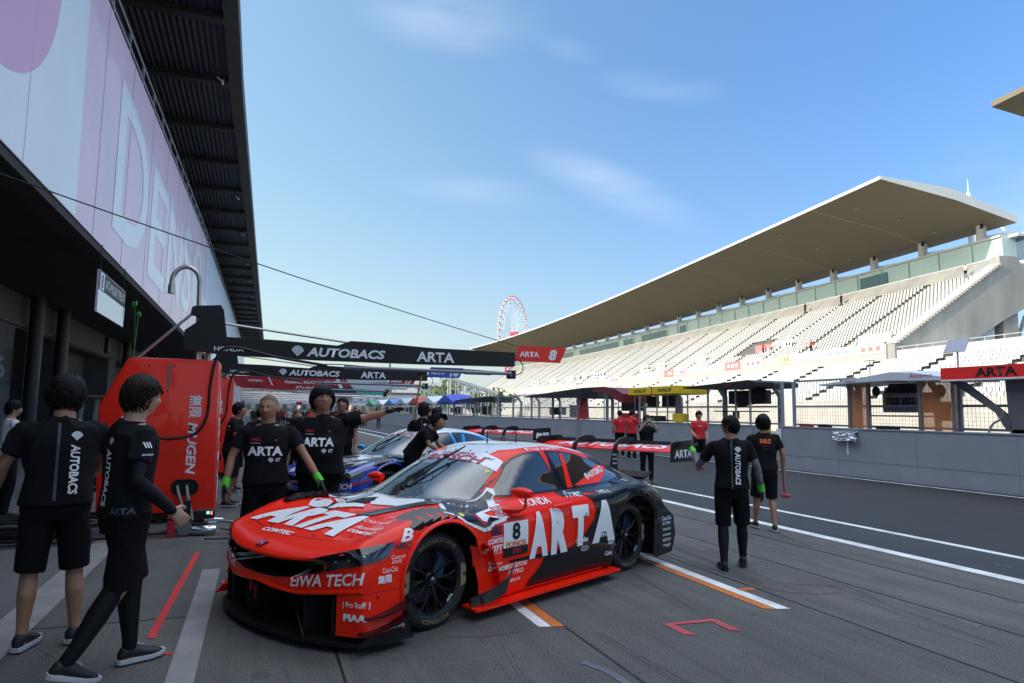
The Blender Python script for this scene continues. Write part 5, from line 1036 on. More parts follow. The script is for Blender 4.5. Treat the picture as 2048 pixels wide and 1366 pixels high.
b = MB(); b.tube([(0, -.2, 1.55), (0, .35, .0)], .012, 4); b.tube([(0, .45, 1.4), (0, .05, 0)], .012, 4); b.build('strap', M_green, e); b = MB(); b.obox((0, -.25, 1.55), (.05, 0, .02), (0, .07, .03), (0, -.02, .05)); b.build('winch', M_green, e); b = MB(); b.obox((0, .5, 1.38), (.04, 0, 0), (0, .06, -.03), (0, .02, .04)); b.build('winch', M_green, e, smooth=60)
# floor equipment
e = tag(empty('hose_bundle', (-2.9, 9.9, 0)), 'loops of thick black hose lying on the floor by the nearest tower', 'hose')
b = MB()
for k in range(7):
    r1, r2 = .75+.10*k, .28+.05*k; b.tube([(r1*math.cos(a), r2*math.sin(a), .03+.03*k+.015*math.sin(3*a+k)) for a in np.linspace(0, 2*math.pi, 30)], .022, 7)
b.build('hose', M_hose, e, smooth=60); b = MB(); b.tube(catmull([(-1.6, -.5, .04), (-.5, -.7, .04), (.6, -.6, .04), (1.6, -.3, .04), (2.0, .0, .05)], 6), .02, 7); b.tube(catmull([(-1.8, -.2, .04), (-.3, -.45, .07), (.9, -.5, .05), (2.1, -.2, .05)], 6), .02, 7); b.build('loose_hose', M_hose, e, smooth=60)
e = tag(empty('air_jack_trolley', (-.62, 9.75, 0)), 'black trolley with chromed couplings standing at the foot of the red tower', 'trolley')
b = MB(); b.box((-.22, -.16, .10), (.10, .12, .16)); b.box((-.20, .02, .16), (-.12, .10, .42)); b.obox((.05, 0, .24), (.12, 0, 0), (0, .09, 0), (0, 0, .06)); b.build('frame', M_black, e, bevel=.008)
b = MB(); b.tube([(-.12, -.12, .07), (.02, -.14, .07), (.20, -.14, .07)], [.055, .07, .05], 14); b.tube([(.06, -.05, .17), (.28, -.08, .17)], [.05, .03], 14); b.build('coupling', C_chrome, e, smooth=45)
b = MB(); b.tube(catmull([(.25, -.12, .08), (.5, -.22, .06), (.75, -.28, .05), (1.1, -.2, .05)], 5), .02, 8); b.tube(catmull([(.28, -.06, .16), (.55, -.12, .12), (.8, -.2, .08)], 5), .018, 8); b.build('hose', mat('clear_hose', (.22, .20, .19), .25, coat=.5), e, smooth=60)
b = MB(); b.box((-.36, -.20, .0), (-.27, -.08, .20)); b.box((-.36, -.20, .22), (-.27, -.08, .34)); b.build('red_block', M_b3, e, bevel=.01)
b = MB(); b.tube([(-.16, -.18, .10), (-.16, -.15, .10)], .085, 16); b.build('wheel', M_grey, e, smooth=40); b = MB(); b.tube([(.12, -.18, .06), (.12, -.15, .06)], .06, 16); b.build('wheel', M_grey, e, smooth=40)
b = MB(); b.box((.08, -.101, .26), (.11, -.095, .29)); b.build('green_indicator', mat('led_green', (.1, 1., .3), .5, emit=2.), e); b = MB(); b.box((.13, -.101, .25), (.145, -.095, .29)); b.build('red_indicator', mat('led_red', (1., .1, .1), .5, emit=2.), e)
e = tag(empty('jack_stand', (-.02, 8.95, 0)), 'chromed quick-lift jack with long handle standing beside the car nose', 'jack')
b = MB(); b.tube([(0, 0, .06), (-.5, .12, .045)], .014, 8); b.tube([(0, 0, .06), (-.18, -.2, .045)], .014, 8); b.tube([(0, 0, .05), (.35, .1, .05)], .014, 8); b.build('foot', C_chrome, e, smooth=40)
b = MB(); b.tube([(0, 0, .05), (0, 0, .45)], .03, 10); b.tube([(.05, 0, .05), (.05, 0, .42)], .02, 10); b.build('post', M_black, e, smooth=40); b = MB(); b.tube([(0, 0, .4), (-.03, .02, .7), (-.05, .03, 1.25)], .012, 8); b.tube([(-.16, .03, 1.26), (.06, .03, 1.24)], .014, 8); b.build('handle', M_boomred, e, smooth=40)
e = tag(empty('equipment_cart', (-2.9, 15.4, 0)), 'dark equipment cart with gauges standing behind the red tower by the garage', 'cart')
b = MB(); b.box((-.7, -.4, .1), (.6, .4, 1.0)); b.build('cabinet', M_black, e, bevel=.02)
for x in (-.6, -.35, -.1, .15, .4): b = MB(); b.tube([(x, 0, 1.0), (x+.05, 0, 1.75)], .05, 10); b.build('bottle', M_grey, e, smooth=40)
for x, z in ((.35, 1.65), (.38, 1.48), (.52, 1.7)): b = MB(); b.tube([(x, -.12, z), (x, -.08, z)], .07, 16); b.tube([(x, -.125, z), (x, -.121, z)], .05, 16); b.build('gauge', C_chrome, e, smooth=40)
b = MB(); b.box((-.6, -.1, 1.78), (.3, .1, 1.81)); b.build('brass_bar', mat('brass', (.35, .2, .06), .4, metal=.6), e)
if 0: e = tag(empty('tyre_rack', (-5.3, 19.0, 0)), 'dark rack of stacked racing tyres deep in the shade of the garages', 'rack')
for k in range(0):
    for j in range(3): b = MB(); b.tube([(0, k*.75, .36+j*.7), (.3, k*.75, .36+j*.7)], .34, 20); b.build('tyre', C_rub, e, smooth=40)

# ------------------------------------------------------------ pit wall and its stands
M_wall = mat('pit_wall_paint', (.30, .32, .365), .55, noise_amt=.08, noise_scale=1.2)
XW = 15.2
def wallseg(y0, y1, label):
    e = tag(empty('pit_wall', (XW, y0, 0)), label, 'wall', 'painted concrete pit wall sections'); L = y1-y0
    b = MB(); b.box((0, 0, 0), (.35, L, 1.27)); b.build('wall_body', M_wall, e, bevel=.012); b = MB(); b.box((-.02, -.01, 1.272), (.38, L+.01, 1.31)); b.build('wall_cap', mat('wall_cap', (.30, .33, .38), .5), e, bevel=.008)
    b = MB(); b.box((-.006, 0, .43), (-.001, L, .436)); y = 0
    while y < L: b.box((-.004, y, .02), (-.001, y+.006, 1.26)); y += 2.4
    b.build('wall_joint', mat('wall_scuff', (.19, .205, .24), .6), e)
    b = MB()
    for k in range(int(L*1.2)):
        y = random.random()*L; z = random.choice([.43, .42, .44, .2, .9, 1.1]); w = random.uniform(.02, .5) if z > .4 and z < .5 else random.uniform(.01, .05); b.box((-.005, y, z), (-.0005, min(L, y+w), z+random.uniform(.004, .015)))
    b.build('scuff_marks', mat('wall_scuff_light', (.33, .35, .38), .6), e); return e
wallseg(-14, 17.15, 'grey pit wall section running out of the right edge of the photo')
wallseg(18.35, 30.9, 'grey pit wall section in the middle behind the red racing car wing')
wallseg(31.6, 45.3, 'grey pit wall section behind the blue car wing')
wallseg(45.9, 150, 'farthest grey pit wall section narrowing into the distance')
e = tag(empty('gate_post', (XW-.02, 17.55, 0)), 'yellow post with white box in the gap of the pit wall', 'post')
b = MB(); b.box((0, 0, 0), (.08, .10, 1.5)); b.build('post', mat('post_yellow', (.50, .36, .06), .5), e, bevel=.005); b = MB(); b.box((-.03, -.55, .75), (.0, -.35, 1.22)); b.build('white_box', M_print, e, bevel=.005); b = MB(); b.box((.05, .1, 0), (.10, .75, 1.28)); b.build('gate_leaf', M_steelg, e)
def fence(y0, y1, x=16.1, z0=1.3, z1=2.72, lab=''):
    e = tag(empty('catch_fence', (x, y0, 0)), lab, 'fence', 'wire fence frames standing on the pit wall'); L = y1-y0
    b = MB(); b.box((-.04, -.04, .02), (.04, .04, z1)); b.build('post', M_steelg, e); b = MB(); b.box((-.04, L-.04, .02), (.04, L+.04, z1)); b.build('post', M_steelg, e)
    b = MB(); 
    for z in (z0+.06, z0+.62, z1): b.box((-.03, .04, z-.03), (.03, L-.04, z+.03))
    b.build('rail', M_steelg, e); b = MB(); y = .12
    while y < L-.05: b.box((.0, y, z0+.05), (.005, y+.005, z1)); y += .10
    z = z0+.15
    while z < z1: b.box((.0055, .04, z), (.0105, L-.04, z+.005)); z += .10
    b.build('wire_mesh', mat('mesh_wire', (.30, .33, .36), .4, metal=.5), e)
    b = MB(); b.tube([(1.2, L*.5, .0), (1.2, L*.5, 2.3), (.85, L*.5, 2.75)], .09, 8); b.build('rear_post', mat('rear_post_grey', (.28, .28, .26), .6), e)
fy = [(-2.5, .3), (.4, 3.2), (3.3, 6.1), (6.2, 9.0), (9.1, 11.9), (12.0, 14.85), (14.95, 17.43), (17.95, 20.85), (20.95, 23.9), (24, 26.9), (27, 29.9), (30, 33.2), (33.3, 36.5), (36.6, 39.8), (39.9, 43.1), (43.2, 46.3), (46.4, 52), (52.1, 58), (58.1, 66), (66.1, 76)]
ordf = ['', '', '', '', 'first', 'second', 'third', 'fourth', 'fifth', 'sixth', 'seventh', 'eighth', 'ninth', 'tenth', 'eleventh', 'twelfth', 'thirteenth', 'fourteenth', 'fifteenth', 'sixteenth']
for k, (a, c) in enumerate(fy):
    if k >= 4: fence(a, c, lab=f'blue grey framed wire fence panel behind the pit wall, {ordf[k]} from the right edge')
def xdec(nm, pf, m, x, y, z, par, off=.004): return decal(nm, pf, m, (x, y, z), (0, -1, 0), (0, 0, 1), (1, 0, 0), off=off, parent=par)
M_clear = mat('clear_plastic', (.75, .80, .82), .12, alpha=.30); M_copper = mat('amber_panel', (.75, .30, .12), .12, alpha=.55, coat=.5)
def monitors(e, x, ys, z, w=.52, h=.32, tilt=0):
    for y in ys: b = MB(); b.box((x, y-w/2, z), (x+.04, y+w/2, z+h)); b.build('monitor', M_gloss, e, bevel=.008)
# white roofed stand
e = tag(empty('timing_stand', (15.7, 13.5, 1.3)), 'team timing stand with white curved roof and amber side panels on the pit wall', 'timing stand', 'team timing stands on the pit wall')
b = MB(); roof = []
for y, zt, zb in ((-1.95, 1.30, 1.22), (-1.0, 1.46, 1.24), (-.35, 1.50, 1.27), (1.0, 1.34, 1.24), (2.0, 1.26, 1.20)): roof.append([(-.45, y, zb), (-.45, y, zt-.02), (.3, y, zt+.05), (1.35, y, zt), (1.35, y, zb)])
b.rings(roof); b.build('roof', mat('roof_white', (.60, .65, .72), .4), e, smooth=30)
xdec('lettering', fit_text('Astemo', .62, .12), C_dred, -.45, -1.25, 1.36, e); xdec('lettering', fit_text('Astemo', .38, .08), C_dred, -.45, .9, 1.295, e)
for y in (-1.75, -.85, .72, 1.35): b = MB(); b.box((-.04, y-.045, .0), (.05, y+.045, 1.24)); b.build('post', mat('post_pinkish', (.30, .26, .27), .35, metal=.5), e)
for y0, y1 in ((-1.70, -.9), (.77, 1.30)): b = MB(); b.box((0, y0, .02), (.015, y1, 1.22)); b.build('side_panel', M_copper, e)
b = MB(); b.box((.5, -.85, .46), (.6, .7, .98)); b.build('console', mat('console_white', (.33, .34, .36), .5), e, bevel=.01); monitors(e, .46, (-.55, -.1, .35), .60, .38, .26)
b = MB(); b.obox((.45, -.05, 1.10), (.10, 0, .12), (0, .55, 0), (.01, 0, -.012)); b.build('big_screen', M_gloss, e); b = MB(); b.box((.05, -.85, .34), (.5, .72, .38)); b.build('desk', M_grey, e)
b = MB(); b.ball((.1, .55, 1.02), (.05, .13, .14)); b.build('fan', M_black, e); b = MB(); b.ball((.06, -1.35, .98), (.05, .16, .17)); b.box((.03, -1.62, .25), (.06, -1.2, .72)); b.build('seat_back', M_black, e)
b = MB(); b.tube([(.3, .9, 1.35), (.3, .9, 1.9)], .012, 6); b.box((.29, .72, 1.88), (.31, 1.08, 1.9)); b.build('antenna', M_grey, e)
# red fascia stand at the edge
e = tag(empty('timing_stand', (15.7, 9.4, 1.3)), 'team timing stand with bright red fascia at the right edge of the photo', 'timing stand', 'team timing stands on the pit wall')
b = MB(); b.box((-.5, -2.4, 1.22), (-.44, 2.28, 1.50)); b.build('fascia', M_signred, e); xdec('lettering', fit_text('ARTA', .92, .19, bold=.04), M_black, -.5, .98, 1.36, e)
b = MB(); b.box((-.51, -2.4, 1.185), (-.43, 2.28, 1.22)); b.box((-.43, -2.4, 1.25), (1.3, 2.28, 1.34)); b.build('roof', M_print, e)
b = MB(); b.prism([(2.25, 1.18), (1.95, 1.18), (1.0, .42), (.9, .1), (1.05, .1), (1.25, .45)], (-.2, 0, 0), (0, 1, 0), (0, 0, 1), (1, 0, 0), .10); b.box((-.2, -2.0, 0), (-.1, .9, .1)); b.prism([(1.0, 1.18), (.55, 1.18), (.55, 0), (.95, 0)], (-.2, 0, 0), (0, 1, 0), (0, 0, 1), (1, 0, 0), .06); b.build('frame', mat('stand_frame_grey', (.14, .14, .155), .45), e, bevel=.01)
b = MB(); b.box((.4, -2.0, .1), (.5, .5, 1.15)); b.build('console', M_grey, e); monitors(e, .34, (.1, -.6, -1.3), .65); b = MB(); b.box((-.1, -2.0, .40), (.35, .6, .44)); b.build('desk', M_print, e)
b = MB(); b.tube(catmull([(-.3, 1.35, 0), (-.3, 1.25, .2), (-.3, 1.05, .33), (-.3, 1.0, .5)], 5), .025, 8); b.build('bent_tube', M_tube, e, smooth=50)
# white flat antenna panel on a pole
e = tag(empty('antenna_panel', (15.9, 11.75, 1.3)), 'pale flat satellite panel on a tall pole beside the red fascia stand', 'antenna')
b = MB(); b.tube([(0, 0, 0), (0, 0, 1.95)], .022, 8); b.tube([(0, 0, 0), (0, 0, 1.1)], .05, 10); b.build('pole', M_steelg, e, smooth=40); b = MB(); b.obox((0, .02, 2.08), (.10, 0, .16), (0, .27, 0), (.012, 0, -.008)); b.build('panel', mat('panel_lilac', (.30, .30, .40), .3, coat=.5), e, bevel=.005)
# black wedge roofed stand
e = tag(empty('timing_stand', (15.8, 20.3, 1.3)), 'team timing stand with black wedge roof and thin silver posts', 'timing stand', 'team timing stands on the pit wall')
b = MB(); b.rings([[(-.5, -2.0, 1.28), (-.5, -2.0, 1.42), (1.3, -2.0, 1.42), (1.3, -2.0, 1.28)], [(-.5, -1.65, 1.25), (-.5, -1.65, 1.50), (1.3, -1.65, 1.5), (1.3, -1.65, 1.25)], [(-.5, 2.05, 1.30), (-.5, 2.05, 1.36), (1.3, 2.05, 1.36), (1.3, 2.05, 1.30)]]); b.build('roof', M_black, e)
xdec('lettering', fit_text('Modulo', .35, .06), C_dred, -.5, -.6, 1.38, e)
for y in (-1.15, -.4, 1.2): b = MB(); b.box((-.03, y-.03, 0), (.03, y+.03, 1.27)); b.build('post', M_tube, e)
b = MB(); b.box((.3, -1.5, .72), (.6, .4, 1.2)); b.obox((.25, -.9, .95), (.05, 0, 0), (0, .75, -.1), (0, .08, .25)); b.build('covered_monitors', M_black, e, bevel=.03); b = MB(); b.box((.1, -1.5, .44), (.5, 1.0, .48)); b.box((.2, -.2, .2), (.3, .05, .46)); b.build('desk', M_black, e)
# yellow signed stand
e = tag(empty('timing_stand', (15.8, 24.6, 1.3)), 'tyre maker stand under a yellow box sign on the pit wall', 'timing stand', 'team timing stands on the pit wall')
b = MB(); b.box((-.5, -1.85, 1.13), (1.0, 1.9, 1.45)); b.build('sign_box', mat('sign_yellow', (.80, .55, .02), .45), e, bevel=.015); b = MB(); b.box((-.515, -.02, 1.12), (-.49, .02, 1.46)); b.box((-.515, -1.86, 1.12), (-.49, 1.91, 1.135)); b.build('frame', M_black, e)
for y in (-.95, .95): xdec('lettering', fit_text('DUNLOP', 1.0, .13, bold=.03, shear=.25), M_black, -.5, y, 1.29, e)
for y in (-1.8, 1.85, .4, -.4): b = MB(); b.tube([(0, y, 0), (0, y, 1.15)], .03, 6); b.build('post', M_tube, e)
b = MB(); b.box((.3, -.6, .6), (.5, .5, 1.1)); b.box((.3, 1.0, .6), (.5, 1.7, 1.1)); b.build('monitor', M_black, e, bevel=.02); b = MB(); b.box((-.1, -1.6, .02), (.2, -.9, .36)); b.build('yellow_case', mat('sign_yellow', (.80, .55, .02), .45), e, bevel=.01)
b = MB(); b.box((-.1, -.5, .40), (.5, 1.0, .44)); b.build('desk', M_print, e)
for y in (.0, .9): b = MB(); b.tube([(-.1, y, .02), (-.1, y, .26)], [.26, .24], 14); b.build('stool', M_black, e, smooth=40)
# dark red stand
e = tag(empty('timing_stand', (15.8, 28.1, 1.3)), 'team timing stand with curled dark red roof left of the yellow sign', 'timing stand', 'team timing stands on the pit wall')
b = MB(); b.rings([[(-.5, 1.9, 1.38), (-.5, 1.9, 1.46), (1.0, 1.9, 1.46), (1.0, 1.9, 1.38)], [(-.5, .5, 1.30), (-.5, .5, 1.55), (1.0, .5, 1.55), (1.0, .5, 1.3)], [(-.5, -.4, .95), (-.5, -.4, 1.45), (1.0, -.4, 1.45), (1.0, -.4, .95)], [(-.5, -1.1, .80), (-.5, -1.1, 1.2), (1.0, -1.1, 1.2), (1.0, -1.1, .8)]]); b.build('roof', mat('dark_red_roof', (.16, .015, .02), .4), e, smooth=30)
b = MB(); b.box((.2, -1.2, .45), (.5, .3, 1.0)); b.build('console', M_black, e, bevel=.03); b = MB(); b.box((-.05, -1.5, .05), (.1, -.1, .35)); b.build('red_panel', M_b3, e); 
for y in (1.6, .2, -1.3): b = MB(); b.tube([(0, y, 0), (0, y, 1.35)], .025, 6); b.build('post', M_tube, e)
# big tent with plastic sheets
def tent(y0, y1, label, rm, zs, plastic=True, red=False):
    e = tag(empty('pit_wall_tent', (15.7, y0, 1.3)), label, 'tent', 'tents on the pit wall'); L = y1-y0
    b = MB(); b.rings([[(-.5, L*t, za), (-.5, L*t, zb), (.8, L*t, zb+.1), (1.8, L*t, zb), (1.8, L*t, za)] for t, za, zb in zs]); b.build('roof', rm, e)
    for t in (0.02, .45, .98): b = MB(); b.tube([(0, L*t, 0), (-.1, L*t, 1.3)], .04, 6); b.build('post', M_tube, e)
    if plastic:
        for t0, t1, sl in ((.05, .42, .12), (.5, .92, .1)):
            b = MB(); b.add([(-.3, L*t0, 1.2), (-.3, L*t1, 1.2), (-.05, L*t1-L*.0, .02), (-.05, L*(t0+sl), .02)], [(0, 1, 2, 3)]); b.build('plastic_sheet', M_clear, e)
    b = MB(); b.box((.4, L*.2, .1), (.7, L*.42, .75)); b.box((.5, L*.55, .2), (.7, L*.8, .6)); b.build('covered_desk', M_black, e, bevel=.04)
    if red: b = MB(); b.box((-.1, .15, .02), (-.06, L*.16, 1.15)); b.build('red_banner', M_b3, e)
    return e
tent(31.0, 38.9, 'large grey roofed tent with clear plastic walls and a red banner on the pit wall', M_black, [(0, 1.05, 1.58), (.35, 1.18, 1.48), (.75, 1.22, 1.36), (1, 1.22, 1.28)], True, True)
tent(47.2, 54.5, 'black tent with clear plastic front on the far pit wall', M_black, [(0, 1.0, 1.38), (.6, 1.1, 1.3), (1, 1.1, 1.22)])
e = tent(55.2, 60.5, 'blue gabled tent on the far pit wall', mat('tent_blue', (.03, .07, .45), .5), [(0, .95, 1.15), (.5, 1.15, 1.75), (1, .95, 1.15)])
for i, (a, c, col, nm) in enumerate(((62, 67, (.55, .6, .68), 'white'), (68, 73, (.5, .05, .04), 'red'), (75, 80, (.35, .40, .48), 'pale grey'), (82, 88, (.1, .2, .45), 'navy'), (90, 96, (.6, .62, .66), 'off white'), (98, 104, (.05, .3, .15), 'green'))):
    tent(a, c, f'small {nm} tent far down the pit wall', mat('tent_'+nm.replace(' ', '_'), col, .6), [(0, .95, 1.15), (.5, 1.15, 1.7), (1, .95, 1.15)], False)
e = tag(empty('foil_cover', (XW-.16, 14.5, 1.02)), 'crumpled silver foil cover hanging over the pit wall edge', 'cover')
me = bpy.data.meshes.new('foil'); bm = bmesh.new(); bmesh.ops.create_grid(bm, x_segments=26, y_segments=18, size=.5)
for v in bm.verts:
    x, y = v.co.x, v.co.y; n_ = noise.noise(Vector((x*6, y*6, 3)))*.07+noise.noise(Vector((x*17, y*17, 1)))*.03; v.co = Vector((.02+n_+(.16+y*.3 if y > .2 else 0), -x*.78+y*.10, y*.34+.12*(1 if y > .2 else 1)+n_*.4))
bm.to_mesh(me); bm.free(); o = link('foil', me, mat('silver_foil', (.62, .66, .72), .35, metal=.35), e); smooth_mesh(me, 20)
b = MB(); b.box((.15, -.03, -.42), (.155, .03, 0)); b.build('tape', M_print, e)
for y, l, m_, nm in ((16.1, .55, M_b3, 'red folded cloth lying on the pit wall top'), (15.4, .5, M_hose, 'dark green rolled cloth on the pit wall top'), (13.3, .7, M_black, 'black stool pad on the wall below the monitors')):
    b = MB(); b.tube([(XW+.1, y-l/2, 1.345), (XW+.12, y, 1.35), (XW+.1, y+l/2, 1.345)], [(.02, .05), (.04, .07), (.02, .05)], 8); tag(b.build('cloth_roll', m_, smooth=50), nm, 'cloth')

# ------------------------------------------------------------ distance
fw_ = tag(empty('ferris_wheel', (122.9, 330, 0), R(-44)), 'tall red and white ferris wheel rising behind the far end of the grandstand', 'ferris wheel')
# local x is the wheel's horizontal axis of rotation plane direction
ca, sa = 1, 0; HC, RR_ = 42.2, 19.4
fw_.rotation_euler = (0, 0, R(90-43))
b = MB()
for rr, t in ((RR_*.93, .16), (RR_*.82, .13)):
    for dy in (-1.2, 1.2): b.tube([(rr*math.cos(a), dy, HC+rr*math.sin(a)) for a in np.linspace(0, 2*math.pi, 49)], t, 5, cap=False)
b.build('rim', mat('wheel_white', (.75, .72, .72), .5), fw_); b = MB()
for k in range(24):
    a = 2*math.pi*k/24
    for dy in (-1.2, 1.2): b.tube([(0, dy, HC), (RR_*.93*math.cos(a), dy, HC+RR_*.93*math.sin(a))], .055, 4)
b.build('spokes', mat('wheel_white', (.75, .72, .72), .5), fw_)
for k in range(36):
    a = 2*math.pi*k/36; x, z = RR_*math.cos(a), HC+RR_*math.sin(a); b = MB(); b.tube([(x, 0, z-1.25), (x, 0, z-1.0), (x, 0, z-.2)], [.45, .78, .78], 8); b.mi = 1; b.tube([(x, 0, z-.2), (x, 0, z+.25), (x, 0, z+.45)], [.85, .7, .15], 8); b.build('gondola', [mat('gondola_white', (.72, .66, .66), .5), mat('gondola_red', (.55, .03, .06), .5)], fw_)
b = MB()
for dx in (-9, 9):
    for dy in (-4, 4): b.tube([(0, dy*.4, HC), (dx, dy, 0)], .5, 6)
b.tube([(-5, 0, 18), (5, 0, 18)], .3, 6); b.tube([(0, -2, HC), (0, 2, HC)], 1.2, 10); b.build('legs', mat('leg_red', (.60, .03, .07), .5), fw_)
M_leaf = mat('leaves', (.055, .11, .022), .6, noise_amt=.5, noise_scale=.9); M_leaf2 = mat('leaves_light', (.12, .20, .035), .6, noise_amt=.4, noise_scale=.9); M_bark = mat('bark', (.12, .09, .06), .9)
def tree(x, y, h, r, label, m=M_leaf, seed=1, n=1100, leaf=.34):
    rs = np.random.default_rng(seed); e = tag(empty('tree', (x, y, 0)), label, 'tree', 'trees beyond the far end of the pit lane')
    b = MB(); b.tube([(0, 0, -1), (.1, 0, h*.3), (-.1, .1, h*.55), (0, 0, h*.8)], [.4, .3, .2, .08], 7)
    for k in range(5): a = k*1.3; b.tube([(0, 0, h*.4), (math.cos(a)*r*.4, math.sin(a)*r*.4, h*.6), (math.cos(a)*r*.75, math.sin(a)*r*.7, h*.78)], [.15, .1, .04], 5)
    b.build('trunk', M_bark, e); cl = [(rs.normal(0, r*.42), rs.normal(0, r*.42), h*.62+rs.normal(0, h*.16), r*rs.uniform(.22, .42)) for _ in range(16)]; V, F = [], []
    for k in range(n):
        c = cl[rs.integers(len(cl))]; d = rs.normal(0, 1, 3); d /= np.linalg.norm(d); p = np.array(c[:3])+d*c[3]*rs.uniform(.6, 1.05); u = rs.normal(0, 1, 3); u /= np.linalg.norm(u); w = np.cross(u, d); w /= np.linalg.norm(w)+1e-9; s_ = leaf*rs.uniform(.6, 1.3); o = len(V)
        V += [p-u*s_, p+w*s_*.6, p+u*s_, p-w*s_*.6]; F.append((o, o+1, o+2, o+3))
    b = MB(); b.v = [tuple(v) for v in V]; b.f = F; b.m = [0]*len(F); b.build('crown', m, e)
tree(40.5, 150, 9.5, 4.6, 'round sunlit green tree beside the white lattice at the lane end', M_leaf2, 3, 1800, .30)
for i, (x, y, h, r, t) in enumerate(((51, 165, 7, 4, 'dark green tree half hidden behind the white lattice'), (33, 190, 7, 4.5, 'dark bushy tree far behind the blue tent'), (26, 200, 9, 5, 'broad dark tree behind the white circuit banner'), (60, 178, 7, 5, 'low green tree near the far stand end'), (15, 205, 8, 6, 'wide tree above the crowd at lane end'), (4, 205, 8, 6, 'leftmost wide tree above the crowd'))): tree(x, y, h, r, t, M_leaf, 10+i, 900, .45)
e = tag(empty('lattice_structure', (38, 140, 0)), 'white steel lattice of posts and sloping rails beside the round green tree', 'structure')
b = MB()
for k in range(7): b.tube([(k*1.7, 0, 0), (k*1.7, 0, 8.9-k*.45)], .16, 6); b.tube([(k*1.7, 2, 0), (k*1.7, 2, 8.9-k*.45)], .13, 6)
b.build('post', M_sst, e); b = MB()
for dz in (0, .5): b.tube([(-.3, 0, 8.9-dz), (10.8, 0, 5.9-dz)], .13, 6); b.tube([(-.3, 2, 8.9-dz), (10.8, 2, 5.9-dz)], .13, 6)
b.tube([(-.3, 0, 6.4), (8, 0, 5.6)], .12, 6)
for k in range(22): b.tube([(k*.5, 0, 8.8-k*.137), (k*.5, 2, 8.8-k*.137)], .07, 4)
b.build('rail', M_sst, e)
e = tag(empty('circuit_banner', (-2, 112, 0)), 'long white circuit name banner across the far end of the pit lane', 'banner')
b = MB(); b.box((0, 0, 2.35), (27, .15, 4.1)); b.build('panel', mat('banner_panel', (.62, .64, .66), .6), e); hdec('lettering', fit_text('SUZUKA CIRCUIT', 11.5, .85, bold=-.0), mat('banner_grey', (.16, .18, .24), .6), 19.4, 0, 3.2, e, .02); 
P = catmull([(0, .5), (.9, .65), (1.4, .1), (2.2, -.1), (1.2, -.35), (.2, .1)], 6); hdec('emblem', join2(*[poly2d([(p[0], p[1]), (q[0], q[1]), (q[0], q[1]-.16), (p[0], p[1]-.16)]) for p, q in zip(P[:-1], P[1:])]), mat('banner_grey', (.16, .18, .24), .6), 10.6, 0, 3.2, e, .02)
for x in (0, 7, 14, 20, 26.8): b = MB(); b.box((x, .2, 0), (x+.3, .5, 4.1)); b.build('post', M_sst, e)
for i, (x, y, w, h, col, nm) in enumerate(((-5, 170, 14, 7, (.45, .42, .38), 'cream'), (10, 180, 12, 8.5, (.35, .33, .32), 'stone grey'), (22, 175, 10, 7.5, (.50, .36, .26), 'tan'), (33, 185, 9, 6.5, (.45, .43, .40), 'pale grey'), (42, 205, 14, 9.2, (.60, .60, .60), 'white'), (-16, 160, 10, 8, (.55, .56, .57), 'off white'))):
    e = tag(empty('building', (x, y, 0)), f'low {nm} building beyond the far end of the pit lane', 'building', 'buildings beyond the pit lane end')
    b = MB(); b.box((0, 0, 0), (w, 8, h)); b.build('wall', mat('bld_'+nm.replace(' ', '_'), col, .8, noise_amt=.1, noise_scale=.5), e); b = MB(); b.rings([[(-.5, -.5, h), (w+.5, -.5, h), (w+.5, 8.5, h), (-.5, 8.5, h)], [(1.5, 2, h+1.4), (w-1.5, 2, h+1.4), (w-1.5, 6, h+1.4), (1.5, 6, h+1.4)]]); b.build('roof', mat('bld_roof', (.30, .29, .28), .7), e)
    for k in range(int(w/2)):
        for z in (1.4, 4.2): b = MB(); b.box((k*2+.5, -.03, z), (k*2+1.5, .02, z+1.3)); b.build('window', mg, e)
b = MB()
for k in range(120):
    x = random.uniform(-.5, 11); y = random.uniform(62, 108); h = random.uniform(1.58, 1.76); b.mi = random.choice([0, 0, 0, 0, 1, 2, 3]); t = random.uniform(.85, 1.1)
    b.tube([(x, y, .85), (x, y, 1.1), (x, y, h-.33), (x, y, h-.26)], [.15*t, .16*t, .19*t, .07], 7); b.tube([(x-.21*t, y, h-.34), (x-.25*t, y, 1.1), (x-.23*t, y-.1, .85)], [.05, .045, .035], 5); b.tube([(x+.21*t, y, h-.34), (x+.25*t, y, 1.1), (x+.23*t, y-.1, .85)], [.05, .045, .035], 5)
    b.mi = 0; b.tube([(x-.08, y, .9), (x-.1, y+.05, .45), (x-.11, y, .02)], [.09, .06, .05], 6); b.tube([(x+.08, y, .9), (x+.1, y-.05, .45), (x+.11, y, .02)], [.09, .06, .05], 6); b.mi = 4; b.ball((x, y, h-.12), (.075, .09, .11), 7, 5)
    b.mi = 0; b.ball((x, y+.02, h-.07), (.085, .09, .09), 7, 4)
tag(b.build('crowd', [M_black, mat('crowd_red', (.35, .03, .03), .7), mat('crowd_white', (.45, .45, .45), .7), mat('crowd_navy', (.03, .05, .15), .7), mat('skin_far', (.30, .17, .12), .6)], smooth=60), 'distant crowd filling the far pit lane', 'crowd', kind='stuff')
# second stand's roof corner, top right
e = tag(empty('stand_roof_corner', (45.0, 30, 22.4)), 'tan roof corner of another stand at the top right edge', 'roof')
b = MB(); f = lambda s, n, z: tuple(DV*s+NV*n+Vector((0, 0, z))); b.rings([[f(0, 0, 0), f(0, 0, .35), f(-.2, 18, -2.3), f(-.2, 18, -3.0)], [f(-60, 0, 0), f(-60, 0, .35), f(-60, 18, -2.3), f(-60, 18, -3.0)]]); b.build('roof_slab', M_roofu, e)
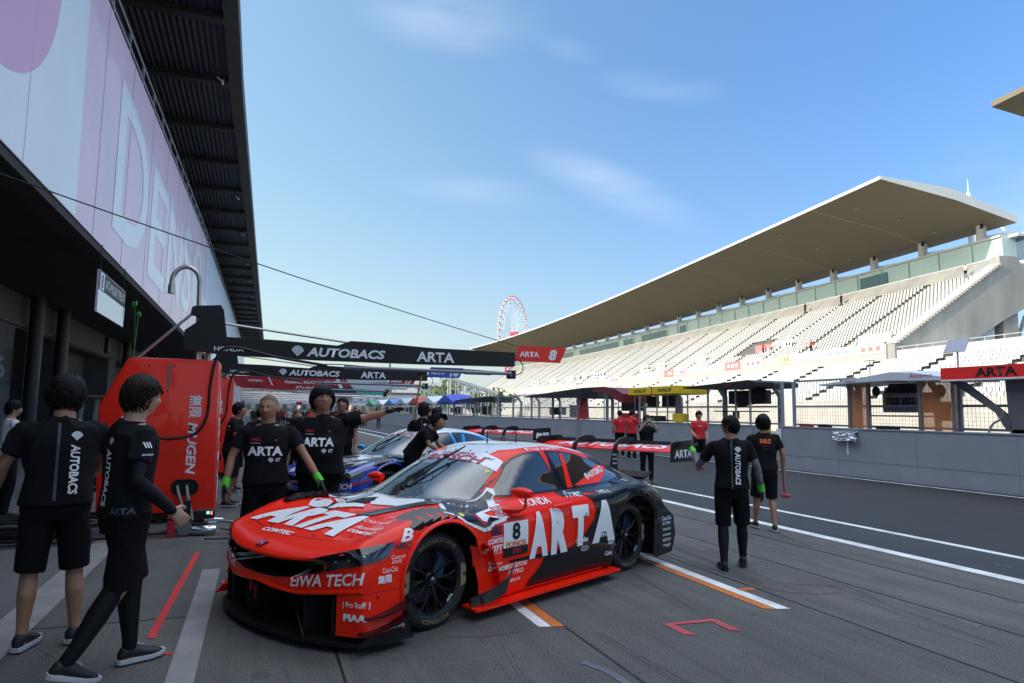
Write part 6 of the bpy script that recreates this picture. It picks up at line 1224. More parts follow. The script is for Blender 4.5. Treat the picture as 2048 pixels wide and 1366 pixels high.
# ============================================================ PEOPLE
def sstep(a, b, x): t = np.clip((x-a)/(b-a), 0, 1); return t*t*(3-2*t)
def head_fn(u, v, fat=1.):
    """unit direction -> point of the face surface; +y is forward, z up; head about 0.235 high"""
    d = np.array([math.cos(v)*math.sin(u), math.cos(v)*math.cos(u), math.sin(v)]); x, y, z = d
    r = np.array([.083*fat, .098, .117]); p = d*r
    low = sstep(.01, -.105, p[2]); front = sstep(-.02, .05, p[1])
    p[0] *= 1-.19*low*(1-.35*(fat-1)*4); p[1] *= 1-.10*low*(1-front)
    if p[1] < 0: p[1] *= 1.04; p[2] += .004
    ax = abs(p[0])
    g = lambda x0, z0, sx, sz: math.exp(-((p[0]-x0)/sx)**2-((p[2]-z0)/sz)**2)
    if y > 0:
        n = .021*g(0, -.030, .0165, .014)+.014*g(0, -.012, .013, .020)+.006*g(0, .008, .011, .018)
        n += .008*(g(.019, -.035, .010, .009)+g(-.019, -.035, .010, .009))
        n -= .013*(g(.031, .004, .017, .012)+g(-.031, .004, .017, .012))
        n += .006*(g(.030, .026, .026, .009)+g(-.030, .026, .026, .009))+.005*g(0, .024, .02, .012)
        n += .007*g(0, -.060, .022, .006)+.0075*g(0, -.071, .020, .007)-.005*g(0, -.0655, .024, .0028)-.004*g(0, -.083, .02, .006)
        n += .010*g(0, -.100, .026, .016)+.006*(g(.045, -.025, .022, .022)+g(-.045, -.025, .022, .022))
        p[1] += n
    return p
def head_mesh(b, Mx, fat=1., nu=44, nv=34):
    rings = []
    for j in range(nv):
        v = -math.pi/2*.97+math.pi*.97*j/(nv-1); rings.append([Mx @ Vector(head_fn(2*math.pi*i/nu, v, fat)) for i in range(nu)])
    b.rings(rings)
    for s in (1, -1):
        P = []
        for k in range(9): a = -1.9+3.8*k/8; P.append(Mx @ Vector((s*(.083*fat+.003+.005*math.cos(a)), -.014-.014*math.cos(a)*1.0, -.008+.028*math.sin(a))))
        b.tube(P, [.006]+[.0065]*7+[.006], 6); c = Mx @ Vector((s*.078*fat, -.010, -.010)); b.ball(c, (.011, .016, .024), 8, 6)
def hair_obj(Mx, style, mt, par, seed=0, fat=1., locks=0):
    th, fr, sd, bk = dict(short=(.014, .052, .002, -.060), buzz=(.004, .066, .012, -.055), medium=(.023, .036, -.022, -.080), long=(.036, .022, -.045, -.095), bowl=(.030, .026, -.036, -.085))[style]
    nu, nv = 60, 34; V, F, idx = [], [], {}
    for j in range(nv):
        v = -.75+(math.pi/2*.99+.75)*j/(nv-1)
        for i in range(nu):
            u = 2*math.pi*i/nu; p = head_fn(u, v, fat); f = math.cos(u)
            line = fr*max(0, f)**.7+sd*(1-abs(f))+bk*max(0, -f)**.7 if f > 0 else sd*(1-abs(f))+bk*abs(f)**.7
            line += (.010*noise.noise(Vector((u*3, seed, 1.)))+.016*noise.noise(Vector((math.sin(u)*9, math.cos(u)*9, seed+.3)))+.007*noise.noise(Vector((math.sin(u)*24, math.cos(u)*24, seed+.3))))*(style != 'buzz')
            m = p[2]-line; k = sstep(-.004, .030, m)
            st = noise.noise(Vector((u*9+seed, v*2.2, 2.)))*.5+noise.noise(Vector((u*23, v*3, seed+5.)))*.35
            d = Vector(p).normalized(); q = Vector(p)*(1+0)+d*((th*(.55+.45*sstep(0, .09, p[2]))*(1+.42*st))*k-.003*(1-k)); 
            if style in ('medium', 'long', 'bowl') and p[2] > .05: q.z += .006
            idx[i, j] = (len(V), m); V.append(Mx @ q)
    for j in range(nv-1):
        for i in range(nu):
            a = [idx[i, j], idx[(i+1) % nu, j], idx[(i+1) % nu, j+1], idx[i, j+1]]
            if max(q[1] for q in a) > -.006: F.append(tuple(q[0] for q in a))
    L = MB()
    if locks and style != 'buzz':
        for q in range(locks):
            u = rng.uniform(0, 2*math.pi); v = math.asin(rng.uniform(-.55, 1)); p0 = head_fn(u, v, fat); f = math.cos(u)
            line = (fr*max(0, f)**.7+sd*(1-abs(f))) if f > 0 else (sd*(1-abs(f))+bk*abs(f)**.7)
            if p0[2] < line-.004: continue
            du = rng.normal(0, .22)+(.25 if u < math.pi else -.25)*(f > .2)*.4; dv = rng.uniform(.28, .62)*(1.2 if style in ('bowl', 'long') else .8)*(1-.55*max(0, f)); pts = []; 
            for t in (0, .33, .66, 1.):
                vv = v-dv*t
                pp = Vector(head_fn(u+du*t, max(vv, -1.2), fat)); lim = line-(.004 if f > .25 else .012)-.008*rng.random(); pp.z = max(pp.z, lim) if t == 1. else pp.z
                pts.append(Mx @ (pp+pp.normalized()*(th*(.78+.30*math.sin(t*2.6))*(1-.35*t)+.002*rng.random()+(.006 if t == 1. and rng.random() < .25 else 0))))
            w = rng.uniform(.0035, .007); L.tube(pts, [(w*.5, w*.35), (w, w*.5), (w*.8, w*.4), (w*.12, w*.1)], 5)
    b = MB(); b.v = [tuple(v) for v in V]; b.f = F; b.m = [0]*len(F); b.add([b.v[idx[i, nv-1][0]] for i in range(nu)], [tuple(range(nu))]); b.add(L.v, L.f); return b.build('hair', mt, par, smooth=70)
def hand(b, w, d, pd, s, curl=.5, sc=1., spread=.0):
    """w wrist, d direction of forearm, pd palm normal, s=+1 right / -1 left; palm, four fingers, thumb"""
    w, d, pd = Vector(w), Vector(d).normalized(), Vector(pd); pd = (pd-d*pd.dot(d)).normalized(); e = d.cross(pd)*s     # e towards the thumb
    b.tube([w-d*.03, w, w+d*.035*sc, w+d*.075*sc, w+d*.090*sc], [(.024, .019), (.026, .018), (.037*sc, .016), (.042*sc, .0155), (.038*sc, .011)], 12) if False else None
    n = 12; rings = []
    for t, a_, c_ in ((-.03, .024, .020), (.0, .026, .019), (.035, .036, .018), (.070, .041, .016), (.088, .038, .012)):
        c = w+d*t*sc; rings.append([c+e*(a_*sc*math.cos(q))+pd*(c_*sc*math.sin(q)) for q in [2*math.pi*k/n for k in range(n)]])
    b.rings(rings)
    for k, (off, L) in enumerate(((.030, .070), (.010, .078), (-.011, .072), (-.031, .056))):
        p = w+d*.078*sc+e*off*sc; dd = (d+e*(off*2.2*(1+spread*3))).normalized(); pts = [p-dd*.012]; a = .12
        for seg in (.45, .32, .25):
            dirv = dd*math.cos(a)+pd*math.sin(a); p = p+dirv*L*seg*sc; pts.append(p.copy()); a += curl*(.75 if seg == .45 else .6)
        b.limb(pts, [.0095*sc, .0088*sc, .008*sc, .0072*sc], 8)
    p = w+d*.018*sc+e*.028*sc; q1 = p+(e*.75+d*.55+pd*.35).normalized()*.032*sc; q2 = q1+(d*.85+e*.30+pd*(.3+curl*.5)).normalized()*.030*sc; q3 = q2+(d*.95-e*.05+pd*(.3+curl*.6)).normalized()*.024*sc
    b.limb([p, q1, q2, q3], [.014*sc, .012*sc, .0105*sc, .0085*sc], 8)
SK = {'a': mat('skin_tan', (.36, .185, .115), .5, noise_amt=.08, noise_scale=30), 'b': mat('skin_light', (.46, .27, .19), .5, noise_amt=.08, noise_scale=30)}
K_black = mat('cloth_black', (.0075, .008, .010), .9, spec=.25, bump=.25, bump_scale=350); K_blk2 = mat('cloth_black_shorts', (.0045, .0045, .006), .9, spec=.25, bump=.2, bump_scale=300); K_legg = mat('leggings', (.007, .0075, .010), .6, spec=.25)
K_red = mat('cloth_red', (.62, .02, .03), .8); K_white = mat('cloth_white', (.62, .60, .60), .8); K_hair = mat('hair_black', (.006, .0055, .006), .55, spec=.25, bump=.5, bump_scale=150, stretch=(1, 1, .12)); K_hairb = mat('hair_dark_brown', (.016, .010, .007), .55, spec=.25, bump=.5, bump_scale=150, stretch=(1, 1, .12))
K_hairl = mat('hair_light_brown', (.17, .085, .04), .5, bump=.5, bump_scale=150, stretch=(1, 1, .12)); K_hairg = mat('hair_grey_buzz', (.15, .105, .083), .7); K_sole = mat('shoe_sole', (.45, .46, .47), .6); K_shoe = mat('shoe_black', (.014, .014, .016), .55); K_glv = mat('glove_black', (.012, .012, .013), .6); K_glg = mat('glove_green', (.10, .62, .04), .6)
K_arm = mat('arm_sleeve_grey', (.17, .17, .19), .7, noise_amt=.7, noise_scale=14); K_refl = mat('shirt_stripe', (.055, .065, .085), .5); K_print = mat('shirt_print', (.86, .88, .92), .6); K_eye = mat('eye_dark', (.01, .008, .008), .2); K_eyew = mat('eye_white', (.55, .50, .47), .3); K_lip = mat('lip', (.28, .10, .08), .5); K_orange = mat('print_orange', (.85, .14, .03), .6)
def person(x, y, rz, label, H=1.72, z=0., build=1., skin='a', hair=('medium', K_hair), yaw=0., pitch=0., roll=0., lean=0., pose=None, shirt=K_black, sleeve=.55, bottom='shorts', legw=None, bmat=K_blk2, gloves=None, deco=(), res=1, arms_m=None, belly=0., fat=1., face=True, shoes=True, hide=False, group='pit crew and visitors on foot', curl=.5, boot=K_shoe, extra=None):
    root = empty('person', (x, y, z), rz, label, 'person', group); k = H/1.72
    P = dict(LS=(-.182, 0, 1.382), RS=(.182, 0, 1.382), LE=(-.235, -.02, 1.13), RE=(.235, -.02, 1.13), LW=(-.245, .06, .88), RW=(.245, .06, .88), LH=(-.088, 0, .92), RH=(.088, 0, .92), LK=(-.105, .03, .49), RK=(.105, .03, .49), LA=(-.115, -.02, .085), RA=(.115, -.02, .085), LT=None, RT=None, NK=(0, -.01, 1.45), HD=(0, .02, 1.595), LP=(1, 0, 0), RP=(-1, 0, 0), SH=(0, 0, 0))
    P.update(pose or {}); sh = Vector(P['SH'])
    bw = build
    def V(n, upper=False):
        v = Vector(P[n]); v.x *= bw if n in ('LS', 'RS') else 1.; return v
    ln = Matrix.Rotation(-lean, 4, 'X')
    def U(v):       # upper body leans about the hips
        v = Vector(v)-Vector((0, 0, .95)); return (ln @ v)+Vector((0, 0, .95))+sh
    J = {n: (U(V(n)) if n in ('LS', 'RS', 'NK', 'HD') else V(n)+(sh if n in ('LH', 'RH') else Vector())) for n in ('LS', 'RS', 'NK', 'HD', 'LE', 'RE', 'LW', 'RW', 'LH', 'RH', 'LK', 'RK', 'LA', 'RA')}
    vox = {2: .0075, 1: .011, 0: .018}[res]
    S_ = Matrix.Scale(k, 4)
    hd = Matrix.Translation(J['HD']) @ Matrix.Rotation(-yaw, 4, 'Z') @ Matrix.Rotation(-pitch, 4, 'X') @ Matrix.Rotation(roll, 4, 'Y')
    def torso(b, inf, z0, z1, hemw=1.):
        R_ = [(.90, .168, .118), (.98, .160, .112), (1.08, .155, .112+belly*.6), (1.18, .165, .118+belly*.4), (1.28, .180, .122), (1.35, .187, .108), (1.395, .165, .092), (1.43, .110, .076), (1.452, .075, .066), (1.47, .060, .060)]
        rings = []; n = 22
        for zz, a, c in R_:
            if zz < z0-.001 or zz > z1+.001: continue
            f = hemw if zz < 1.0 else 1.; rings.append([U((math.copysign(abs(math.cos(q))**.85, math.cos(q))*(a*bw*f+inf), (math.copysign(abs(math.sin(q))**.9, math.sin(q))*(c*(1+(bw-1)*.8)*f+inf)+belly*(.5 if math.sin(q) > 0 and zz < 1.25 else 0)), zz+.0)) for q in [2*math.pi*i/n for i in range(n)]])
        b.rings(rings)
    # body: one continuous skin surface
    b = MB(); torso(b, -.014, .90, 1.47)
    b.tube([U((0, -.015, 1.40)), J['NK'], J['HD']+(hd.to_3x3() @ Vector((0, -.018, -.055)))], [.068*fat, .063*fat, .060*fat], 14)
    head_mesh(b, hd, fat, *((44, 34) if res == 2 else (32, 24)))
    for s, q in ((-1, 'L'), (1, 'R')):
        S0, E, W = J[q+'S'], J[q+'E'], J[q+'W']; f = .85+.15*bw
        b.limb([S0, (S0*.5+E*.5), E, E*.55+W*.45, W], [.034, .043*f, .037*f, .038*f, .026], 12)
        if not gloves: hand(b, W, W-E, P[q+'P'], s, curl)
        Hh, Kn, A = J[q+'H'], J[q+'K'], J[q+'A']
        b.limb([Hh+Vector((0, 0, -.02)), Hh*.5+Kn*.5, Kn, Kn*.62+A*.38+Vector((0, -.014, 0)), A*.8+Kn*.2, A], [.082*f, .070*f, .050, .053*f, .036, .033], 12)
        b.limb([A+Vector((0, -.02, -.03)), A+Vector((0, .06, -.05))], [.03, .03], 8)
    b.xform(S_); me = remesh(b.mesh('body'), vox, 3 if res == 2 else 2, .5); link('body', me, SK[skin], root)
    if face:
        for s in (1, -1):
            b = MB(); e0 = Vector((s*.030*fat, .0865, .003)); n = 12; b.rings([[hd @ (e0+Vector((.0135*math.cos(a)*f_, .003*(1-f_)-abs(math.cos(a)*f_)*.004, .0062*math.sin(a)*f_))) for a in [2*math.pi*i/n for i in range(n)]] for f_ in (1, .5, .05)]); b.xform(S_); b.build('eye', K_eyew, root)
            b = MB(); b.ball(hd @ (e0+Vector((0, .0022, 0))), (.0062, .003, .0062), 8, 6); b.xform(S_); b.build('iris', K_eye, root)
            b = MB(); b.tube([hd @ Vector((s*.013, .0955, .0255)), hd @ Vector((s*.030, .0945, .0285)), hd @ Vector((s*.049, .083, .0255))], [(.002, .003), (.003, .0045), (.002, .002)], 6); b.xform(S_); b.build('eyebrow', hair[1], root)
        b = MB(); b.tube([hd @ Vector((-.024, .0865, -.066)), hd @ Vector((-.009, .0975, -.0650)), hd @ Vector((0, .0985, -.0658)), hd @ Vector((.009, .0975, -.0650)), hd @ Vector((.024, .0865, -.066))], [.0015, .0042, .0045, .0042, .0015], 6); b.xform(S_); b.build('lips', K_lip, root)
    hs, hm = hair; hmx = S_ @ hd; hair_obj(hmx, hs, hm, root, seed=len(label) % 7, fat=fat, locks={2: 520, 1: 160, 0: 0}[res])
    # shirt
    if not hide:
        b = MB(); torso(b, .010, .90, 1.445, 1.05)
        b.tube([U((0, -.012, 1.41)), U((0, -.012, 1.452))], [(.090*fat, .086*fat), (.078*fat, .078*fat)], 16)
        for s, q in ((-1, 'L'), (1, 'R')):
            S0, E, W = J[q+'S'], J[q+'E'], J[q+'W']; e = S0.lerp(E, min(1, sleeve/.9)); e2 = S0.lerp(E, min(1, sleeve/.9)*.5)
            if sleeve < 1.2: b.tube([S0+(S0-E).normalized()*.030+Vector((-s*.04, 0, .0)), S0, e2, e, e+(E-S0).normalized()*.01], [.030, .055*(.8+.2*bw), .060*(.8+.2*bw), .064*(.8+.2*bw), .060*(.8+.2*bw)], 14)
            else: b.tube([S0+(S0-E).normalized()*.03+Vector((-s*.03, 0, 0)), S0, E, E.lerp(W, .5), E.lerp(W, .93)], [.045, .062, .052, .046, .036], 14)
        b.xform(S_); sm = link('shirt', remesh(b.mesh('shirt'), vox, 3, .5, disp=(.017 if res else 0, 5.2) if res else None), shirt, root)
        bv = bvh_of([sm])
        for dname, pf, m_, o, Uu, Vv, D in deco: decal(dname, pf, m_, Vector(o)*k, Uu, Vv, D, bv, .006, .02, sm, 1.2)
    if arms_m:
        for s, q in ((-1, 'L'), (1, 'R')):
            E, W, S0 = J[q+'E'], J[q+'W'], J[q+'S']; b = MB(); b.limb([S0.lerp(E, .45), E, E*.55+W*.45, W], [.050, .043, .043, .031], 12); b.xform(S_); b.build('arm_sleeve', arms_m, root, smooth=70)
    if gloves:
        for s, q in ((-1, 'L'), (1, 'R')):
            E, W = J[q+'E'], J[q+'W']; b = MB(); hand(b, W, W-E, P[q+'P'], s, curl, 1.12, .3); b.xform(S_); gm = link('glove', remesh(b.mesh('g'), .006 if res else .009, 2), gloves[0], root)
            if len(gloves) > 1: b = MB(); dv = (W-E).normalized(); b.tube([W-dv*.055, W-dv*.02, W+dv*.015, W+dv*.03], [.036, .037, .037, .040], 14); b.xform(S_); b.build('glove_cuff', gloves[1], root, smooth=60)
    # shorts / trousers
    b = MB(); f = .85+.15*bw
    rings = []; n = 20
    for zz, a, c in ((.80, .150, .105), (.86, .172, .120), (.93, .170, .118), (1.0, .158, .110)): rings.append([Vector((math.cos(q)*(a*bw+.006), math.sin(q)*(c*f+.006), zz))+sh*min(1, max(0, (zz-.7)*4)) for q in [2*math.pi*i/n for i in range(n)]])
    b.rings(rings)
    for s, q in ((-1, 'L'), (1, 'R')):
        Hh, Kn, A = J[q+'H'], J[q+'K'], J[q+'A']
        if bottom == 'shorts': e = Kn.lerp(Hh, .02); b.tube([Hh+Vector((0, 0, .02)), Hh*.6+Kn*.4, Kn.lerp(Hh, .12), e+Vector((0, 0, -.02))], [.100*f, .094*f, .088*f, .086*f], 14)
        else: b.tube([Hh+Vector((0, 0, .02)), Hh*.5+Kn*.5, Kn, Kn*.5+A*.5+Vector((0, -.006, 0)), A+Vector((0, 0, .0)), A+Vector((0, -.005, -.03))], [.100*f, .088*f, .068, .060, .054, .056], 14)
    b.xform(S_); link('shorts' if bottom == 'shorts' else 'trousers', remesh(b.mesh('s'), vox, 3, .5, disp=(.008, 6.) if res else None), bmat, root)
    if legw:
        for s, q in ((-1, 'L'), (1, 'R')):
            Kn, A = J[q+'K'], J[q+'A']; b = MB(); b.limb([Kn+Vector((0, 0, .04)), Kn*.62+A*.38+Vector((0, -.014, 0)), A*.8+Kn*.2, A+Vector((0, 0, .01))], [.058, .061, .044, .040], 14); b.xform(S_); b.build('legging', legw, root, smooth=70)
    if shoes:
        for s, q in ((-1, 'L'), (1, 'R')):
            A = J[q+'A']; T = Vector(P[q+'T']).normalized() if P[q+'T'] else Vector((s*.18, 1, 0)).normalized(); X_ = T.cross(Vector((0, 0, 1))).normalized(); Zf = X_.cross(T).normalized(); n = 16
            hl = A+T*(-.055)-Zf*.075
            def sec(t, w, h0, h1): c = hl+T*t; return [c+X_*(w*math.cos(a))+Zf*((h0+h1)/2+(h1-h0)/2*math.sin(a)) for a in [2*math.pi*i/n for i in range(n)]]
            b = MB(); b.rings([sec(t, w, .018, h) for t, w, h in ((-.008, .020, .06), (.01, .034, .095), (.05, .038, .112), (.085, .040, .100), (.13, .045, .080), (.18, .049, .064), (.225, .044, .052), (.25, .025, .040))]); b.xform(S_); so = link('shoe', remesh(b.mesh('s'), .008, 3), boot, root)
            b = MB(); rr = []
            for t, w in ((-.015, .020), (.0, .036), (.05, .040), (.12, .046), (.18, .051), (.225, .046), (.262, .022)):
                c = hl+T*t; lift = .012*sstep(.17, .27, t); rr.append([c+X_*w*a+Zf*(zz+lift) for a, zz in ((-1, .002), (1, .002), (1.06, .016), (1, .028), (-1, .028), (-1.06, .016))])
            b.rings(rr); b.xform(S_); b.build('sole', K_sole if boot is K_shoe else boot, so, smooth=40); so.children[0].parent = so
            b = MB(); b.tube([hl+T*.09+Zf*.10, hl+T*.11+X_*.012+Zf*.100, hl+T*.14+Zf*.084], .004, 5); b.xform(S_); b.build('laces', K_sole, so)
    if extra: extra(root, J, k, hd)
    return root
FU, FV, FD = (-1, 0, 0), (0, 0, 1), (0, -1, 0)      # chest seen from the front
BU, BV_, BD = (1, 0, 0), (0, 0, 1), (0, 1, 0)       # back seen from behind
def front_arta(): return [('chest_lettering', fit_text('ARTA', .31, .078, bold=.04), K_print, (0, 0, 1.20), FU, FV, FD), ('chest_emblem', autologo(.024), K_print, (-.055, 0, 1.115), FU, FV, FD), ('chest_emblem', fit_text('GT', .042, .030, bold=.03, shear=.2), K_print, (-.115, 0, 1.12), FU, FV, FD),
    ('chest_print', fit_text('HRC', .095, .024, bold=.03, shear=.2), C_dred, (.085, 0, 1.305), FU, FV, FD), ('chest_print', fit_text('AUTOBACS', .085, .010), K_print, (.085, 0, 1.272), FU, FV, FD), ('chest_print', poly2d([(-.02, -.004), (.015, -.01), (.02, .004), (0, .008)]), K_refl, (-.09, 0, 1.30), FU, FV, FD)]
def back_auto(side=1, xs=-.035, xt=.055): return [('back_stripe', poly2d([(-.009, -.26), (.009, -.26), (.009, .25), (-.009, .25)]), K_refl, (xs, 0, 1.18), BU, BV_, BD), ('back_lettering', xf2(fit_text('AUTOBACS', .33, .050, bold=.035, shear=.1), 0, 0, -math.pi/2), K_print, (xt, 0, 1.125), BU, BV_, BD), ('back_emblem', xf2(autologo(.032), 0, 0, 0), K_print, (xt+.002, 0, 1.335), BU, BV_, BD)]
def sleeve_marks(s): return [('sleeve_print', fit_text('///', .05, .03, bold=.04), K_print, (s*.2, 0, 1.32), (0, -s, 0), (0, 0, 1), (-s, 0, 0)), ('sleeve_print', fit_text('BRIDGESTONE', .07, .009, bold=.02), K_print, (s*.2, 0, 1.265), (0, -s, 0), (0, 0, 1), (-s, 0, 0))]
def az(d): return R(-d)      # heading in degrees clockwise from +Y -> rotation about Z
# left foreground: man from behind
person(-1.25, 5.52, az(-14), 'person at far left seen from behind in black tee, knee shorts and bare calves', H=1.80, build=1.12, skin='a', hair=('bowl', K_hair), yaw=R(-38), pitch=R(-6), res=2, fat=1.06,
       pose=dict(LE=(-.30, .04, 1.15), LW=(-.36, .16, .93), RE=(.26, .10, 1.16), RW=(.20, .30, 1.05), LA=(-.13, -.02, .085), RA=(.15, .0, .085), LK=(-.115, .02, .49), RK=(.125, .03, .49), LT=(.45, 1, 0), RT=(.62, 1, 0)), deco=back_auto(xs=-.02, xt=.075)+sleeve_marks(-1))
# walking man in profile
person(-.74, 4.86, az(60), 'person walking in profile at left, black long sleeves under tee and black leggings', H=1.79, skin='b', hair=('medium', K_hairb), yaw=R(-4), pitch=R(-3), lean=R(3), res=2, arms_m=K_legg, legw=K_legg, boot=K_shoe, curl=.55,
       pose=dict(RE=(.24, -.05, 1.13), RW=(.235, .17, .935), LE=(-.22, .02, 1.13), LW=(-.24, .1, .90), RH=(.085, .02, .92), LH=(-.085, 0, .92), RK=(.07, -.02, .50), RA=(.06, -.27, .13), LK=(-.09, .11, .51), LA=(-.09, .12, .085), RT=(0.05, 1, -.35), LT=(0, 1, .0), RP=(-1, .1, 0)),
       deco=[('back_lettering', xf2(fit_text('AUTOBACS', .34, .045, bold=.035, shear=.1), 0, 0, -math.pi/2), K_print, (.045, 0, 1.13), BU, BV_, BD), ('back_emblem', autologo(.024), K_print, (.045, 0, 1.335), BU, BV_, BD), ('belt_lettering', fit_text('ARTA', .13, .035, bold=.04), K_refl, (.10, 0, .945), (.78, .62, 0), (0, 0, 1), (-.62, .78, 0))]+sleeve_marks(1))
# bald man and heavy man behind the car
person(.10, 6.95, az(186), 'person with shaved grey hair in black team tee and green cuffed gloves behind the car', H=1.735, build=1.12, skin='a', hair=('buzz', K_hairg), yaw=R(14), res=2, gloves=(K_glv, K_glg), fat=1.08,
       pose=dict(RE=(.30, .03, 1.14), RW=(.33, .10, .90), LE=(-.34, .06, 1.17), LW=(-.49, .16, .94), LP=(.6, 0, -.4), RP=(-1, 0, 0)), deco=front_arta())
person(.63, 7.35, az(192), 'heavy person in black team tee stretching his gloved arm over the blue car', H=1.83, build=1.26, skin='a', hair=('bowl', K_hair), yaw=R(-16), pitch=R(-16), roll=R(5), res=2, gloves=(K_glv,), belly=.05, fat=1.16, curl=.15,
       pose=dict(LS=(-.21, .02, 1.41), LE=(-.42, .0, 1.43), LW=(-.62, .02, 1.49), RE=(.31, .02, 1.13), RW=(.31, .12, .90), LP=(0, .3, -1)), deco=front_arta())
# crew between the towers
person(-.38, 12.3, az(100), 'person in profile beside the second red tower handling a red pole', H=1.70, skin='a', hair=('medium', K_hair), res=1, pitch=R(-20), lean=R(8), pose=dict(RE=(.23, .12, 1.14), RW=(.16, .36, 1.02), LE=(-.22, .12, 1.14), LW=(-.12, .36, 1.02)), deco=sleeve_marks(1))
person(-.36, 14.4, az(110), 'person half hidden between the towers in profile with black tee', H=1.67, hair=('medium', K_hair), res=1, pitch=R(-12), deco=front_arta())
person(.02, 12.9, az(20), 'person with glasses seen from behind bending left of the shaved man', H=1.66, hair=('short', K_hair), res=1, lean=R(14), pitch=R(-10))
person(.72, 14.2, az(172), 'person with light brown hair looking down behind the two crewmen', H=1.60, skin='b', hair=('medium', K_hairl), res=1, pitch=R(-28), lean=R(12))
person(1.46, 12.8, az(205), 'tall person with black hair looking down behind the outstretched arm', H=1.82, hair=('medium', K_hair), res=1, pitch=R(-24))
# bending man with black helmet camera at the blue car
def cap(root, J, k, hd):
    b = MB(); b.tube([hd @ Vector((0, .02, .05)), hd @ Vector((0, .0, .10)), hd @ Vector((0, -.01, .15))], [(.105, .12), (.10, .115), (.06, .07)], 16); b.tube([hd @ Vector((0, .08, .055)), hd @ Vector((0, .17, .03))], [(.09, .012), (.06, .01)], 12); b.xform(Matrix.Scale(k, 4)); b.build('cap', K_black, root, smooth=60)
person(2.32, 10.75, az(120), 'person in a black cap and white collar bending over the blue car', H=1.70, hair=('short', K_hair), res=1, lean=R(38), pitch=R(-25), pose=dict(LE=(-.25, .35, 1.10), LW=(-.15, .55, .98), RE=(.25, .35, 1.1), RW=(.18, .55, .98), HD=(0, .03, 1.595)), extra=cap)
def flagpole(root, J, k, hd):
    b = MB(); b.tube([(-.22, .22, .75), (-.14, .1, 1.75), (-.06, .02, 2.26)], .018, 7); b.build('marshal_pole', mat('pole_tape_yellow', (.40, .33, .14), .6), root); b = MB(); b.ball((-.04, .02, 2.28), (.09, .07, .05), 8, 6); b.build('grab_glove', K_glv, root)
person(2.78, 12.0, az(14), 'person seen from behind between the two car roofs in black lettered tee', H=1.74, hair=('bowl', K_hairb), res=2, pose=dict(LE=(-.26, .08, 1.15), LW=(-.22, .25, 1.0)), deco=back_auto(xs=-.03, xt=.03)+sleeve_marks(1), extra=flagpole)
person(3.55, 14.2, az(75), 'person in plain black tee looking right near the grey wall', H=1.68, hair=('short', K_hair), res=1, pitch=R(-5))
# right side
def hammer(root, J, k, hd):
    w = J['RW']*k; b = MB(); b.tube([w+Vector((0, .03, -.06)), w+Vector((.02, .03, -.34))], .013, 7); b.build('hammer_handle', C_dred, root); b = MB(); b.tube([w+Vector((-.03, .03, -.36)), w+Vector((.09, .03, -.37))], [.03, .03], 10); b.build('hammer_head', C_signr if False else M_b3, root)
person(4.78, 6.12, az(34), 'person walking away at right in black lettered tee with camouflage sleeves and raised glove', H=1.60, skin='a', hair=('short', K_hair), yaw=R(-48), res=2, arms_m=K_arm, legw=K_legg, gloves=(K_glv, K_glg), boot=K_glv, curl=.45,
       pose=dict(LE=(-.36, .10, 1.13), LW=(-.42, .32, 1.30), RE=(.28, -.02, 1.14), RW=(.33, .08, .90), LP=(.7, .2, -.5), LK=(-.10, .0, .49), LA=(-.10, -.12, .085), RK=(.11, .08, .50), RA=(.12, .10, .11), LT=(-.15, 1, 0), RT=(.05, 1, -.15)), deco=back_auto(xs=.0, xt=.065))
person(6.82, 8.0, az(28), 'person walking away in black tee with orange lettering holding a red hammer', H=1.61, skin='a', hair=('bowl', K_hair), yaw=R(-20), res=2, pose=dict(RE=(.27, -.02, 1.14), RW=(.29, .06, .90), LK=(-.10, .10, .50), LA=(-.11, .16, .085), RK=(.10, .0, .49), RA=(.10, -.16, .085)), extra=hammer,
       deco=[('back_lettering', fit_text('SHIRUZ', .155, .055, bold=.05, shear=.1), K_orange, (0, 0, 1.335), BU, BV_, BD), ('back_print', fit_text('BANDOH', .12, .016), C_dred, (0, 0, 1.265), BU, BV_, BD), ('back_print', fit_text('sponsor', .09, .018, bold=.02), K_refl, (0, 0, 1.225), BU, BV_, BD)])
person(12.45, 17.4, az(200), 'person in bright red team shirt walking towards us near the pit wall', H=1.72, skin='b', hair=('medium', K_hair), shirt=K_red, res=1, yaw=R(-10), boot=mat('shoe_red', (.45, .03, .05), .6), pose=dict(RE=(.24, .02, 1.14), RW=(.16, .22, .98), LE=(-.23, .0, 1.13), LW=(-.2, .15, .92), RK=(.1, .1, .5), RA=(.1, .15, .085), LA=(-.1, -.2, .1)), deco=[('chest_lettering', fit_text('EPSON', .13, .03, bold=.03), K_print, (0, 0, 1.28), FU, FV, FD)])
def phone(root, J, k, hd): c = (J['LW']+J['RW'])*.5*k+Vector((0, .03, .09)); b = MB(); b.box(tuple(c-Vector((.075, .006, .04))), tuple(c+Vector((.075, .006, .04)))); b.build('phone', M_grey, root)
person(8.75, 14.3, az(200), 'person in black shirt and trousers photographing with a raised phone', H=1.58, skin='b', hair=('medium', K_hairb), res=1, bottom='trousers', pitch=R(8), pose=dict(RE=(.24, .20, 1.32), RW=(.09, .30, 1.52), LE=(-.24, .20, 1.32), LW=(-.09, .30, 1.52), RP=(-1, 0, 0), LP=(1, 0, 0)), extra=phone)
person(12.9, 23.0, az(20), 'left person of the pair in red shirts standing at the pit wall', H=1.74, hair=('short', K_hair), shirt=K_red, res=1, bottom='trousers', deco=[('back_print', fit_text('Modulo', .10, .02), K_print, (0, 0, 1.33), BU, BV_, BD)])
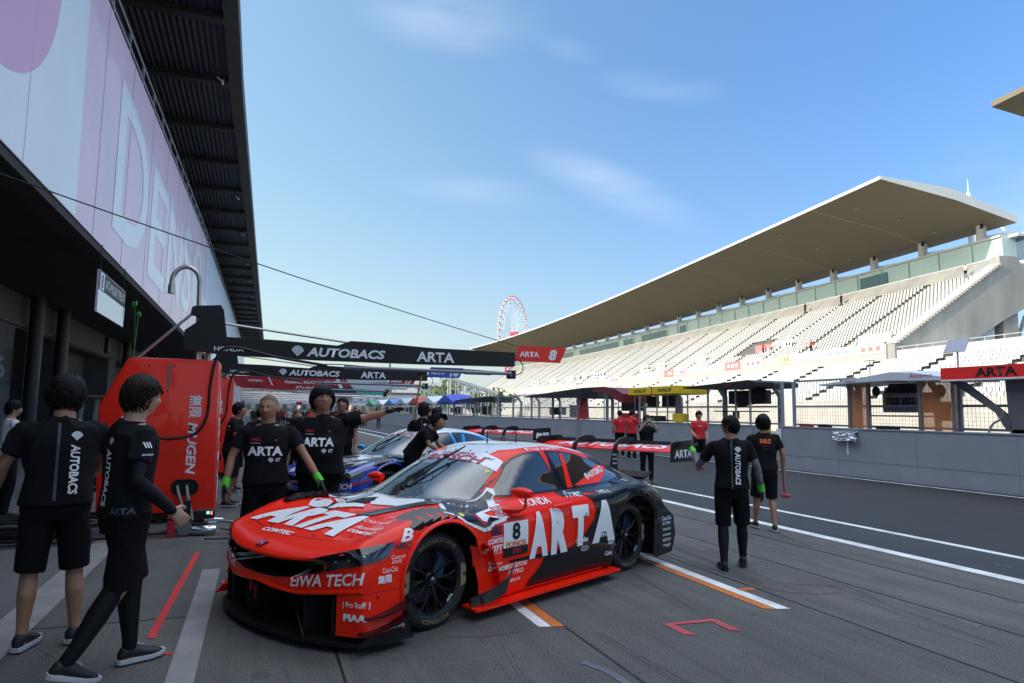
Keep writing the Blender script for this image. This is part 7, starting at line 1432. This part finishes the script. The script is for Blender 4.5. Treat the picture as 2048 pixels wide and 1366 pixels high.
person(12.6, 21.6, az(60), 'right person of the red shirted pair turned towards the yellow sign stand', H=1.76, hair=('short', K_hair), shirt=K_red, res=1, bottom='trousers', pose=dict(RE=(.24, .1, 1.14), RW=(.12, .28, 1.05)), deco=[('back_print', fit_text('NISSAN', .10, .02), K_print, (0, 0, 1.33), BU, BV_, BD)])
person(-3.35, 11.9, az(60), 'person in white polo with red lanyard and glasses standing by the garage pillar', H=1.66, skin='b', hair=('medium', K_hair), shirt=K_white, res=1, bottom='trousers', pose=dict(RE=(.22, .12, 1.15), RW=(.02, .26, 1.12), LE=(-.22, .12, 1.15), LW=(-.05, .26, 1.10)), deco=[('lanyard', poly2d([(-.05, .12), (-.035, .12), (.01, -.1), (-.005, -.1)]), K_red, (0, 0, 1.34), FU, FV, FD)])
for i, (x, y, a, sh_, t) in enumerate(((6.6, 27, 170, K_black, 'person in dark clothes walking beyond the blue car towards us'), (7.6, 33, 190, K_white, 'person in white and navy standing far beyond the yellow pole'), (3.4, 31, 180, K_red, 'distant person in red shirt beyond the bending man'), (1.9, 26, 150, K_red, 'distant person in red top right of the light haired person'), (5.0, 38, 180, K_black, 'distant dark dressed person in the middle of the lane'))):
    person(x, y, az(a), t, res=0, shirt=sh_, hair=('short', K_hair), bottom='trousers', face=False)
# spectators in the stand
for i, (s_, n, z_, c, t) in enumerate(((28.0, 2.4, 10.9, K_red, 'standing red shirted spectator by the white banners in the stand'), (14.5, .9, 10.0, K_red, 'seated red spectator low in the stand near its end'), (33, 13.3, 18.3, K_black, 'dark dressed spectator sitting on the top row near the middle'), (24.5, 13.4, 18.35, K_black, 'second dark dressed spectator on the top row'), (2.6, 13.4, 18.35, K_white, 'spectator in white with red cap on the top row at the near end'), (112, 2.0, 10.3, K_black, 'distant spectator standing by the rail far along the stand'))):
    p = G(s_, n, z_); person(p[0]+N0.x, p[1]+N0.y, az(270), t, z=z_, res=0, shirt=c, hair=('short', K_hairb if i != 4 else C_dred), bottom='trousers', face=False, group='spectators in the grandstand')
